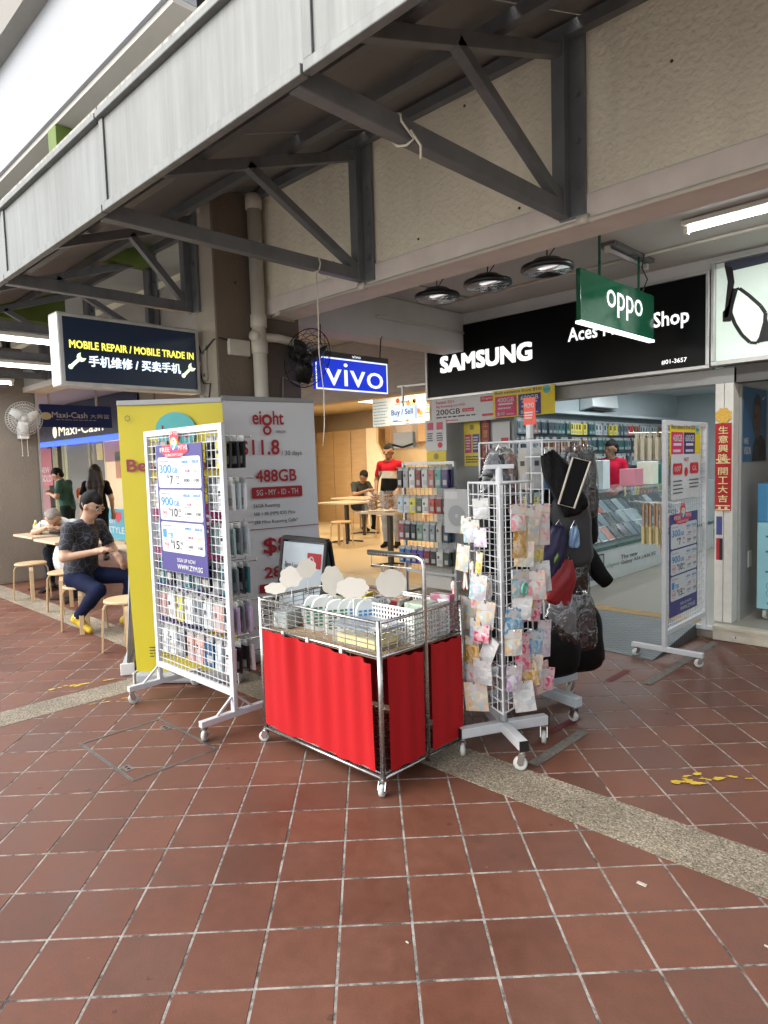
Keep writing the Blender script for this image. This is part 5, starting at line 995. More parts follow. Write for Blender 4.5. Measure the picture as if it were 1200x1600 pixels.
# ---- white triangular spinner
TX, TY = -1.915, 2.785
sp = thing('spinner_rack', 'white triangular wire spinner rack hung with sticker packs', 'display rack', (TX, TY, 0))
MB().cyl((TX, TY, .12), (TX, TY, 1.46), .019, 14).build('pole', mRackW, sp, True)
MB().bar((TX - .052, TY - .052, 1.465), (TX + .052, TY + .052, 1.465), .03, .022).build('top_cap', mRackW, sp, bevel=.003)
tc_ = V((-TX, -TY, 0)).normalized(); cor = []
for k in range(3):
    al = math.atan2(tc_.y, tc_.x) + k * math.tau / 3; cor.append(V((TX + .185 * math.cos(al), TY + .185 * math.sin(al), 0)))
ZB, ZT = .255, 1.385; fr = MB()
for k in range(3):
    p, q = cor[k], cor[(k + 1) % 3]; z0, z1 = V((0, 0, ZB)), V((0, 0, ZT))
    fr.tube([p + z0, p + z1], .0045, 6); fr.tube([p + z0, q + z0], .0045, 6); fr.tube([p + z1, q + z1], .0055, 6)
    fr.bar(p * .5 + q * .5 + z1, V((TX, TY, ZT)), .006); fr.bar(p * .5 + q * .5 + z0, V((TX, TY, ZB)), .006)
fr.build('cage_frame', mRackW, sp)
for k in range(3): grid(cor[k] + V((0, 0, ZB)), cor[(k + 1) % 3] - cor[k], V((0, 0, ZT - ZB)), 6, 19, .0036).build('wire_panel', mRackW, sp)
for (ax_, ay_) in ((-1.71, 2.645), (-2.02, 2.575), (-1.80, 2.99), (-2.13, 2.93)):
    d = V((ax_ - TX, ay_ - TY, 0)); e_ = V((TX, TY, .125)) + d * 1.06
    lg = MB().bar((TX, TY, .125), e_, .045, .05).build('base_leg', mRackW, sp, bevel=.003); MB().bar(e_ , e_ + d.normalized() * .006, .046, .051).build('end_plug', mBlk, lg); castor(sp, ax_, ay_, .10, .034, math.atan2(d.y, d.x) + 1)
PASTEL = {'pink cartoon': ['#ecd2d4', '#f0e6e2', '#e4b4bc', '#f2e0d4', '#e8ecea'], 'pale blue': ['#d8e4e8', '#ecf0ee', '#bcd4de', '#f0e8dc', '#dcd8e4'], 'cream': ['#efe8d8', '#f4f0e8', '#e4d4b8', '#ecdcd4', '#d8e0e0'], 'lilac': ['#dcd4e2', '#ece8ee', '#ccbcd4', '#e8dce0', '#f0f0ee'], 'white': ['#eeeeec', '#e4e6e6', '#e0dcda', '#f2f2f0', '#d8dcde'], 'brown teddy': ['#d4b48c', '#e8d8bc', '#c09a6c', '#efe4d4', '#dcc4a4'], 'rose red': ['#dc94a0', '#ecc4ca', '#d0788a', '#f0dee0', '#e8ccd0'], 'sky blue': ['#a8c4d8', '#ccdee8', '#8cacc8', '#e8eef0', '#c0d0dc'], 'yellow': ['#e0d088', '#f0e8cc', '#d0b85c', '#efe8dc', '#e4dcb0']}
def pouch(nm, w, h):
    hd = .032; m = MB(); rnd = random.Random(len(nm) * 7 + int(h * 1000)); vs, fs = [], []
    n_ = 5
    for s_ in (-1, 1):
        for j in range(n_ + 1):
            for i in range(n_ + 1):
                x = -w / 2 + w * i / n_; z = -h + (h - hd) * j / n_; b = .009 * math.sin(math.pi * i / n_) * math.sin(math.pi * min(1, (n_ - j) / n_ * 1.0) * .9) + rnd.uniform(0, .0015); vs.append((x, s_ * b, z))
    for s_ in (0, 1):
        for j in range(n_):
            for i in range(n_): q = s_ * (n_ + 1) ** 2 + j * (n_ + 1) + i; f_ = [q, q + 1, q + n_ + 2, q + n_ + 1]; fs.append(f_ if s_ == 0 else f_[::-1])
    m.add(vs, fs); m.box((-w / 2, -.0025, -hd), (w / 2, .0025, .012), 1)
    return m.mesh('sticker_pack', [printed('print_' + nm.replace(' ', '_'), PASTEL[nm]), printed('print_card_' + nm.replace(' ', '_'), PASTEL[nm][1:] + PASTEL['white'][:2], 40), hexmat('#e6e4de')])
PM = {}
def sticker(face, f, z, nm, w, h, tier, out=.05, rz=0, roll=0):
    p, q = cor[face], cor[(face + 1) % 3]; b = p * (1 - f) + q * f; nrm = (q - p).cross(V((0, 0, 1))).normalized(); w, h = w * .88, h * .9; me = PM.setdefault((nm, w, h), pouch(nm, w, h))
    hook(sp, b + V((0, 0, z + .012)), b + nrm * (out + .01) + V((0, 0, z + .006))); side = {0: 'right', 2: 'left', 1: 'rear'}[face]
    cam_a = math.atan2(tc_.y, tc_.x); fa = math.atan2(nrm.y, nrm.x); df = (fa - cam_a + math.pi) % math.tau - math.pi
    o = hang(me, 'sticker_pack', f'{nm} pack {tier} on the {side} face of the white spinner', 'sticker pack', None, b + nrm * out + V((0, 0, z)), cam_a + .4 * df + math.pi / 2 + rz); o.rotation_euler.y = roll; return o
spk = [(2, .12, 1.20, 'cream', .07, .09, 'at top edge'), (2, .40, 1.19, 'pale blue', .10, .115, 'at top centre'), (2, .80, 1.16, 'lilac', .085, .09, 'at top near the corner'), (0, .45, 1.21, 'brown teddy', .10, .22, 'at top centre'), (0, .72, 1.24, 'cream', .10, .19, 'at top outer edge'), (0, .90, 1.26, 'pink cartoon', .10, .22, 'high at the outer edge'),
       (2, .55, 1.03, 'yellow', .05, .15, 'just below the top'), (0, .30, .95, 'pale blue', .125, .14, 'in the upper middle'), (0, .80, .97, 'white', .12, .16, 'in the upper middle'), (0, .62, .86, 'brown teddy', .10, .16, 'in the middle'), (2, .30, .79, 'cream', .11, .17, 'in the middle'), (2, .62, .70, 'pale blue', .08, .12, 'low in the middle'), (0, .22, .76, 'sky blue', .12, .13, 'in the middle'),
       (0, .70, .78, 'rose red', .10, .11, 'in the middle'), (2, .82, .69, 'rose red', .09, .09, 'near the corner'), (2, .90, .62, 'white', .10, .14, 'low near the corner'), (2, .15, .63, 'pale blue', .09, .11, 'low at the outer edge'), (2, .22, .55, 'yellow', .09, .14, 'low at the outer edge'), (0, .40, .62, 'rose red', .10, .19, 'low'), (0, .75, .62, 'sky blue', .11, .19, 'low'), (0, .95, .66, 'lilac', .09, .2, 'low'),
       (0, .55, .47, 'brown teddy', .11, .13, 'near the bottom'), (2, .06, .45, 'lilac', .125, .20, 'at the bottom outer edge'), (2, .55, .37, 'cream', .135, .15, 'at the bottom'), (0, .40, .38, 'white', .12, .16, 'at the bottom'), (0, .92, .44, 'pink cartoon', .12, .17, 'at the bottom'), (0, 1.0, .41, 'rose red', .10, .12, 'at the bottom')]
spk += [(2, .60, 1.30, 'white', .09, .10, 'highest in the centre'), (0, .25, 1.27, 'pink cartoon', .09, .13, 'highest near the corner'), (2, .25, 1.06, 'cream', .09, .14, 'upper outer'), (0, .55, 1.08, 'cream', .11, .13, 'upper centre'), (0, .85, 1.08, 'yellow', .10, .13, 'upper outer'), (2, .75, .93, 'pale blue', .10, .13, 'centre near the corner'),
       (2, .55, .88, 'pink cartoon', .10, .14, 'centre'), (0, .35, .82, 'white', .11, .12, 'centre'), (2, .45, .60, 'brown teddy', .10, .14, 'lower centre'), (0, .15, .66, 'cream', .10, .13, 'lower near the corner'), (2, .68, .50, 'white', .12, .13, 'lower near the corner'), (2, .35, .46, 'pink cartoon', .11, .13, 'lower outer'), (0, .18, .48, 'lilac', .10, .13, 'low near the corner'), (0, .68, .50, 'cream', .11, .13, 'low centre'), (0, .65, .93, 'pink cartoon', .11, .15, 'centre'), (2, .10, .78, 'white', .11, .13, 'centre outer'), (2, .85, .80, 'cream', .10, .14, 'centre right')]
for i, (fc, f, z, nm, w, h, tier) in enumerate(spk): sticker(fc, f, z, nm, w, h, tier, .035 + .02 * (i % 3), R.uniform(-.35, .35), R.uniform(-.15, .15) if i != 15 else .45)
# brush bundles on the spinner
brush = MB()
for k in range(9): brush.tube([(R.uniform(-.006, .006), 0, 0), (-.03 + .0075 * k, R.uniform(-.008, .008), -.13 - R.random() * .02)], [.004, .006], 5, k % 3)
brush.lathe((0, 0, -.005), [(.012, -.02), (.014, 0), (.008, .02)], 8, 2); bme = brush.mesh('brush_bundle', [hexmat('#d8a08c'), hexmat('#c87878'), hexmat('#d8d0c8')])
for i, (f, z, o_, lab) in enumerate(((.12, .99, .05, 'pink pencil bundle on the upper left edge of the white spinner'), (.38, .985, .05, 'orange pencil bundle beside the pink one on the white spinner'), (.0, .87, .10, 'pale pencil bundle sticking out left of the white spinner'))):
    p, q = cor[2], cor[0]; b = p * (1 - f) + q * f; nrm = (q - p).cross(V((0, 0, 1))).normalized(); hook(sp, b + V((0, 0, z)), b + nrm * (o_ + .01) + V((0, 0, z))); hang(bme, 'pencil_bundle', lab, 'pencils', None, b + nrm * o_ + V((0, 0, z - .01)), math.atan2(nrm.y, nrm.x) + math.pi / 2)
p, q = cor[0], cor[1]; b = p * .7 + q * .3; nrm = (q - p).cross(V((0, 0, 1))).normalized()
tag(MB().tube([b + nrm * .075 + (q - p).normalized() * (.026 * math.cos(t * .45)) + V((0, 0, .87 + .026 * math.sin(t * .45))) for t in range(14)], .006, 6, closed=True).build('tape_ring', hexmat('#58a890'), loc=b), 'green ring of tape on the upper right of the white spinner', 'tape roll')
# ---- grey-based black-goods spinner behind it
BX, BY = -2.13, 3.42
bs_ = thing('spinner_rack', 'square wire spinner rack on a grey base hung with black bags', 'display rack', (BX, BY, 0))
mLG_ = M('base_grey_blue', (.40, .45, .47), .4, var=.08)
MB().cyl((BX, BY, .10), (BX, BY, .50), .032, 14).cyl((BX, BY, .50), (BX, BY, 1.62), .02, 12).build('pole', mLG_, bs_, True)
for k in range(4):
    al = math.radians(-14 + 90 * k); e_ = V((BX + .36 * math.cos(al), BY + .36 * math.sin(al), .12)); MB().bar((BX, BY, .12), e_, .06, .055).build('base_leg', mLG_, bs_, bevel=.004); castor(bs_, e_.x - .03 * math.cos(al), e_.y - .03 * math.sin(al), .092, .032, al)
q4 = [V((BX + .30 * math.cos(math.radians(44.5 + 45 + 90 * k - 45 + 0)), BY + .30 * math.sin(math.radians(44.5 + 90 * k)), 0)) for k in range(4)]
fr = MB()
for k in range(4):
    p, q = q4[k], q4[(k + 1) % 4]; fr.tube([p + V((0, 0, .43)), p + V((0, 0, 1.60))], .006, 6)
    for z in (.43, 1.60): fr.tube([p + V((0, 0, z)), q + V((0, 0, z))], .006, 6)
    fr.bar(p + V((0, 0, 1.6)), V((BX, BY, 1.6)), .006)
fr.build('cage_frame', mRackW, bs_)
for k in range(4): grid(q4[k] + V((0, 0, .43)), q4[(k + 1) % 4] - q4[k], V((0, 0, 1.17)), 6, 13, .004).build('wire_panel', mRackW, bs_)
t = thing('price_tag', 'red price card standing on top of the black goods spinner', 'price tag', (BX + .01, BY, 1.62)); MB().box((BX - .035, BY - .008, 1.70), (BX + .045, BY - .004, 1.86)).build('card', hexmat('#c8402c'), t); MB().cyl((BX, BY, 1.62), (BX, BY, 1.70), .022, 10).build('holder', mPW, t); s = Sheet((BX - .035, BY - .008, 1.70), (.08, 0, 0), (0, 0, .16)); s.text('PROMO', .1, .62, .9, .8, mPW); s.lines(.1, .2, .9, .5, 3, mPW); s.flush(t)
def polymat():
    m = bpy.data.materials.new('clear_polybag'); m.use_nodes = True; t = m.node_tree; N = t.nodes; L = t.links; N.clear()
    o = N.new('ShaderNodeOutputMaterial'); mx = N.new('ShaderNodeMixShader'); tr_ = N.new('ShaderNodeBsdfTransparent'); gl = N.new('ShaderNodeBsdfGlossy'); gl.inputs['Roughness'].default_value = .16; gl.inputs['Color'].default_value = (.85, .86, .88, 1); tr_.inputs['Color'].default_value = (.9, .9, .9, 1)
    tc = N.new('ShaderNodeTexCoord'); n = N.new('ShaderNodeTexNoise'); n.inputs['Scale'].default_value = 11; n.inputs['Detail'].default_value = 2; n.inputs['Distortion'].default_value = 1.2; L.new(tc.outputs['Object'], n.inputs['Vector'])
    bp = N.new('ShaderNodeBump'); bp.inputs['Strength'].default_value = 1; bp.inputs['Distance'].default_value = .02; L.new(n.outputs['Fac'], bp.inputs['Height']); L.new(bp.outputs[0], gl.inputs['Normal'])
    fr_ = N.new('ShaderNodeFresnel'); fr_.inputs['IOR'].default_value = 1.6; L.new(bp.outputs[0], fr_.inputs['Normal']); r = N.new('ShaderNodeMapRange'); r.inputs[1].default_value = 0; r.inputs[2].default_value = .5; r.inputs[3].default_value = .07; r.inputs[4].default_value = .5; L.new(fr_.outputs[0], r.inputs[0])
    L.new(r.outputs[0], mx.inputs[0]); L.new(tr_.outputs[0], mx.inputs[1]); L.new(gl.outputs[0], mx.inputs[2]); L.new(mx.outputs[0], o.inputs['Surface']); return m
mPoly = polymat(); mBag = M('black_nylon', (.0035, .0035, .004), .6, var=.3, bump=.6, bscale=14, spec=.16); mGrey = M('grey_knit', (.028, .028, .03), .7, var=.2, vscale=30, bump=.1, bscale=60)
def blobbag(w, h, t, seed, n=14, neck=.5, amp=.012):
    """soft bag: two-sided sheet with pinched top, bulging body and fold wrinkles"""
    rn = random.Random(seed); m = MB(); nu = 12; ws = [(rn.uniform(8, 34), rn.uniform(6, 26), rn.uniform(0, 6), rn.uniform(.3, 1)) for _ in range(6)]; vs, fs = [], []
    for s_ in (-1, 1):
        for j in range(n + 1):
            y = j / n; k_ = neck + (1 - neck) * math.sin(math.pi * .5 * min(1, y * 2.2)); k_ *= 1 if y < .85 else 1 - .9 * (y - .85) ** 1.2
            for i in range(nu + 1):
                x = i / nu * 2 - 1; edge = max(0, 1 - x * x) ** .5; b = t / 2 * edge * (.25 + .75 * math.sin(math.pi * min(1, y * .92 + .06)) ** .7)
                b += amp * edge * sum(a_ * math.sin(f_ * x * w * 4 + g_ * y * h * 4 + p_ + s_) for f_, g_, p_, a_ in ws) / 3
                vs.append((x * w / 2 * k_ * (1 + .04 * math.sin(9 * y + seed)), s_ * b, -h * y * (1 - .05 * x * x * (1 if y > .9 else 0)) + .004 * math.sin(11 * x + seed) * (1 - y)))
    q_ = (n + 1) * (nu + 1)
    for s_ in (0, 1):
        for j in range(n):
            for i in range(nu): a_ = s_ * q_ + j * (nu + 1) + i; f_ = [a_, a_ + nu + 1, a_ + nu + 2, a_ + 1]; fs.append(f_ if s_ == 0 else f_[::-1])
    for j in range(n): fs.append([j * (nu + 1), q_ + j * (nu + 1), q_ + (j + 1) * (nu + 1), (j + 1) * (nu + 1)]); fs.append([j * (nu + 1) + nu, (j + 1) * (nu + 1) + nu, q_ + (j + 1) * (nu + 1) + nu, q_ + j * (nu + 1) + nu])
    for i in range(nu): fs.append([i, i + 1, q_ + i + 1, q_ + i]); a_ = n * (nu + 1); fs.append([a_ + i, q_ + a_ + i, q_ + a_ + i + 1, a_ + i + 1])
    return m.add(vs, fs)
def hang_bag(name, lab, cat, loc, rz, outer, inner, w, h, t, seed, tilt=0):
    e_ = thing(name, lab, cat, (0, 0, 0)); blobbag(w, h, t, seed).build('bag', outer, e_, True)
    if inner: blobbag(w * .82, h * .86, t * .45, seed + 3, neck=.7, amp=.004).build('contents', inner, e_, True).location.z -= .03
    MB().tube([(-.02, 0, -.01), (0, 0, .03), (.02, 0, -.01)], .003, 5).build('loop', mChrome, e_); e_.location = loc; e_.rotation_euler = (0, tilt, rz); return e_
# goods hung all round the spinner
A_ = math.radians(44.5)          # heading of the two faces turned to the walkway
def at(r_, d_): return (BX + r_ * math.cos(A_) + d_ * math.sin(A_), BY + r_ * math.sin(A_) - d_ * math.cos(A_))   # r_ to the right, d_ towards the walkway
def bag(name, lab, cat, r_, d_, z, outer, inner, w, h, t, seed, rz=0, tilt=0): x, y = at(r_, d_); return hang_bag(name, lab, cat, (x, y, z), A_ + rz, outer, inner, w, h, t, seed, tilt)
bag('polybag', 'grey cap in a crinkled clear bag high on the right of the black spinner', 'polybag', .23, .12, 1.56, mPoly, mGrey, .19, .46, .09, 1, .3)
bag('polybag', 'second grey item in a clear bag at the far right of the black spinner', 'polybag', .32, .04, 1.57, mPoly, mGrey, .16, .44, .08, 2, .2)
bag('handbag', 'large black cloth bag hanging on the right of the spinner', 'bag', .25, -.02, 1.46, mBag, None, .34, .50, .16, 11, .1)
bag('polybag', 'clear bag with a black folded pouch low on the right of the spinner', 'polybag', .23, .12, .98, mPoly, mBag, .19, .30, .10, 5, .2)
bag('polybag', 'clear bag with a dark folded cover at the bottom right of the spinner', 'polybag', .24, .16, .73, mPoly, mGrey, .21, .36, .06, 7, .1)
bag('polybag', 'crumpled silver clear bag at the bottom of the black spinner', 'polybag', .10, .30, .76, mPoly, hexmat('#6a6d70'), .20, .32, .08, 9)
bag('handbag', 'big black slouchy bag at the bottom right of the spinner', 'bag', .24, .04, .66, mBag, None, .36, .44, .26, 13)
bag('handbag', 'black bag hanging under the front of the spinner', 'bag', .03, .26, .62, mBag, None, .36, .36, .16, 15)
bag('handbag', 'black tote hanging low behind the white spinner', 'bag', -.16, .24, .84, mBag, None, .30, .52, .14, 16)
bag('handbag', 'black tote hanging in the middle behind the white spinner', 'bag', -.05, .27, 1.20, mBag, None, .30, .44, .10, 17)
bag('handbag', 'black sling bag left of the spinner middle', 'bag', -.24, .18, 1.24, mBag, None, .22, .40, .10, 18)
bag('handbag', 'charcoal cloth bag filling the right of the spinner middle', 'bag', .16, .25, 1.30, mGrey, None, .26, .42, .08, 19)
bag('polybag', 'clear bag with black straps left of the spinner top', 'polybag', -.22, .22, 1.56, mPoly, mBag, .24, .34, .06, 27)
bag('handbag', 'black strap bag hanging left of the spinner top', 'bag', -.24, .10, 1.50, mBag, None, .18, .40, .10, 29)
bag('pouch', 'flat black pouch tilted on the front of the spinner', 'pouch', .02, .33, 1.53, mBag, None, .16, .38, .04, 31, 0, -.45)
x_, y_ = at(.28, .04); x2, y2 = at(.45, .02)
tag(MB().tube([(x_, y_, 1.0), (x_ + (x2 - x_) * .35, y_ + (y2 - y_) * .35, .90), (x_ + (x2 - x_) * .7, y_ + (y2 - y_) * .7, .80), (x2, y2, .745)], [.05, .055, .052, .044], 12).build('umbrella', mBag, loc=(x_, y_, 1), smooth=True), 'black folded umbrella sticking out low right of the spinner', 'umbrella')
t = thing('belt_pouch', 'slim black pouch with a pale zip edge slanting on the spinner', 'pouch', (*at(.1, .36), 1.4)); pz = [V((*at(r_, .36), z)) for r_, z in ((.07, 1.25), (.15, 1.50), (.245, 1.475), (.155, 1.225))]
MB().prism(pz, (math.sin(A_), -math.cos(A_), 0), .03).build('body', mBag, t, bevel=.012); MB().tube([p_ + V((math.sin(A_), -math.cos(A_), 0)) * .003 for p_ in pz], .006, 6, closed=True).build('zip_edge', hexmat('#b8b2a4'), t)
bag('drawstring_pouch', 'dark navy cloth pouch in the middle of the spinner', 'pouch', .08, .32, 1.13, hexmat('#14123a'), None, .14, .30, .07, 21, 0, .2)
bag('scarf', 'dark red cloth hanging in the middle of the spinner', 'cloth', .12, .32, .94, hexmat('#7a0c14'), None, .15, .26, .06, 23, 0, .2)
bag('green_toy', 'small green plush above the dark red cloth', 'plush', .06, .33, .99, hexmat('#5a7a24'), None, .06, .07, .05, 25)
bag('polybag', 'small pale blue packet beside the navy pouch', 'polybag', .17, .31, 1.12, hexmat('#6a88a8', .3), None, .06, .12, .02, 26)
for k, (dx, c, nm) in enumerate(((-.18, '#3a2c26', 'brown'), (-.10, '#8a4a2a', 'rust'), (-.02, '#a8a49a', 'beige'), (.06, '#9a9c9e', 'silver'), (.13, '#2a6a9a', 'blue'))): hang(case_mesh(c, .06, .22, .03), 'hanging_pack', f'{nm} slim pack along the top of the black goods spinner', 'accessory pack', None, (BX + dx * .71 + .1, BY + dx * .70 - .2, 1.55), .78)

# ---- grey rack of cables and gadgets at the cafe corner
gx0, gx1, gy, gt = -4.98, -4.27, 5.40, 1.50
gr = thing('grid_rack', 'grey wire grid rack of small gadgets at the cafe corner', 'display rack', ((gx0 + gx1) / 2, gy, 0))
for x in (gx0, gx1): MB().bar((x, gy, .06), (x, gy, gt), .035, .03).build('post', mRackG, gr, bevel=.003); MB().bar((x, gy - .26, .05), (x, gy + .26, .05), .04, .03).build('foot_bar', mRackG, gr, bevel=.003)
for z in (gt - .015, .3): MB().bar((gx0, gy, z), (gx1, gy, z), .026, .03).build('rail', mRackG, gr)
grid((gx0, gy, .3), (gx1 - gx0, 0, 0), (0, 0, 1.2), 12, 20, .004).build('wire_grid', mRackG, gr)
GC = [[('#2a2d30', 'black'), ('#9a9c9c', 'grey'), ('#c9ccc8', 'white'), ('#7a2a24', 'dark red'), ('#b8c0c0', 'silver'), ('#b0584a', 'coral'), ('#3f9a90', 'teal'), ('#3a2a6a', 'purple')], [('#a8c0cc', 'pale blue'), ('#bcc4c6', 'silver'), ('#c8c03a', 'yellow'), ('#4a5a3a', 'olive'), ('#d0d0cc', 'white'), ('#b8401c', 'orange'), ('#8a2018', 'red'), ('#3a3c40', 'charcoal')], [('#8a3a4c', 'maroon'), ('#2a3236', 'black'), ('#30383c', 'charcoal'), ('#6a8a78', 'sage'), ('#9aa4a6', 'silver'), ('#7a8890', 'slate'), ('#a8a8a0', 'grey'), ('#2c4a5c', 'navy')], [('#2f6a9c', 'blue'), ('#34609a', 'royal blue'), ('#4a3f8a', 'violet'), ('#5a4aa0', 'purple'), ('#7a2a34', 'maroon'), ('#2a2a2c', 'black'), ('#c0c4c0', 'white'), ('#3a4a40', 'dark green')]]
for r_, z in enumerate((1.44, 1.14, .86, .58)):
    for k, (c, nm) in enumerate(GC[r_]):
        x = gx0 + .05 + k * .09; h = (.21, .18, .2, .17)[r_]; me = case_mesh(c, .078, h, .03)
        hook(gr, (x, gy - .01, z), (x, gy - .16, z))
        for q in range(2): hang(me, 'gadget_pack', f'{nm} gadget pack, {("rear", "front")[q]} one on its hook, {("top", "second", "third", "lowest")[r_]} row of the grey rack', 'gadget pack', f'{nm} packs, row {("one", "two", "three", "four")[r_]} of the grey rack', (x, gy - .05 - q * .06, z - .005), R.uniform(-.15, .15))
t = thing('fan_box', 'boxed white mini fan hanging right of the grey rack', 'box', (-4.05, 5.2, 1.0)); MB().box((-4.22, 5.16, .78), (-3.93, 5.22, 1.22)).build('carton', hexmat('#c4c8c8'), t, bevel=.004); s = Sheet((-4.22, 5.16, .78), (.29, 0, 0), (0, 0, .44)); s.disc(.55, .4, .115, mPW, 1, inner=.93); s.disc(.55, .4, .105, hexmat('#a0a6a8'), 0); s.disc(.55, .4, .02, mPW, 2); s.rect(.05, .78, .6, .95, hexmat('#d8dada'), 1); s.flush(t)
hook(gr, (-4.27, 5.38, 1.24), (-4.07, 5.19, 1.24))
tag(MB().box((-4.78, 5.43, .12), (-4.35, 5.60, .40)).build('storage_box', hexmat('#b8b8b0'), loc=(-4.55, 5.5, .12), bevel=.01), 'pale storage box on the floor behind the grey rack', 'box')
# ---- A-frame board
ab = thing('a_frame_board', 'black framed A-frame board with a blue white advert', 'a-frame board', (-3.62, 2.95, 0))
MB().add([], []); fro = [(-3.86, 2.72, .0), (-3.38, 2.72, 0), (-3.38, 2.88, .985), (-3.86, 2.88, .985)]
def frame4(P4, w, th, mat, nm):
    P4 = [V(p_) for p_ in P4]; n = (P4[1] - P4[0]).cross(P4[3] - P4[0]).normalized()
    m = MB()
    for i in range(4): m.bar(P4[i], P4[(i + 1) % 4], th, w, up=(P4[(i + 2) % 4] - P4[i]))
    return m.build(nm, mat, ab, bevel=.003)
frame4(fro, .03, .02, mBlk, 'front_frame'); frame4([(-3.86, 3.06, .0), (-3.38, 3.06, 0), (-3.38, 2.90, .985), (-3.86, 2.90, .985)], .03, .02, mBlk, 'rear_frame')
MB().prism([(-3.855, 2.77, .32), (-3.385, 2.77, .32), (-3.385, 2.872, .96), (-3.855, 2.872, .96)], (0, -1, .16), .006).build('advert', M('advert_blue', (.66, .78, .86), .35, var=.08), ab); MB().prism([(-3.855, 3.01, .32), (-3.385, 3.01, .32), (-3.385, 2.908, .96), (-3.855, 2.908, .96)], (0, -1, -.16), .006).build('rear_advert', hexmat('#8fb0c4'), ab)
s = Sheet((-3.855, 2.77, .32), (.47, 0, 0), (0, .102, .64), base=.002); s.text('Best Live', .10, .72, .42, .78, mInk, bold=.01); s.text('Ultimate', .10, .64, .40, .70, mInk, bold=.01); s.rect(.62, .74, .94, .90, mRedC, 1); s.disc(.72, .82, .03, mPW, 2, inner=.6, n=12); s.text('$40', .62, .46, .78, .53, mInk); s.flush(ab)
# ================================================================== RED DISPLAY TROLLEY
cx0, cx1, cy0, cy1, ym = -2.95, -2.05, 2.03, 2.62, 2.33
ct_ = thing('display_trolley', 'steel display trolley with red curtains and a wire basket top', 'trolley', ((cx0 + cx1) / 2, 2.33, 0))
mSt = M('stainless', (.50, .49, .47), .25, .95, var=.12, vscale=30)
for (x, y, zt) in ((cx0, cy0, .80), (cx1, cy0, .80), (cx1, cy1, .82), (cx0, cy1, .80)): MB().cyl((x, y, .075), (x, y, zt), .013, 12).build('post', mSt, ct_, True); castor(ct_, x, y, .075, .028, 1.9 if x > -2.5 else .6)
MB().tube([(cx1 + .012, ym, .06), (cx1 + .012, ym, 1.0), (cx1 + .006, ym, 1.035), (cx1 - .03, ym, 1.05), (cx1 - .36, ym, 1.045)], .0115, 10).build('hanger_post', mSt, ct_, True); MB().bar((cx1 - .36, ym, 1.056), (cx1 - .02, ym, 1.058), .02, .012).build('hanger_grip', mBlk, ct_)
MB().tube([(cx1 - .34, ym, 1.04), (cx1 - .34, ym, .985), (cx1 - .06, ym, .99)], .003, 5).build('hanger_wire', mSt, ct_)
for z in (.79, .635, .075):
    m = MB(); m.tube([(cx0, cy0, z), (cx1, cy0, z)], .008, 8); m.tube([(cx1, cy0, z), (cx1, cy1, z)], .008, 8); m.tube([(cx1, cy1, z), (cx0, cy1, z)], .008, 8); m.tube([(cx0, cy1, z), (cx0, cy0, z)], .008, 8); m.build('rail', mSt, ct_, True)
for (o_, u_, n_) in (((cx0, cy0, .635), (cx1 - cx0, 0, 0), 12), ((cx1, cy0, .635), (0, ym - cy0, 0), 5), ((cx1, ym, .635), (0, cy1 - ym, 0), 5), ((cx0, cy1, .635), (0, -(cy1 - cy0), 0), 8), ((cx1, cy1, .635), (-(cx1 - cx0), 0, 0), 12)): grid(o_, u_, (0, 0, .155), n_, 6, .0032).build('basket_panel', mSt, ct_)
MB().box((cx0 + .01, cy0 + .01, .618), (cx1 - .01, cy1 - .01, .630)).build('tray', M('cardboard_tray', (.36, .25, .15), .8, var=.15), ct_); MB().box((cx0 + .01, cy0 + .01, .085), (cx1 - .01, cy1 - .01, .095)).build('bottom_shelf', mSt, ct_)
mCur = M('red_cloth', (.38, .010, .013), .8, var=.05, vscale=3, bump=.25, bscale=180, spec=.2)
def curtain(A, B, z0, z1, seed, amp=.022):
    A, B = V((*A, 0)), V((*B, 0)); u = B - A; n = u.cross(V((0, 0, 1))).normalized(); nu, nv = 60, 12; rn = random.Random(seed); ph_ = [(rn.uniform(6, 34), rn.uniform(0, 6), rn.uniform(.3, 1)) for _ in range(8)]; vs, fs = [], []
    for j in range(nv + 1):
        for i in range(nu + 1):
            x, y = i / nu, j / nv; w = sum(a_ * math.sin(f_ * x * u.length * 2 + p_ + 1.3 * y * math.sin(p_)) for f_, p_, a_ in ph_) * amp / 3.2 * (.45 + .55 * y); sag = .004 * math.sin(x * 14 + seed) * (1 - y) + (.010 * math.sin(3.1 * x + seed) - .010 * abs(math.sin(x * 9.5 + seed))) * y
            vs.append(A + u * x + n * (w + .012) + V((0, 0, z0 + (z1 - z0) * y + sag)))
    for j in range(nv):
        for i in range(nu): q = j * (nu + 1) + i; fs.append([q, q + 1, q + nu + 2, q + nu + 1])
    return MB().add(vs, fs).build('curtain', mCur, ct_, True)
curtain((cx0 + .02, cy0 - .004), (cx1 - .03, cy0 - .004), .105, .625, 1); curtain((cx1 + .004, cy0 + .035), (cx1 + .004, ym - .025), .10, .625, 2, .007); curtain((cx1 + .004, ym + .035), (cx1 + .004, cy1 - .02), .10, .63, 3, .007)
curtain((cx0 - .004, cy1 - .03), (cx0 - .004, cy0 + .03), .105, .622, 4, .007); curtain((cx1 - .03, cy1 + .004), (cx0 + .03, cy1 + .004), .105, .622, 5)
for x in (-2.75, -2.55, -2.30): MB().box((x - .01, cy0 - .012, .612), (x + .01, cy0 - .006, .645)).build('clip', mPW, ct_)
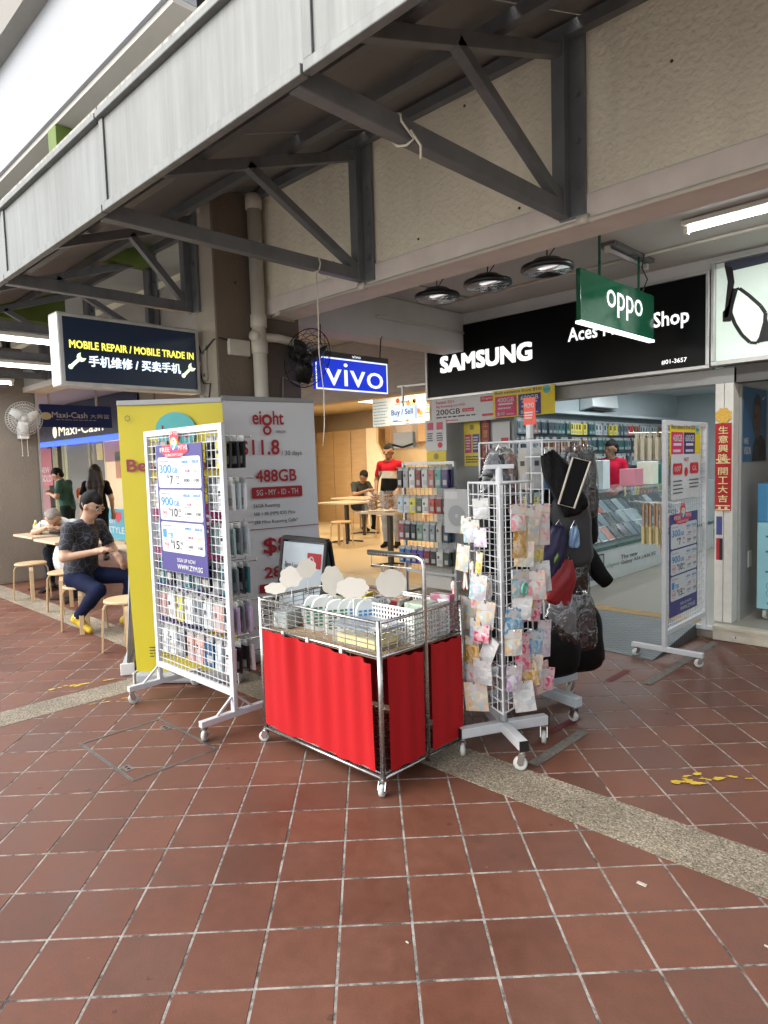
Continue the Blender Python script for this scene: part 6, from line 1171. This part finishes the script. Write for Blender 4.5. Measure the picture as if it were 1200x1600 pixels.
# things in the basket
mHole = hexmat('#2f7a58', .4); mHoleB = hexmat('#3f86c0', .4)
for k in range(9):
    x = -2.70 + k * .032 + (.05 if k > 3 else 0); e_ = thing('cable_box', f'white cable pack with {"green" if k < 6 else "blue"} dots, {ORD[k]} from the left in the trolley basket', 'cable pack', (0, 0, 0), 'green dotted cable packs in the trolley' if k < 6 else 'blue dotted cable packs in the trolley')
    MB().prism([(-.011, -.06, 0), (-.011, .06, 0), (-.011, .06, .13), (-.011, .045, .165), (-.011, .02, .18), (-.011, -.02, .18), (-.011, -.045, .165), (-.011, -.06, .13)], (-1, 0, 0), .022).build('card', hexmat('#e2e6e4', .35), e_)
    dts = MB()
    for a_ in range(4):
        for b_ in range(6): dts.box((.0112, -.048 + a_ * .026, .03 + b_ * .018), (.0118, -.030 + a_ * .026, .041 + b_ * .018))
    dts.build('dot_print', mHole if k < 6 else mHoleB, e_); e_.location = (x, 2.20 + .05 * (k % 2) + (.09 if k > 5 else 0), .632); e_.rotation_euler = (0, .06, -.55 + .03 * (k % 3))
bk = thing('plastic_basket', 'white perforated plastic basket in the trolley', 'basket', (-2.22, 2.42, .63)); m = MB(); X0, X1, Y0, Y1, Z1 = -2.40, -2.08, 2.30, 2.56, .80
def perf(o_, u_, v_, nu, nv):
    o_, u_, v_ = V(o_), V(u_), V(v_); n = u_.cross(v_).normalized() * .0015
    for j in range(nv + 1): m.obox(o_ + u_ / 2 + v_ * (j / nv), u_ / 2, v_ * (.16 / nv) * (1.6 if j in (0, nv) else 1), n)
    for i in range(nu + 1): m.obox(o_ + u_ * (i / nu) + v_ / 2, u_ * (.2 / nu), v_ / 2, n * .9)
perf((X0, Y0, .635), (X1 - X0, 0, 0), (0, 0, .16), 16, 7); perf((X1, Y0, .635), (0, Y1 - Y0, 0), (0, 0, .16), 13, 7); perf((X0, Y1, .635), (X1 - X0, 0, 0), (0, 0, .16), 16, 7); perf((X0, Y0, .635), (0, Y1 - Y0, 0), (0, 0, .16), 13, 7)
m.box((X0, Y0, .632), (X1, Y1, .636)); m.build('basket_shell', hexmat('#e4e6e4', .4), bk)
tb_ = thing('storage_tub', 'clear tub with a blue grey lid in the trolley basket', 'tub', (-2.28, 2.16, .63)); MB().box((-2.42, 2.07, .633), (-2.12, 2.27, .72)).build('tub_body', M('clear_acrylic', 0), tb_, bevel=.008); MB().box((-2.425, 2.065, .721), (-2.115, 2.275, .735)).build('lid', M('smoke_lid', (.30, .36, .42), .25, alpha=.75), tb_, bevel=.004); MB().box((-2.40, 2.09, .64), (-2.14, 2.25, .68)).build('contents', hexmat('#d8cc8a'), tb_)
for k, (x, y, w, d, h, c, lab) in enumerate(((-2.86, 2.14, .1, .12, .09, '#c8d0d0', 'clear blister pack at the left end of the trolley basket'), (-2.80, 2.30, .12, .10, .10, '#3c4044', 'dark gadget box at the back left of the trolley basket'), (-2.76, 2.46, .1, .12, .12, '#6a8a4a', 'green box at the back left of the trolley basket'), (-2.66, 2.50, .12, .08, .15, '#d0c23a', 'yellow pack at the back of the trolley basket'), (-2.46, 2.50, .1, .1, .16, '#28354a', 'navy box at the back of the trolley basket'), (-2.30, 2.44, .08, .12, .17, '#6a2434', 'maroon pack inside the white plastic basket'), (-2.16, 2.44, .12, .12, .17, '#cfdccf', 'pale striped packet inside the white plastic basket'), (-2.14, 2.585, .12, .05, .19, '#c89aa8', 'pink box at the right end of the trolley basket'), (-2.87, 2.42, .1, .1, .08, '#a8b4b0', 'frosted pack at the rear left corner of the trolley basket'))):
    tag(MB().box((x - w / 2, y - d / 2, .634), (x + w / 2, y + d / 2, .634 + h)).build('goods_box', printed('goods_%d' % k, [c, c, '#d4d6d2', c, '#b8bcb8'], 30), loc=(x, y, .634), bevel=.004), lab, 'box').rotation_euler = (0, 0, R.uniform(-.3, .3) if k not in (5, 6) else .1)
mCard = M('cream_card', (.50, .475, .42), .8, var=.04)
def cloud_card(lab, c, w, h, rz, tilt, seed, round_=False):
    e_ = thing('blank_card', lab, 'card sign', (0, 0, 0)); rn = random.Random(seed); pts = []; nl = 7
    for k in range(56):
        al = k * math.tau / 56; bump_ = .86 + .14 * abs(math.sin(al * nl / 2 + seed)) if not round_ else .98 + .02 * math.sin(al * 9); pts.append((w / 2 * bump_ * math.cos(al), 0, h / 2 * bump_ * math.sin(al)))
    MB().prism(pts, (0, -1, 0), .002).build('card', mCard, e_); 
    if not round_: MB().tube([(0, .003, -h * .3), (.005, .004, -h * .6), (.0, .01, -(c[2] - .64))], .002, 5).build('wire_stem', mSt, e_)
    else: MB().box((-.045, -.004, h / 2 - .012), (-.033, .006, h / 2 + .02)).box((.035, -.004, h / 2 - .012), (.047, .006, h / 2 + .02)).build('clip', mSt, e_)
    e_.location = c; e_.rotation_euler = (tilt, 0, rz)
cloud_card('blank cream cloud card lowest at the left end of the trolley', (-2.93, 2.12, .835), .13, .07, .75, -.5, 1)
cloud_card('blank cream cloud card tilted on a wire second from the left', (-2.87, 2.18, .895), .13, .12, .75, -.25, 2); cloud_card('blank cream cloud card highest at the left of the trolley', (-2.78, 2.22, .945), .11, .11, .9, -.1, 3)
cloud_card('blank white cloud card standing upright above the cable packs', (-2.55, 2.20, .905), .12, .165, .78, .05, 4); cloud_card('blank cream cloud card leaning right above the cable packs', (-2.40, 2.20, .885), .17, .11, .78, -.35, 5)
cloud_card('round blank card clipped to the hanger bar of the trolley', (-2.25, ym - .005, .905), .155, .145, .78, .05, 6, True)

# ================================================================== STOOLS AND TABLES
mBirch = M('birch', (.52, .37, .21), .45, var=.12, vscale=5, stretch=(1, 1, 6)); mLegB = hexmat('#161616', .4)
def make_stool():
    t = thing('stool', 'x', 'stool', (0, 0, 0), 'birch stools'); MB().lathe((0, 0, .415), [(0, 0), (.165, 0), (.175, .006), (.175, .018), (.168, .024), (0, .024)], 28).build('seat', mBirch, t)
    for k in range(4):
        al = math.pi / 4 + k * math.pi / 2; d = V((math.cos(al), math.sin(al), 0)); P_ = [d * .06 + V((0, 0, .405)), d * .13 + V((0, 0, .405)), d * .16 + V((0, 0, .395)), d * .178 + V((0, 0, .36)), d * .19 + V((0, 0, .2)), d * .2]
        sd = V((-d.y, d.x, 0)); vs, fs = [], []
        for i, p_ in enumerate(P_):
            tn = (P_[min(i + 1, 5)] - P_[max(i - 1, 0)]).normalized(); nn = tn.cross(sd)
            vs += [p_ + sd * .021 + nn * .008, p_ - sd * .021 + nn * .008, p_ - sd * .021 - nn * .008, p_ + sd * .021 - nn * .008]
            if i: b = 4 * (i - 1); fs += [[b + q_, b + (q_ + 1) % 4, b + 4 + (q_ + 1) % 4, b + 4 + q_] for q_ in range(4)]
        fs += [[3, 2, 1, 0], [20, 21, 22, 23]]; MB().add(vs, fs).build('leg', mBirch, t, bevel=.003)
    return t
st0 = make_stool(); first = True
for (x, y, z, rz, lab) in ((-6.40, 2.40, 0, .3, 'birch stool under the seated man in the black shirt'), (-8.55, 2.62, 0, .5, 'empty birch stool at the far left by the table'), (-7.45, 2.62, 0, .2, 'birch stool half hidden behind the seated man'), (-5.38, 2.36, 0, .4, 'birch stool partly hidden by the white banner'), (-9.2, 3.3, 0, .4, 'birch stool under the old man at the table'),
                           (-8.35, 7.45, Z0, .3, 'birch stool beside the near cafe table'), (-9.1, 7.35, Z0, .6, 'birch stool left of the near cafe table'), (-8.6, 8.8, Z0, .1, 'birch stool right of the near cafe table'), (-10.2, 9.7, Z0, .2, 'birch stool under the seated cafe customer'), (-9.5, 9.3, Z0, .9, 'pale stool by the far cafe table'), (-8.0, 9.4, Z0, .5, 'birch stool by the cafe wall')):
    if first: o = st0; o.location = (x, y, z); o.rotation_euler = (0, 0, rz); o['label'] = lab; first = False
    else: place(st0, (x, y, z), rz, lab)
def table(lab, x, y, z, w, d, rz=0, top=None, h=.73, group=None):
    t = thing('cafe_table', lab, 'table', (0, 0, 0), group); MB().box((-w / 2, -d / 2, h - .028), (w / 2, d / 2, h)).build('table_top', top or M('table_oak', (.50, .40, .28), .4, var=.12, vscale=4, stretch=(8, 1, 1)), t, bevel=.004)
    MB().bar((0, 0, .03), (0, 0, h - .03), .06).build('column', mLegB, t); m_ = MB()
    for k in range(4): al = math.pi / 4 + k * math.pi / 2; m_.bar((0, 0, .035), (.28 * math.cos(al), .28 * math.sin(al), .012), .05, .022)
    m_.build('cross_base', mLegB, t); t.location = (x, y, z); t.rotation_euler = (0, 0, rz); return t
table('oak cafe table at the far left with a drink on it', -9.0, 2.98, 0, .7, .6); table('oak cafe table behind the seated man in the black shirt', -8.05, 2.92, 0, .7, .6); table('oak cafe table in front of the seated man beside the banner', -6.35, 3.05, 0, .9, .6)
table('near cafe table with a black column', -8.75, 7.95, Z0, .75, .7); table('far cafe table in front of the seated customer', -9.5, 9.1, Z0, 1.2, .7); table('oak table holding clear snack boxes', -6.2, 6.42, Z0, .75, .6, h=.75); table('cafe table at the left behind the banner edge', -9.9, 7.3, Z0, .7, .7)
mAcr = M('clear_acrylic', 0); mSnk = M('baked_snack', (.45, .22, .06), .7, var=.5, vscale=60, bump=1, bscale=80)
for k, (x, y, h, lab) in enumerate(((-6.42, 6.35, .26, 'clear box of round baked snacks on the oak table'), (-6.18, 6.40, .27, 'clear box of brown nuts on the oak table'), (-5.96, 6.45, .25, 'clear box of golden biscuits on the oak table'))):
    t = thing('snack_box', lab, 'snack box', (x, y, Z0 + .752)); MB().box((x - .10, y - .10, Z0 + .753), (x + .10, y + .10, Z0 + .753 + h)).build('box_shell', mAcr, t, bevel=.008)
    m_ = MB()
    for q in range(46): p_ = V((x + R.uniform(-.075, .075), y + R.uniform(-.075, .075), Z0 + .775 + R.random() * h * .75)); m_.lathe(p_, [(0, -.012), (.022, -.006), (.024, .004), (0, .012)], 7, ax=(R.uniform(-.4, .4), R.uniform(-.4, .4), 1))
    sn = m_.build('snacks', mSnk, t, True); sn['kind'] = 'stuff'
for k, (x, y, lab) in enumerate(((-9.1, 2.88, 'white bottle with yellow label on the far left table'),)): tag(MB().lathe((x, y, .73), [(.032, 0), (.034, .01), (.034, .11), (.014, .15), (.013, .175), (0, .178)], 16).build('bottle', printed('bottle_print', ['#dcdcc8', '#c8c070', '#e8e8e0', '#dcdcd0'], 20), loc=(x, y, .73), smooth=True), lab, 'bottle')
t = thing('drink_glass', 'glass of tea with a straw on the far left table', 'drink', (-8.9, 2.86, .73)); MB().lathe((-8.9, 2.86, .73), [(.028, 0), (.036, .11)], 14).build('cup', mAcr, t, True); MB().lathe((-8.9, 2.86, .735), [(.026, 0), (.032, .07), (0, .07)], 12).build('tea', hexmat('#8a7a3a'), t, True); MB().cyl((-8.9, 2.86, .74), (-8.87, 2.87, .92), .003, 5).build('straw', mBlk, t)
tag(MB().box((-8.95, 2.98, .731), (-8.45, 3.2, .75)).build('food_tray', mBlk, loc=(-8.7, 3.1, .731), bevel=.006), 'black food tray in front of the old man', 'tray')
tag(blobbag(.26, .34, .16, 33).build('carrier_bag', hexmat('#d4d4d0', .35), smooth=True), 'white plastic carrier bag hanging beside the far left tables', 'bag').location = (-8.35, 2.9, .62)
tag(MB().lathe((-6.45, 2.95, .731), [(.06, 0), (.09, .045), (.085, .05), (.055, .008), (0, .008)], 18).build('food_bowl', hexmat('#3a3a30'), loc=(-6.45, 2.95, .731), smooth=True), 'dark food bowl on the table before the seated man', 'bowl')
# ================================================================== PEOPLE
def surface_nets(prims, h, k=.022):
    """one closed surface round tapered capsules (a, b, ra, rb, material), smoothly joined; returns verts, faces, material per face"""
    A = np.array([p[0] for p in prims], float); B = np.array([p[1] for p in prims], float); RA = np.array([p[2] for p in prims]); RB = np.array([p[3] for p in prims])
    lo = np.minimum(A, B).min(0) - .16; hi = np.maximum(A, B).max(0) + .16; n = np.ceil((hi - lo) / h).astype(int) + 1
    F = np.full(n, .1); best = np.full(n, 9.); mat = np.zeros(n, int)
    for a, b, ra, rb, mi in prims:
        a, b = np.array(a, float), np.array(b, float); r = max(ra, rb) + .06
        i0 = np.maximum(((np.minimum(a, b) - r - lo) / h).astype(int), 0); i1 = np.minimum(((np.maximum(a, b) + r - lo) / h).astype(int) + 2, n)
        sl_ = tuple(slice(i0[q], i1[q]) for q in range(3)); g = np.meshgrid(*[lo[q] + h * np.arange(i0[q], i1[q]) for q in range(3)], indexing='ij'); P = np.stack(g, -1)
        ba = b - a; t = np.clip(((P - a) @ ba) / max(1e-9, ba @ ba), 0, 1); d = np.linalg.norm(P - a - t[..., None] * ba, axis=-1) - (ra + (rb - ra) * t)
        f = F[sl_]; hh = np.clip(.5 + .5 * (f - d) / k, 0, 1); F[sl_] = f * (1 - hh) + d * hh - k * hh * (1 - hh)
        up_ = d < best[sl_]; best[sl_] = np.where(up_, d, best[sl_]); mat[sl_] = np.where(up_, mi, mat[sl_])
    S_ = F < 0; c = [S_[i:n[0] - 1 + i, j:n[1] - 1 + j, l:n[2] - 1 + l] for i in (0, 1) for j in (0, 1) for l in (0, 1)]; cnt_ = sum(x.astype(int) for x in c); act = (cnt_ > 0) & (cnt_ < 8)
    idx = -np.ones(act.shape, int); ii = np.argwhere(act); idx[act] = np.arange(len(ii)); acc = np.zeros((len(ii), 3)); num = np.zeros(len(ii))
    corn = [(i, j, l) for i in (0, 1) for j in (0, 1) for l in (0, 1)]
    for x in range(8):
        for y in range(x + 1, 8):
            p, q = np.array(corn[x]), np.array(corn[y])
            if abs(p - q).sum() != 1: continue
            fa = F[tuple((ii + p).T)]; fb = F[tuple((ii + q).T)]; m = (fa < 0) != (fb < 0); t = np.where(m, fa / np.where(m, fa - fb, 1), 0); pt = ii + p + t[:, None] * (q - p); acc[m] += pt[m]; num[m] += 1
    vs = lo + h * acc / num[:, None]; faces = []; fm = []
    for ax in range(3):
        o1, o2 = [q for q in range(3) if q != ax]; e = np.zeros(3, int); e[ax] = 1
        s0 = S_[tuple(slice(0, n[q] - 1) if q == ax else slice(1, n[q] - 1) for q in range(3))]; s1 = S_[tuple(slice(1, n[q]) if q == ax else slice(1, n[q] - 1) for q in range(3))]
        for w in np.argwhere(s0 != s1):
            p = w.copy(); p[o1] += 1; p[o2] += 1; a1 = np.zeros(3, int); a1[o1] = 1; a2 = np.zeros(3, int); a2[o2] = 1
            q = [idx[tuple(p - a1 - a2)], idx[tuple(p - a2)], idx[tuple(p)], idx[tuple(p - a1)]]
            if s0[tuple(w)] == (ax == 1): q = q[::-1]
            faces.append([int(z) for z in q]); fm.append(int(mat[tuple(p)] if S_[tuple(p)] else mat[tuple(p + e)]))
    return vs, faces, fm
mSkin = M('skin', (.45, .27, .18), .5, var=.06, vscale=20); mSkinD = M('skin_deep', (.26, .145, .09), .5, var=.06, vscale=20); mHair = M('hair_black', (.005, .0045, .004), .75, var=.3, vscale=40, spec=.25, bump=.6, bscale=160); mHairG = M('hair_grey', (.20, .17, .15), .6, var=.4, vscale=40, bump=.6, bscale=160)
def human(name, lab, base, face, J, mats, hair, hairmat, h=.0125, glasses=False, bands=None, extra=()):
    """J: joints in (forward, left, up) metres from base; face = heading angle; mats = [skin, top, trousers, shoes, eye, stripe...]"""
    G = {k: np.array(v, float) for k, v in J.items()}; P = []
    def c(a, b, ra, rb, m): P.append((G[a] if isinstance(a, str) else np.array(a, float), G[b] if isinstance(b, str) else np.array(b, float), ra, rb, m))
    hd = G['head']; nk = G['neck']; look = G.get('look', np.array((1., 0, -.1))); look = look / np.linalg.norm(look); upv = hd - nk; upv = upv / np.linalg.norm(upv); upv = upv - look * (upv @ look); upv /= np.linalg.norm(upv); lft = np.cross(upv, look)
    # head
    c(hd + upv * .035 - look * .012, hd + upv * .03 + look * .012, .088, .082, 0); c(hd - upv * .03 + look * .02, hd - upv * .075 + look * .045, .066, .042, 0); c(hd + upv * .01 + look * .085, hd - upv * .018 + look * .103, .011, .017, 0)
    for s_ in (-1, 1):
        c(hd + lft * s_ * .084 + upv * .01, hd + lft * s_ * .09 - upv * .022, .017, .012, 0); c(hd + lft * s_ * .032 + look * .083 + upv * .016, hd + lft * s_ * .036 + look * .083 + upv * .016, .009 if h < .011 else .006, .009 if h < .011 else .006, 4)
        if h < .011: c(hd + lft * s_ * .018 + look * .088 + upv * .036, hd + lft * s_ * .046 + look * .080 + upv * .036, .006, .005, 4)
    c(hd + lft * .02 + look * .084 - upv * .05, hd - lft * .02 + look * .084 - upv * .05, .006, .006, 5); c(nk - (nk - G['chest']) * .1, hd - upv * .05, .058, .052, 0)
    # torso
    for s_ in ('R', 'L'): 
        c('chest', 'sh' + s_, .105, .058, 1); c('pel', 'hip' + s_, .11, .095, 2); c('chest', G['pel'] + (G['hip' + s_] - G['pel']) * .6 + np.array((0, 0, .08)), .12, .115, 1)
    for s_ in ('R', 'L'): c(nk - np.array((.01, 0, .02)), G['sh' + s_] + np.array((0, 0, -.005)), .05, .052, 1)
    c(G['chest'] + (nk - G['chest']) * .1, G['chest'] + (nk - G['chest']) * .75, .1, .062, 1); c('chest', 'pel', .125, .125, 1); c('pel', G['pel'] - np.array((0, 0, .02)), .12, .12, 2)
    for s_ in ('R', 'L'):
        sh, el, ha = G['sh' + s_], G['el' + s_], G['ha' + s_]; c(sh, sh + (el - sh) * .62, .058, .056, 1); c(sh + (el - sh) * .5, el, .047, .040, 0); c(el, ha, .040, .027, 0)
        d = G.get('hd' + s_, ha - el); d = d / np.linalg.norm(d); sd = np.cross(d, np.array((0, 0, 1.))); sd = sd / max(.1, np.linalg.norm(sd)); cu = np.cross(sd, d); pm = ha + d * .055
        c(ha, pm, .028, .034, 0)
        for q, (o_, L_) in enumerate(((-.030, .062), (-.010, .075), (.010, .07), (.028, .055))):
            k0 = pm + sd * o_ + d * .02; k1 = k0 + d * L_ * .5 - cu * .006; k2 = k1 + d * L_ * .38 - cu * .022; c(k0, k1, .0105, .0095, 0); c(k1, k2, .0095, .008, 0)
        t0 = ha + d * .015 - sd * .028 * (1 if s_ == 'L' else -1); c(t0, t0 + d * .045 - sd * .02 * (1 if s_ == 'L' else -1) - cu * .012, .013, .009, 0)
        hp, kn, an, to = G['hip' + s_], G['kn' + s_], G['an' + s_], G['to' + s_]; c(hp, kn, .092, .066, 2); c(kn, kn + (an - kn) * .45, .064, .060, 2); c(kn + (an - kn) * .4, an + (kn - an) * .12, .060, .048, 2); c(an + (kn - an) * .15, an, .040, .038, 6 if len(mats) > 6 else 0)
        fd = to - an; fd = fd / np.linalg.norm(fd); heel = G.get('he' + s_, an - np.array((fd[0], fd[1], 0)) * .05 - np.array((0, 0, .035))); c(heel, to, .038, .030, 3); c(an, heel * .3 + to * .7, .038, .03, 3); c(an, heel, .04, .036, 3)
    for (a, b, ra, rb, m) in extra: c(a, b, ra, rb, m)
    vs, fs, fm = surface_nets(P, h); mb = MB(); mb.v = [tuple(v) for v in vs]; mb.f = fs; mb.m = fm
    if bands:
        for i, f in enumerate(fs):
            if fm[i] == 1 and max(abs(vs[j][1]) for j in f) < .19:
                z = vs[f[0]][2]
                for zm, mi in bands:
                    if z < zm: fm[i] = mi; break
    t = thing(name, lab, 'person', (0, 0, 0)); mb.build('body', mats, t, True)
    # hair as its own piece
    Hp = []
    def H(a, b, ra, rb): Hp.append((np.array(a), np.array(b), ra, rb, 0))
    if hair in ('short', 'long', 'crop', 'bun'):
        H(hd + upv * .062 - look * .022, hd + upv * .058 + look * .02, .083 if hair != 'crop' else .078, .070 if hair != 'crop' else .066); H(hd + upv * .03 - look * .045, hd - upv * .02 - look * .05, .073, .058)
        for s_ in (-1, 1): H(hd + lft * s_ * .05 + upv * .055 - look * .02, hd + lft * s_ * .066 + upv * .015 - look * .015, .05, .03)
        if hair != 'crop': H(hd + upv * .105 - look * .01, hd + upv * .098 + look * .035, .045, .034)
    if hair == 'long':
        for s_ in (-1, 0, 1): H(hd - look * .05 + lft * s_ * .05, hd - look * .085 + lft * s_ * .085 - upv * .22, .065, .06); H(hd - look * .085 + lft * s_ * .085 - upv * .2, hd - look * .10 + lft * s_ * .075 - upv * .46, .06, .03)
    if hair == 'bun': H(hd - look * .10 + upv * .02, hd - look * .11, .05, .045); H(hd + lft * .05 - look * .04, hd - look * .08 - upv * .02, .05, .05); H(hd - lft * .05 - look * .04, hd - look * .08 - upv * .02, .05, .05)
    if hair: hv, hf, _ = surface_nets(Hp, .0105, .02); hb = MB(); hb.v = [tuple(v) for v in hv]; hb.f = hf; hb.m = [0] * len(hf); hb.build('hair', hairmat, t, True)
    if glasses:
        m_ = MB()
        for s_ in (-1, 1):
            m_.tube([hd + lft * (s_ * .036 + .024 * math.cos(q * .7)) + upv * (.012 + .018 * math.sin(q * .7)) + look * .098 for q in range(9)], .003, 5, closed=True); m_.tube([hd + lft * s_ * .06 + upv * .014 + look * .095, hd + lft * s_ * .088 + upv * .012], .0035, 5)
        m_.tube([hd + lft * .012 + upv * .014 + look * .1, hd - lft * .012 + upv * .014 + look * .1], .003, 5); m_.build('glasses', hexmat('#b8b4a8', .2), t, True)
    t.location = base; t.rotation_euler = (0, 0, face); return t
def shirt_print():
    m = M('black_floral_shirt', (.010, .011, .016), .7, var=0); t = m.node_tree; N = t.nodes; L = t.links; b = N['Principled BSDF']; tc = N.new('ShaderNodeTexCoord'); v = N.new('ShaderNodeTexVoronoi'); v.feature = 'DISTANCE_TO_EDGE'; v.inputs['Scale'].default_value = 17; L.new(tc.outputs['Object'], v.inputs['Vector'])
    cr = N.new('ShaderNodeValToRGB'); L.new(v.outputs['Distance'], cr.inputs[0]); cr.color_ramp.elements[0].position = .02; cr.color_ramp.elements[0].color = (.075, .08, .105, 1); cr.color_ramp.elements[1].position = .05; cr.color_ramp.elements[1].color = (.009, .010, .015, 1); L.new(cr.outputs[0], b.inputs['Base Color']); return m
eye = hexmat('#140c0a', .3); lip = M('lip', (.30, .13, .10), .5)
SIT = dict(pel=(0, 0, .52), hipR=(.02, -.09, .51), hipL=(.02, .09, .51))
# seated man in the black patterned shirt
human('person', 'man in black patterned shirt and navy trousers sitting on a stool', (-6.43, 2.40, 0), math.atan2(.39, .92), dict(SIT, chest=(.07, 0, .88), neck=(.12, 0, 1.05), head=(.185, 0, 1.185), look=(1, .25, -.55), shR=(.08, -.185, .985), shL=(.08, .185, .985),
      elR=(.10, -.27, .73), haR=(.34, -.12, .775), elL=(.16, .26, .74), haL=(.36, .10, .70), hdL=(.5, .1, -.6), knR=(.36, -.15, .42), anR=(.07, -.13, .155), toR=(.21, -.13, .035), heR=(.04, -.13, .13), knL=(.42, .20, .50), anL=(.34, .22, .09), toL=(.50, .24, .035)),
      [mSkin, shirt_print(), cloth('#131a34'), M('yellow_shoe', (.52, .36, .015), .5), eye, lip, hexmat('#d8d8d4')], 'short', mHair, h=.0105, glasses=True)
# old man hunched over his food
human('person', 'grey-haired man in white shirt hunched over a table eating', (-9.25, 3.32, 0), math.radians(-35), dict(SIT, chest=(.30, 0, .80), neck=(.46, 0, .88), head=(.58, 0, .93), look=(.75, 0, -.75), shR=(.36, -.18, .84), shL=(.36, .18, .84), elR=(.52, -.25, .76), haR=(.66, -.08, .82), elL=(.52, .25, .76), haL=(.64, .10, .80),
      knR=(.42, -.13, .5), anR=(.40, -.13, .09), toR=(.55, -.13, .035), knL=(.42, .13, .5), anL=(.40, .13, .09), toL=(.55, .13, .035)), [mSkin, cloth('#c4c6c8'), cloth('#20242c'), hexmat('#26262a'), eye, lip], 'crop', mHairG)
def stand(hh=1.0, **k):
    d = dict(pel=(0, 0, .93), hipR=(0, -.09, .91), hipL=(0, .09, .91), chest=(.01, 0, 1.28), neck=(.015, 0, 1.455), head=(.04, 0, 1.575), shR=(0, -.165, 1.375), shL=(0, .165, 1.375), elR=(-.02, -.25, 1.12), haR=(.08, -.25, .87), elL=(-.02, .25, 1.12), haL=(.08, .25, .87), knR=(.02, -.10, .49), anR=(0, -.10, .085), toR=(.15, -.12, .033), knL=(.02, .10, .49), anL=(0, .10, .085), toL=(.15, .12, .033)); d.update(k)
    return {q: (tuple(x * hh for x in v) if q not in ('look', 'hdL', 'hdR') else v) for q, v in d.items()}
human('person', 'man in green shirt looking at a phone by the pawn shop', (-12.45, 4.50, 0), math.radians(225), stand(.95, chest=(.05, 0, 1.26), neck=(.09, 0, 1.43), head=(.15, 0, 1.53), look=(1, 0, -.7), shR=(.04, -.18, 1.38), shL=(.04, .18, 1.38), elR=(.06, -.25, 1.13), haR=(.30, -.08, 1.22), elL=(.08, .25, 1.13), haL=(.28, .06, 1.18)), [mSkin, cloth('#3a5a50'), cloth('#1c2a28'), hexmat('#222222'), eye, lip], 'short', mHair, h=.015)
tag(blobbag(.26, .22, .1, 41).build('sling_bag', hexmat('#c05a1c'), smooth=True), 'orange sling bag at the hip of the man in green', 'bag').location = (-12.25, 4.66, 1.22)
human('person', 'woman with long dark hair in black seen from behind', (-11.2, 4.52, 0), math.radians(150), stand(.94), [mSkin, cloth('#0c0c0e'), cloth('#101014'), hexmat('#222222'), eye, lip], 'long', M('hair_brown', (.022, .014, .010), .45, var=.3, vscale=30), h=.015)
red = cloth('#a01626'); wht = cloth('#b8b8b4'); blk = cloth('#101012')
human('person', 'man in red white and black polo standing at the snack table', (-7.55, 7.85, Z0), math.radians(-68), stand(1.0, haL=(.16, .18, .95), haR=(.14, -.2, .92)), [mSkinD, red, cloth('#8a8e92'), blk, eye, lip, mSkinD, blk, wht], 'short', mHair, h=.013,
      bands=((1.15, 7), (1.27, 8)))
human('person', 'dark-haired customer in grey shirt seated at the back of the cafe', (-10.25, 9.65, Z0), math.radians(-10), dict(SIT, chest=(.10, 0, .86), neck=(.17, 0, 1.02), head=(.24, 0, 1.13), look=(1, 0, -.8), shR=(.12, -.18, .97), shL=(.12, .18, .97), elR=(.24, -.24, .76), haR=(.45, -.08, .84), elL=(.24, .24, .76), haL=(.45, .08, .84), knR=(.42, -.12, .5), anR=(.40, -.12, .09), toR=(.55, -.12, .035), knL=(.42, .12, .5), anL=(.40, .12, .09), toL=(.55, .12, .035)), [mSkinD, cloth('#3a3e40'), cloth('#1a1c22'), blk, eye, lip], 'short', mHair, h=.015)
human('person', 'woman in red top behind the showcase counter', (-4.33, 9.1, Z0), math.radians(-60), stand(.95, look=(.7, -.7, -.1), elR=(.05, -.25, 1.12), haR=(.25, -.1, 1.02), haL=(.26, .1, 1.0), elL=(.05, .25, 1.12)), [mSkinD, cloth('#a81432'), cloth('#1a1a20'), blk, eye, lip], 'bun', mHair, h=.013)
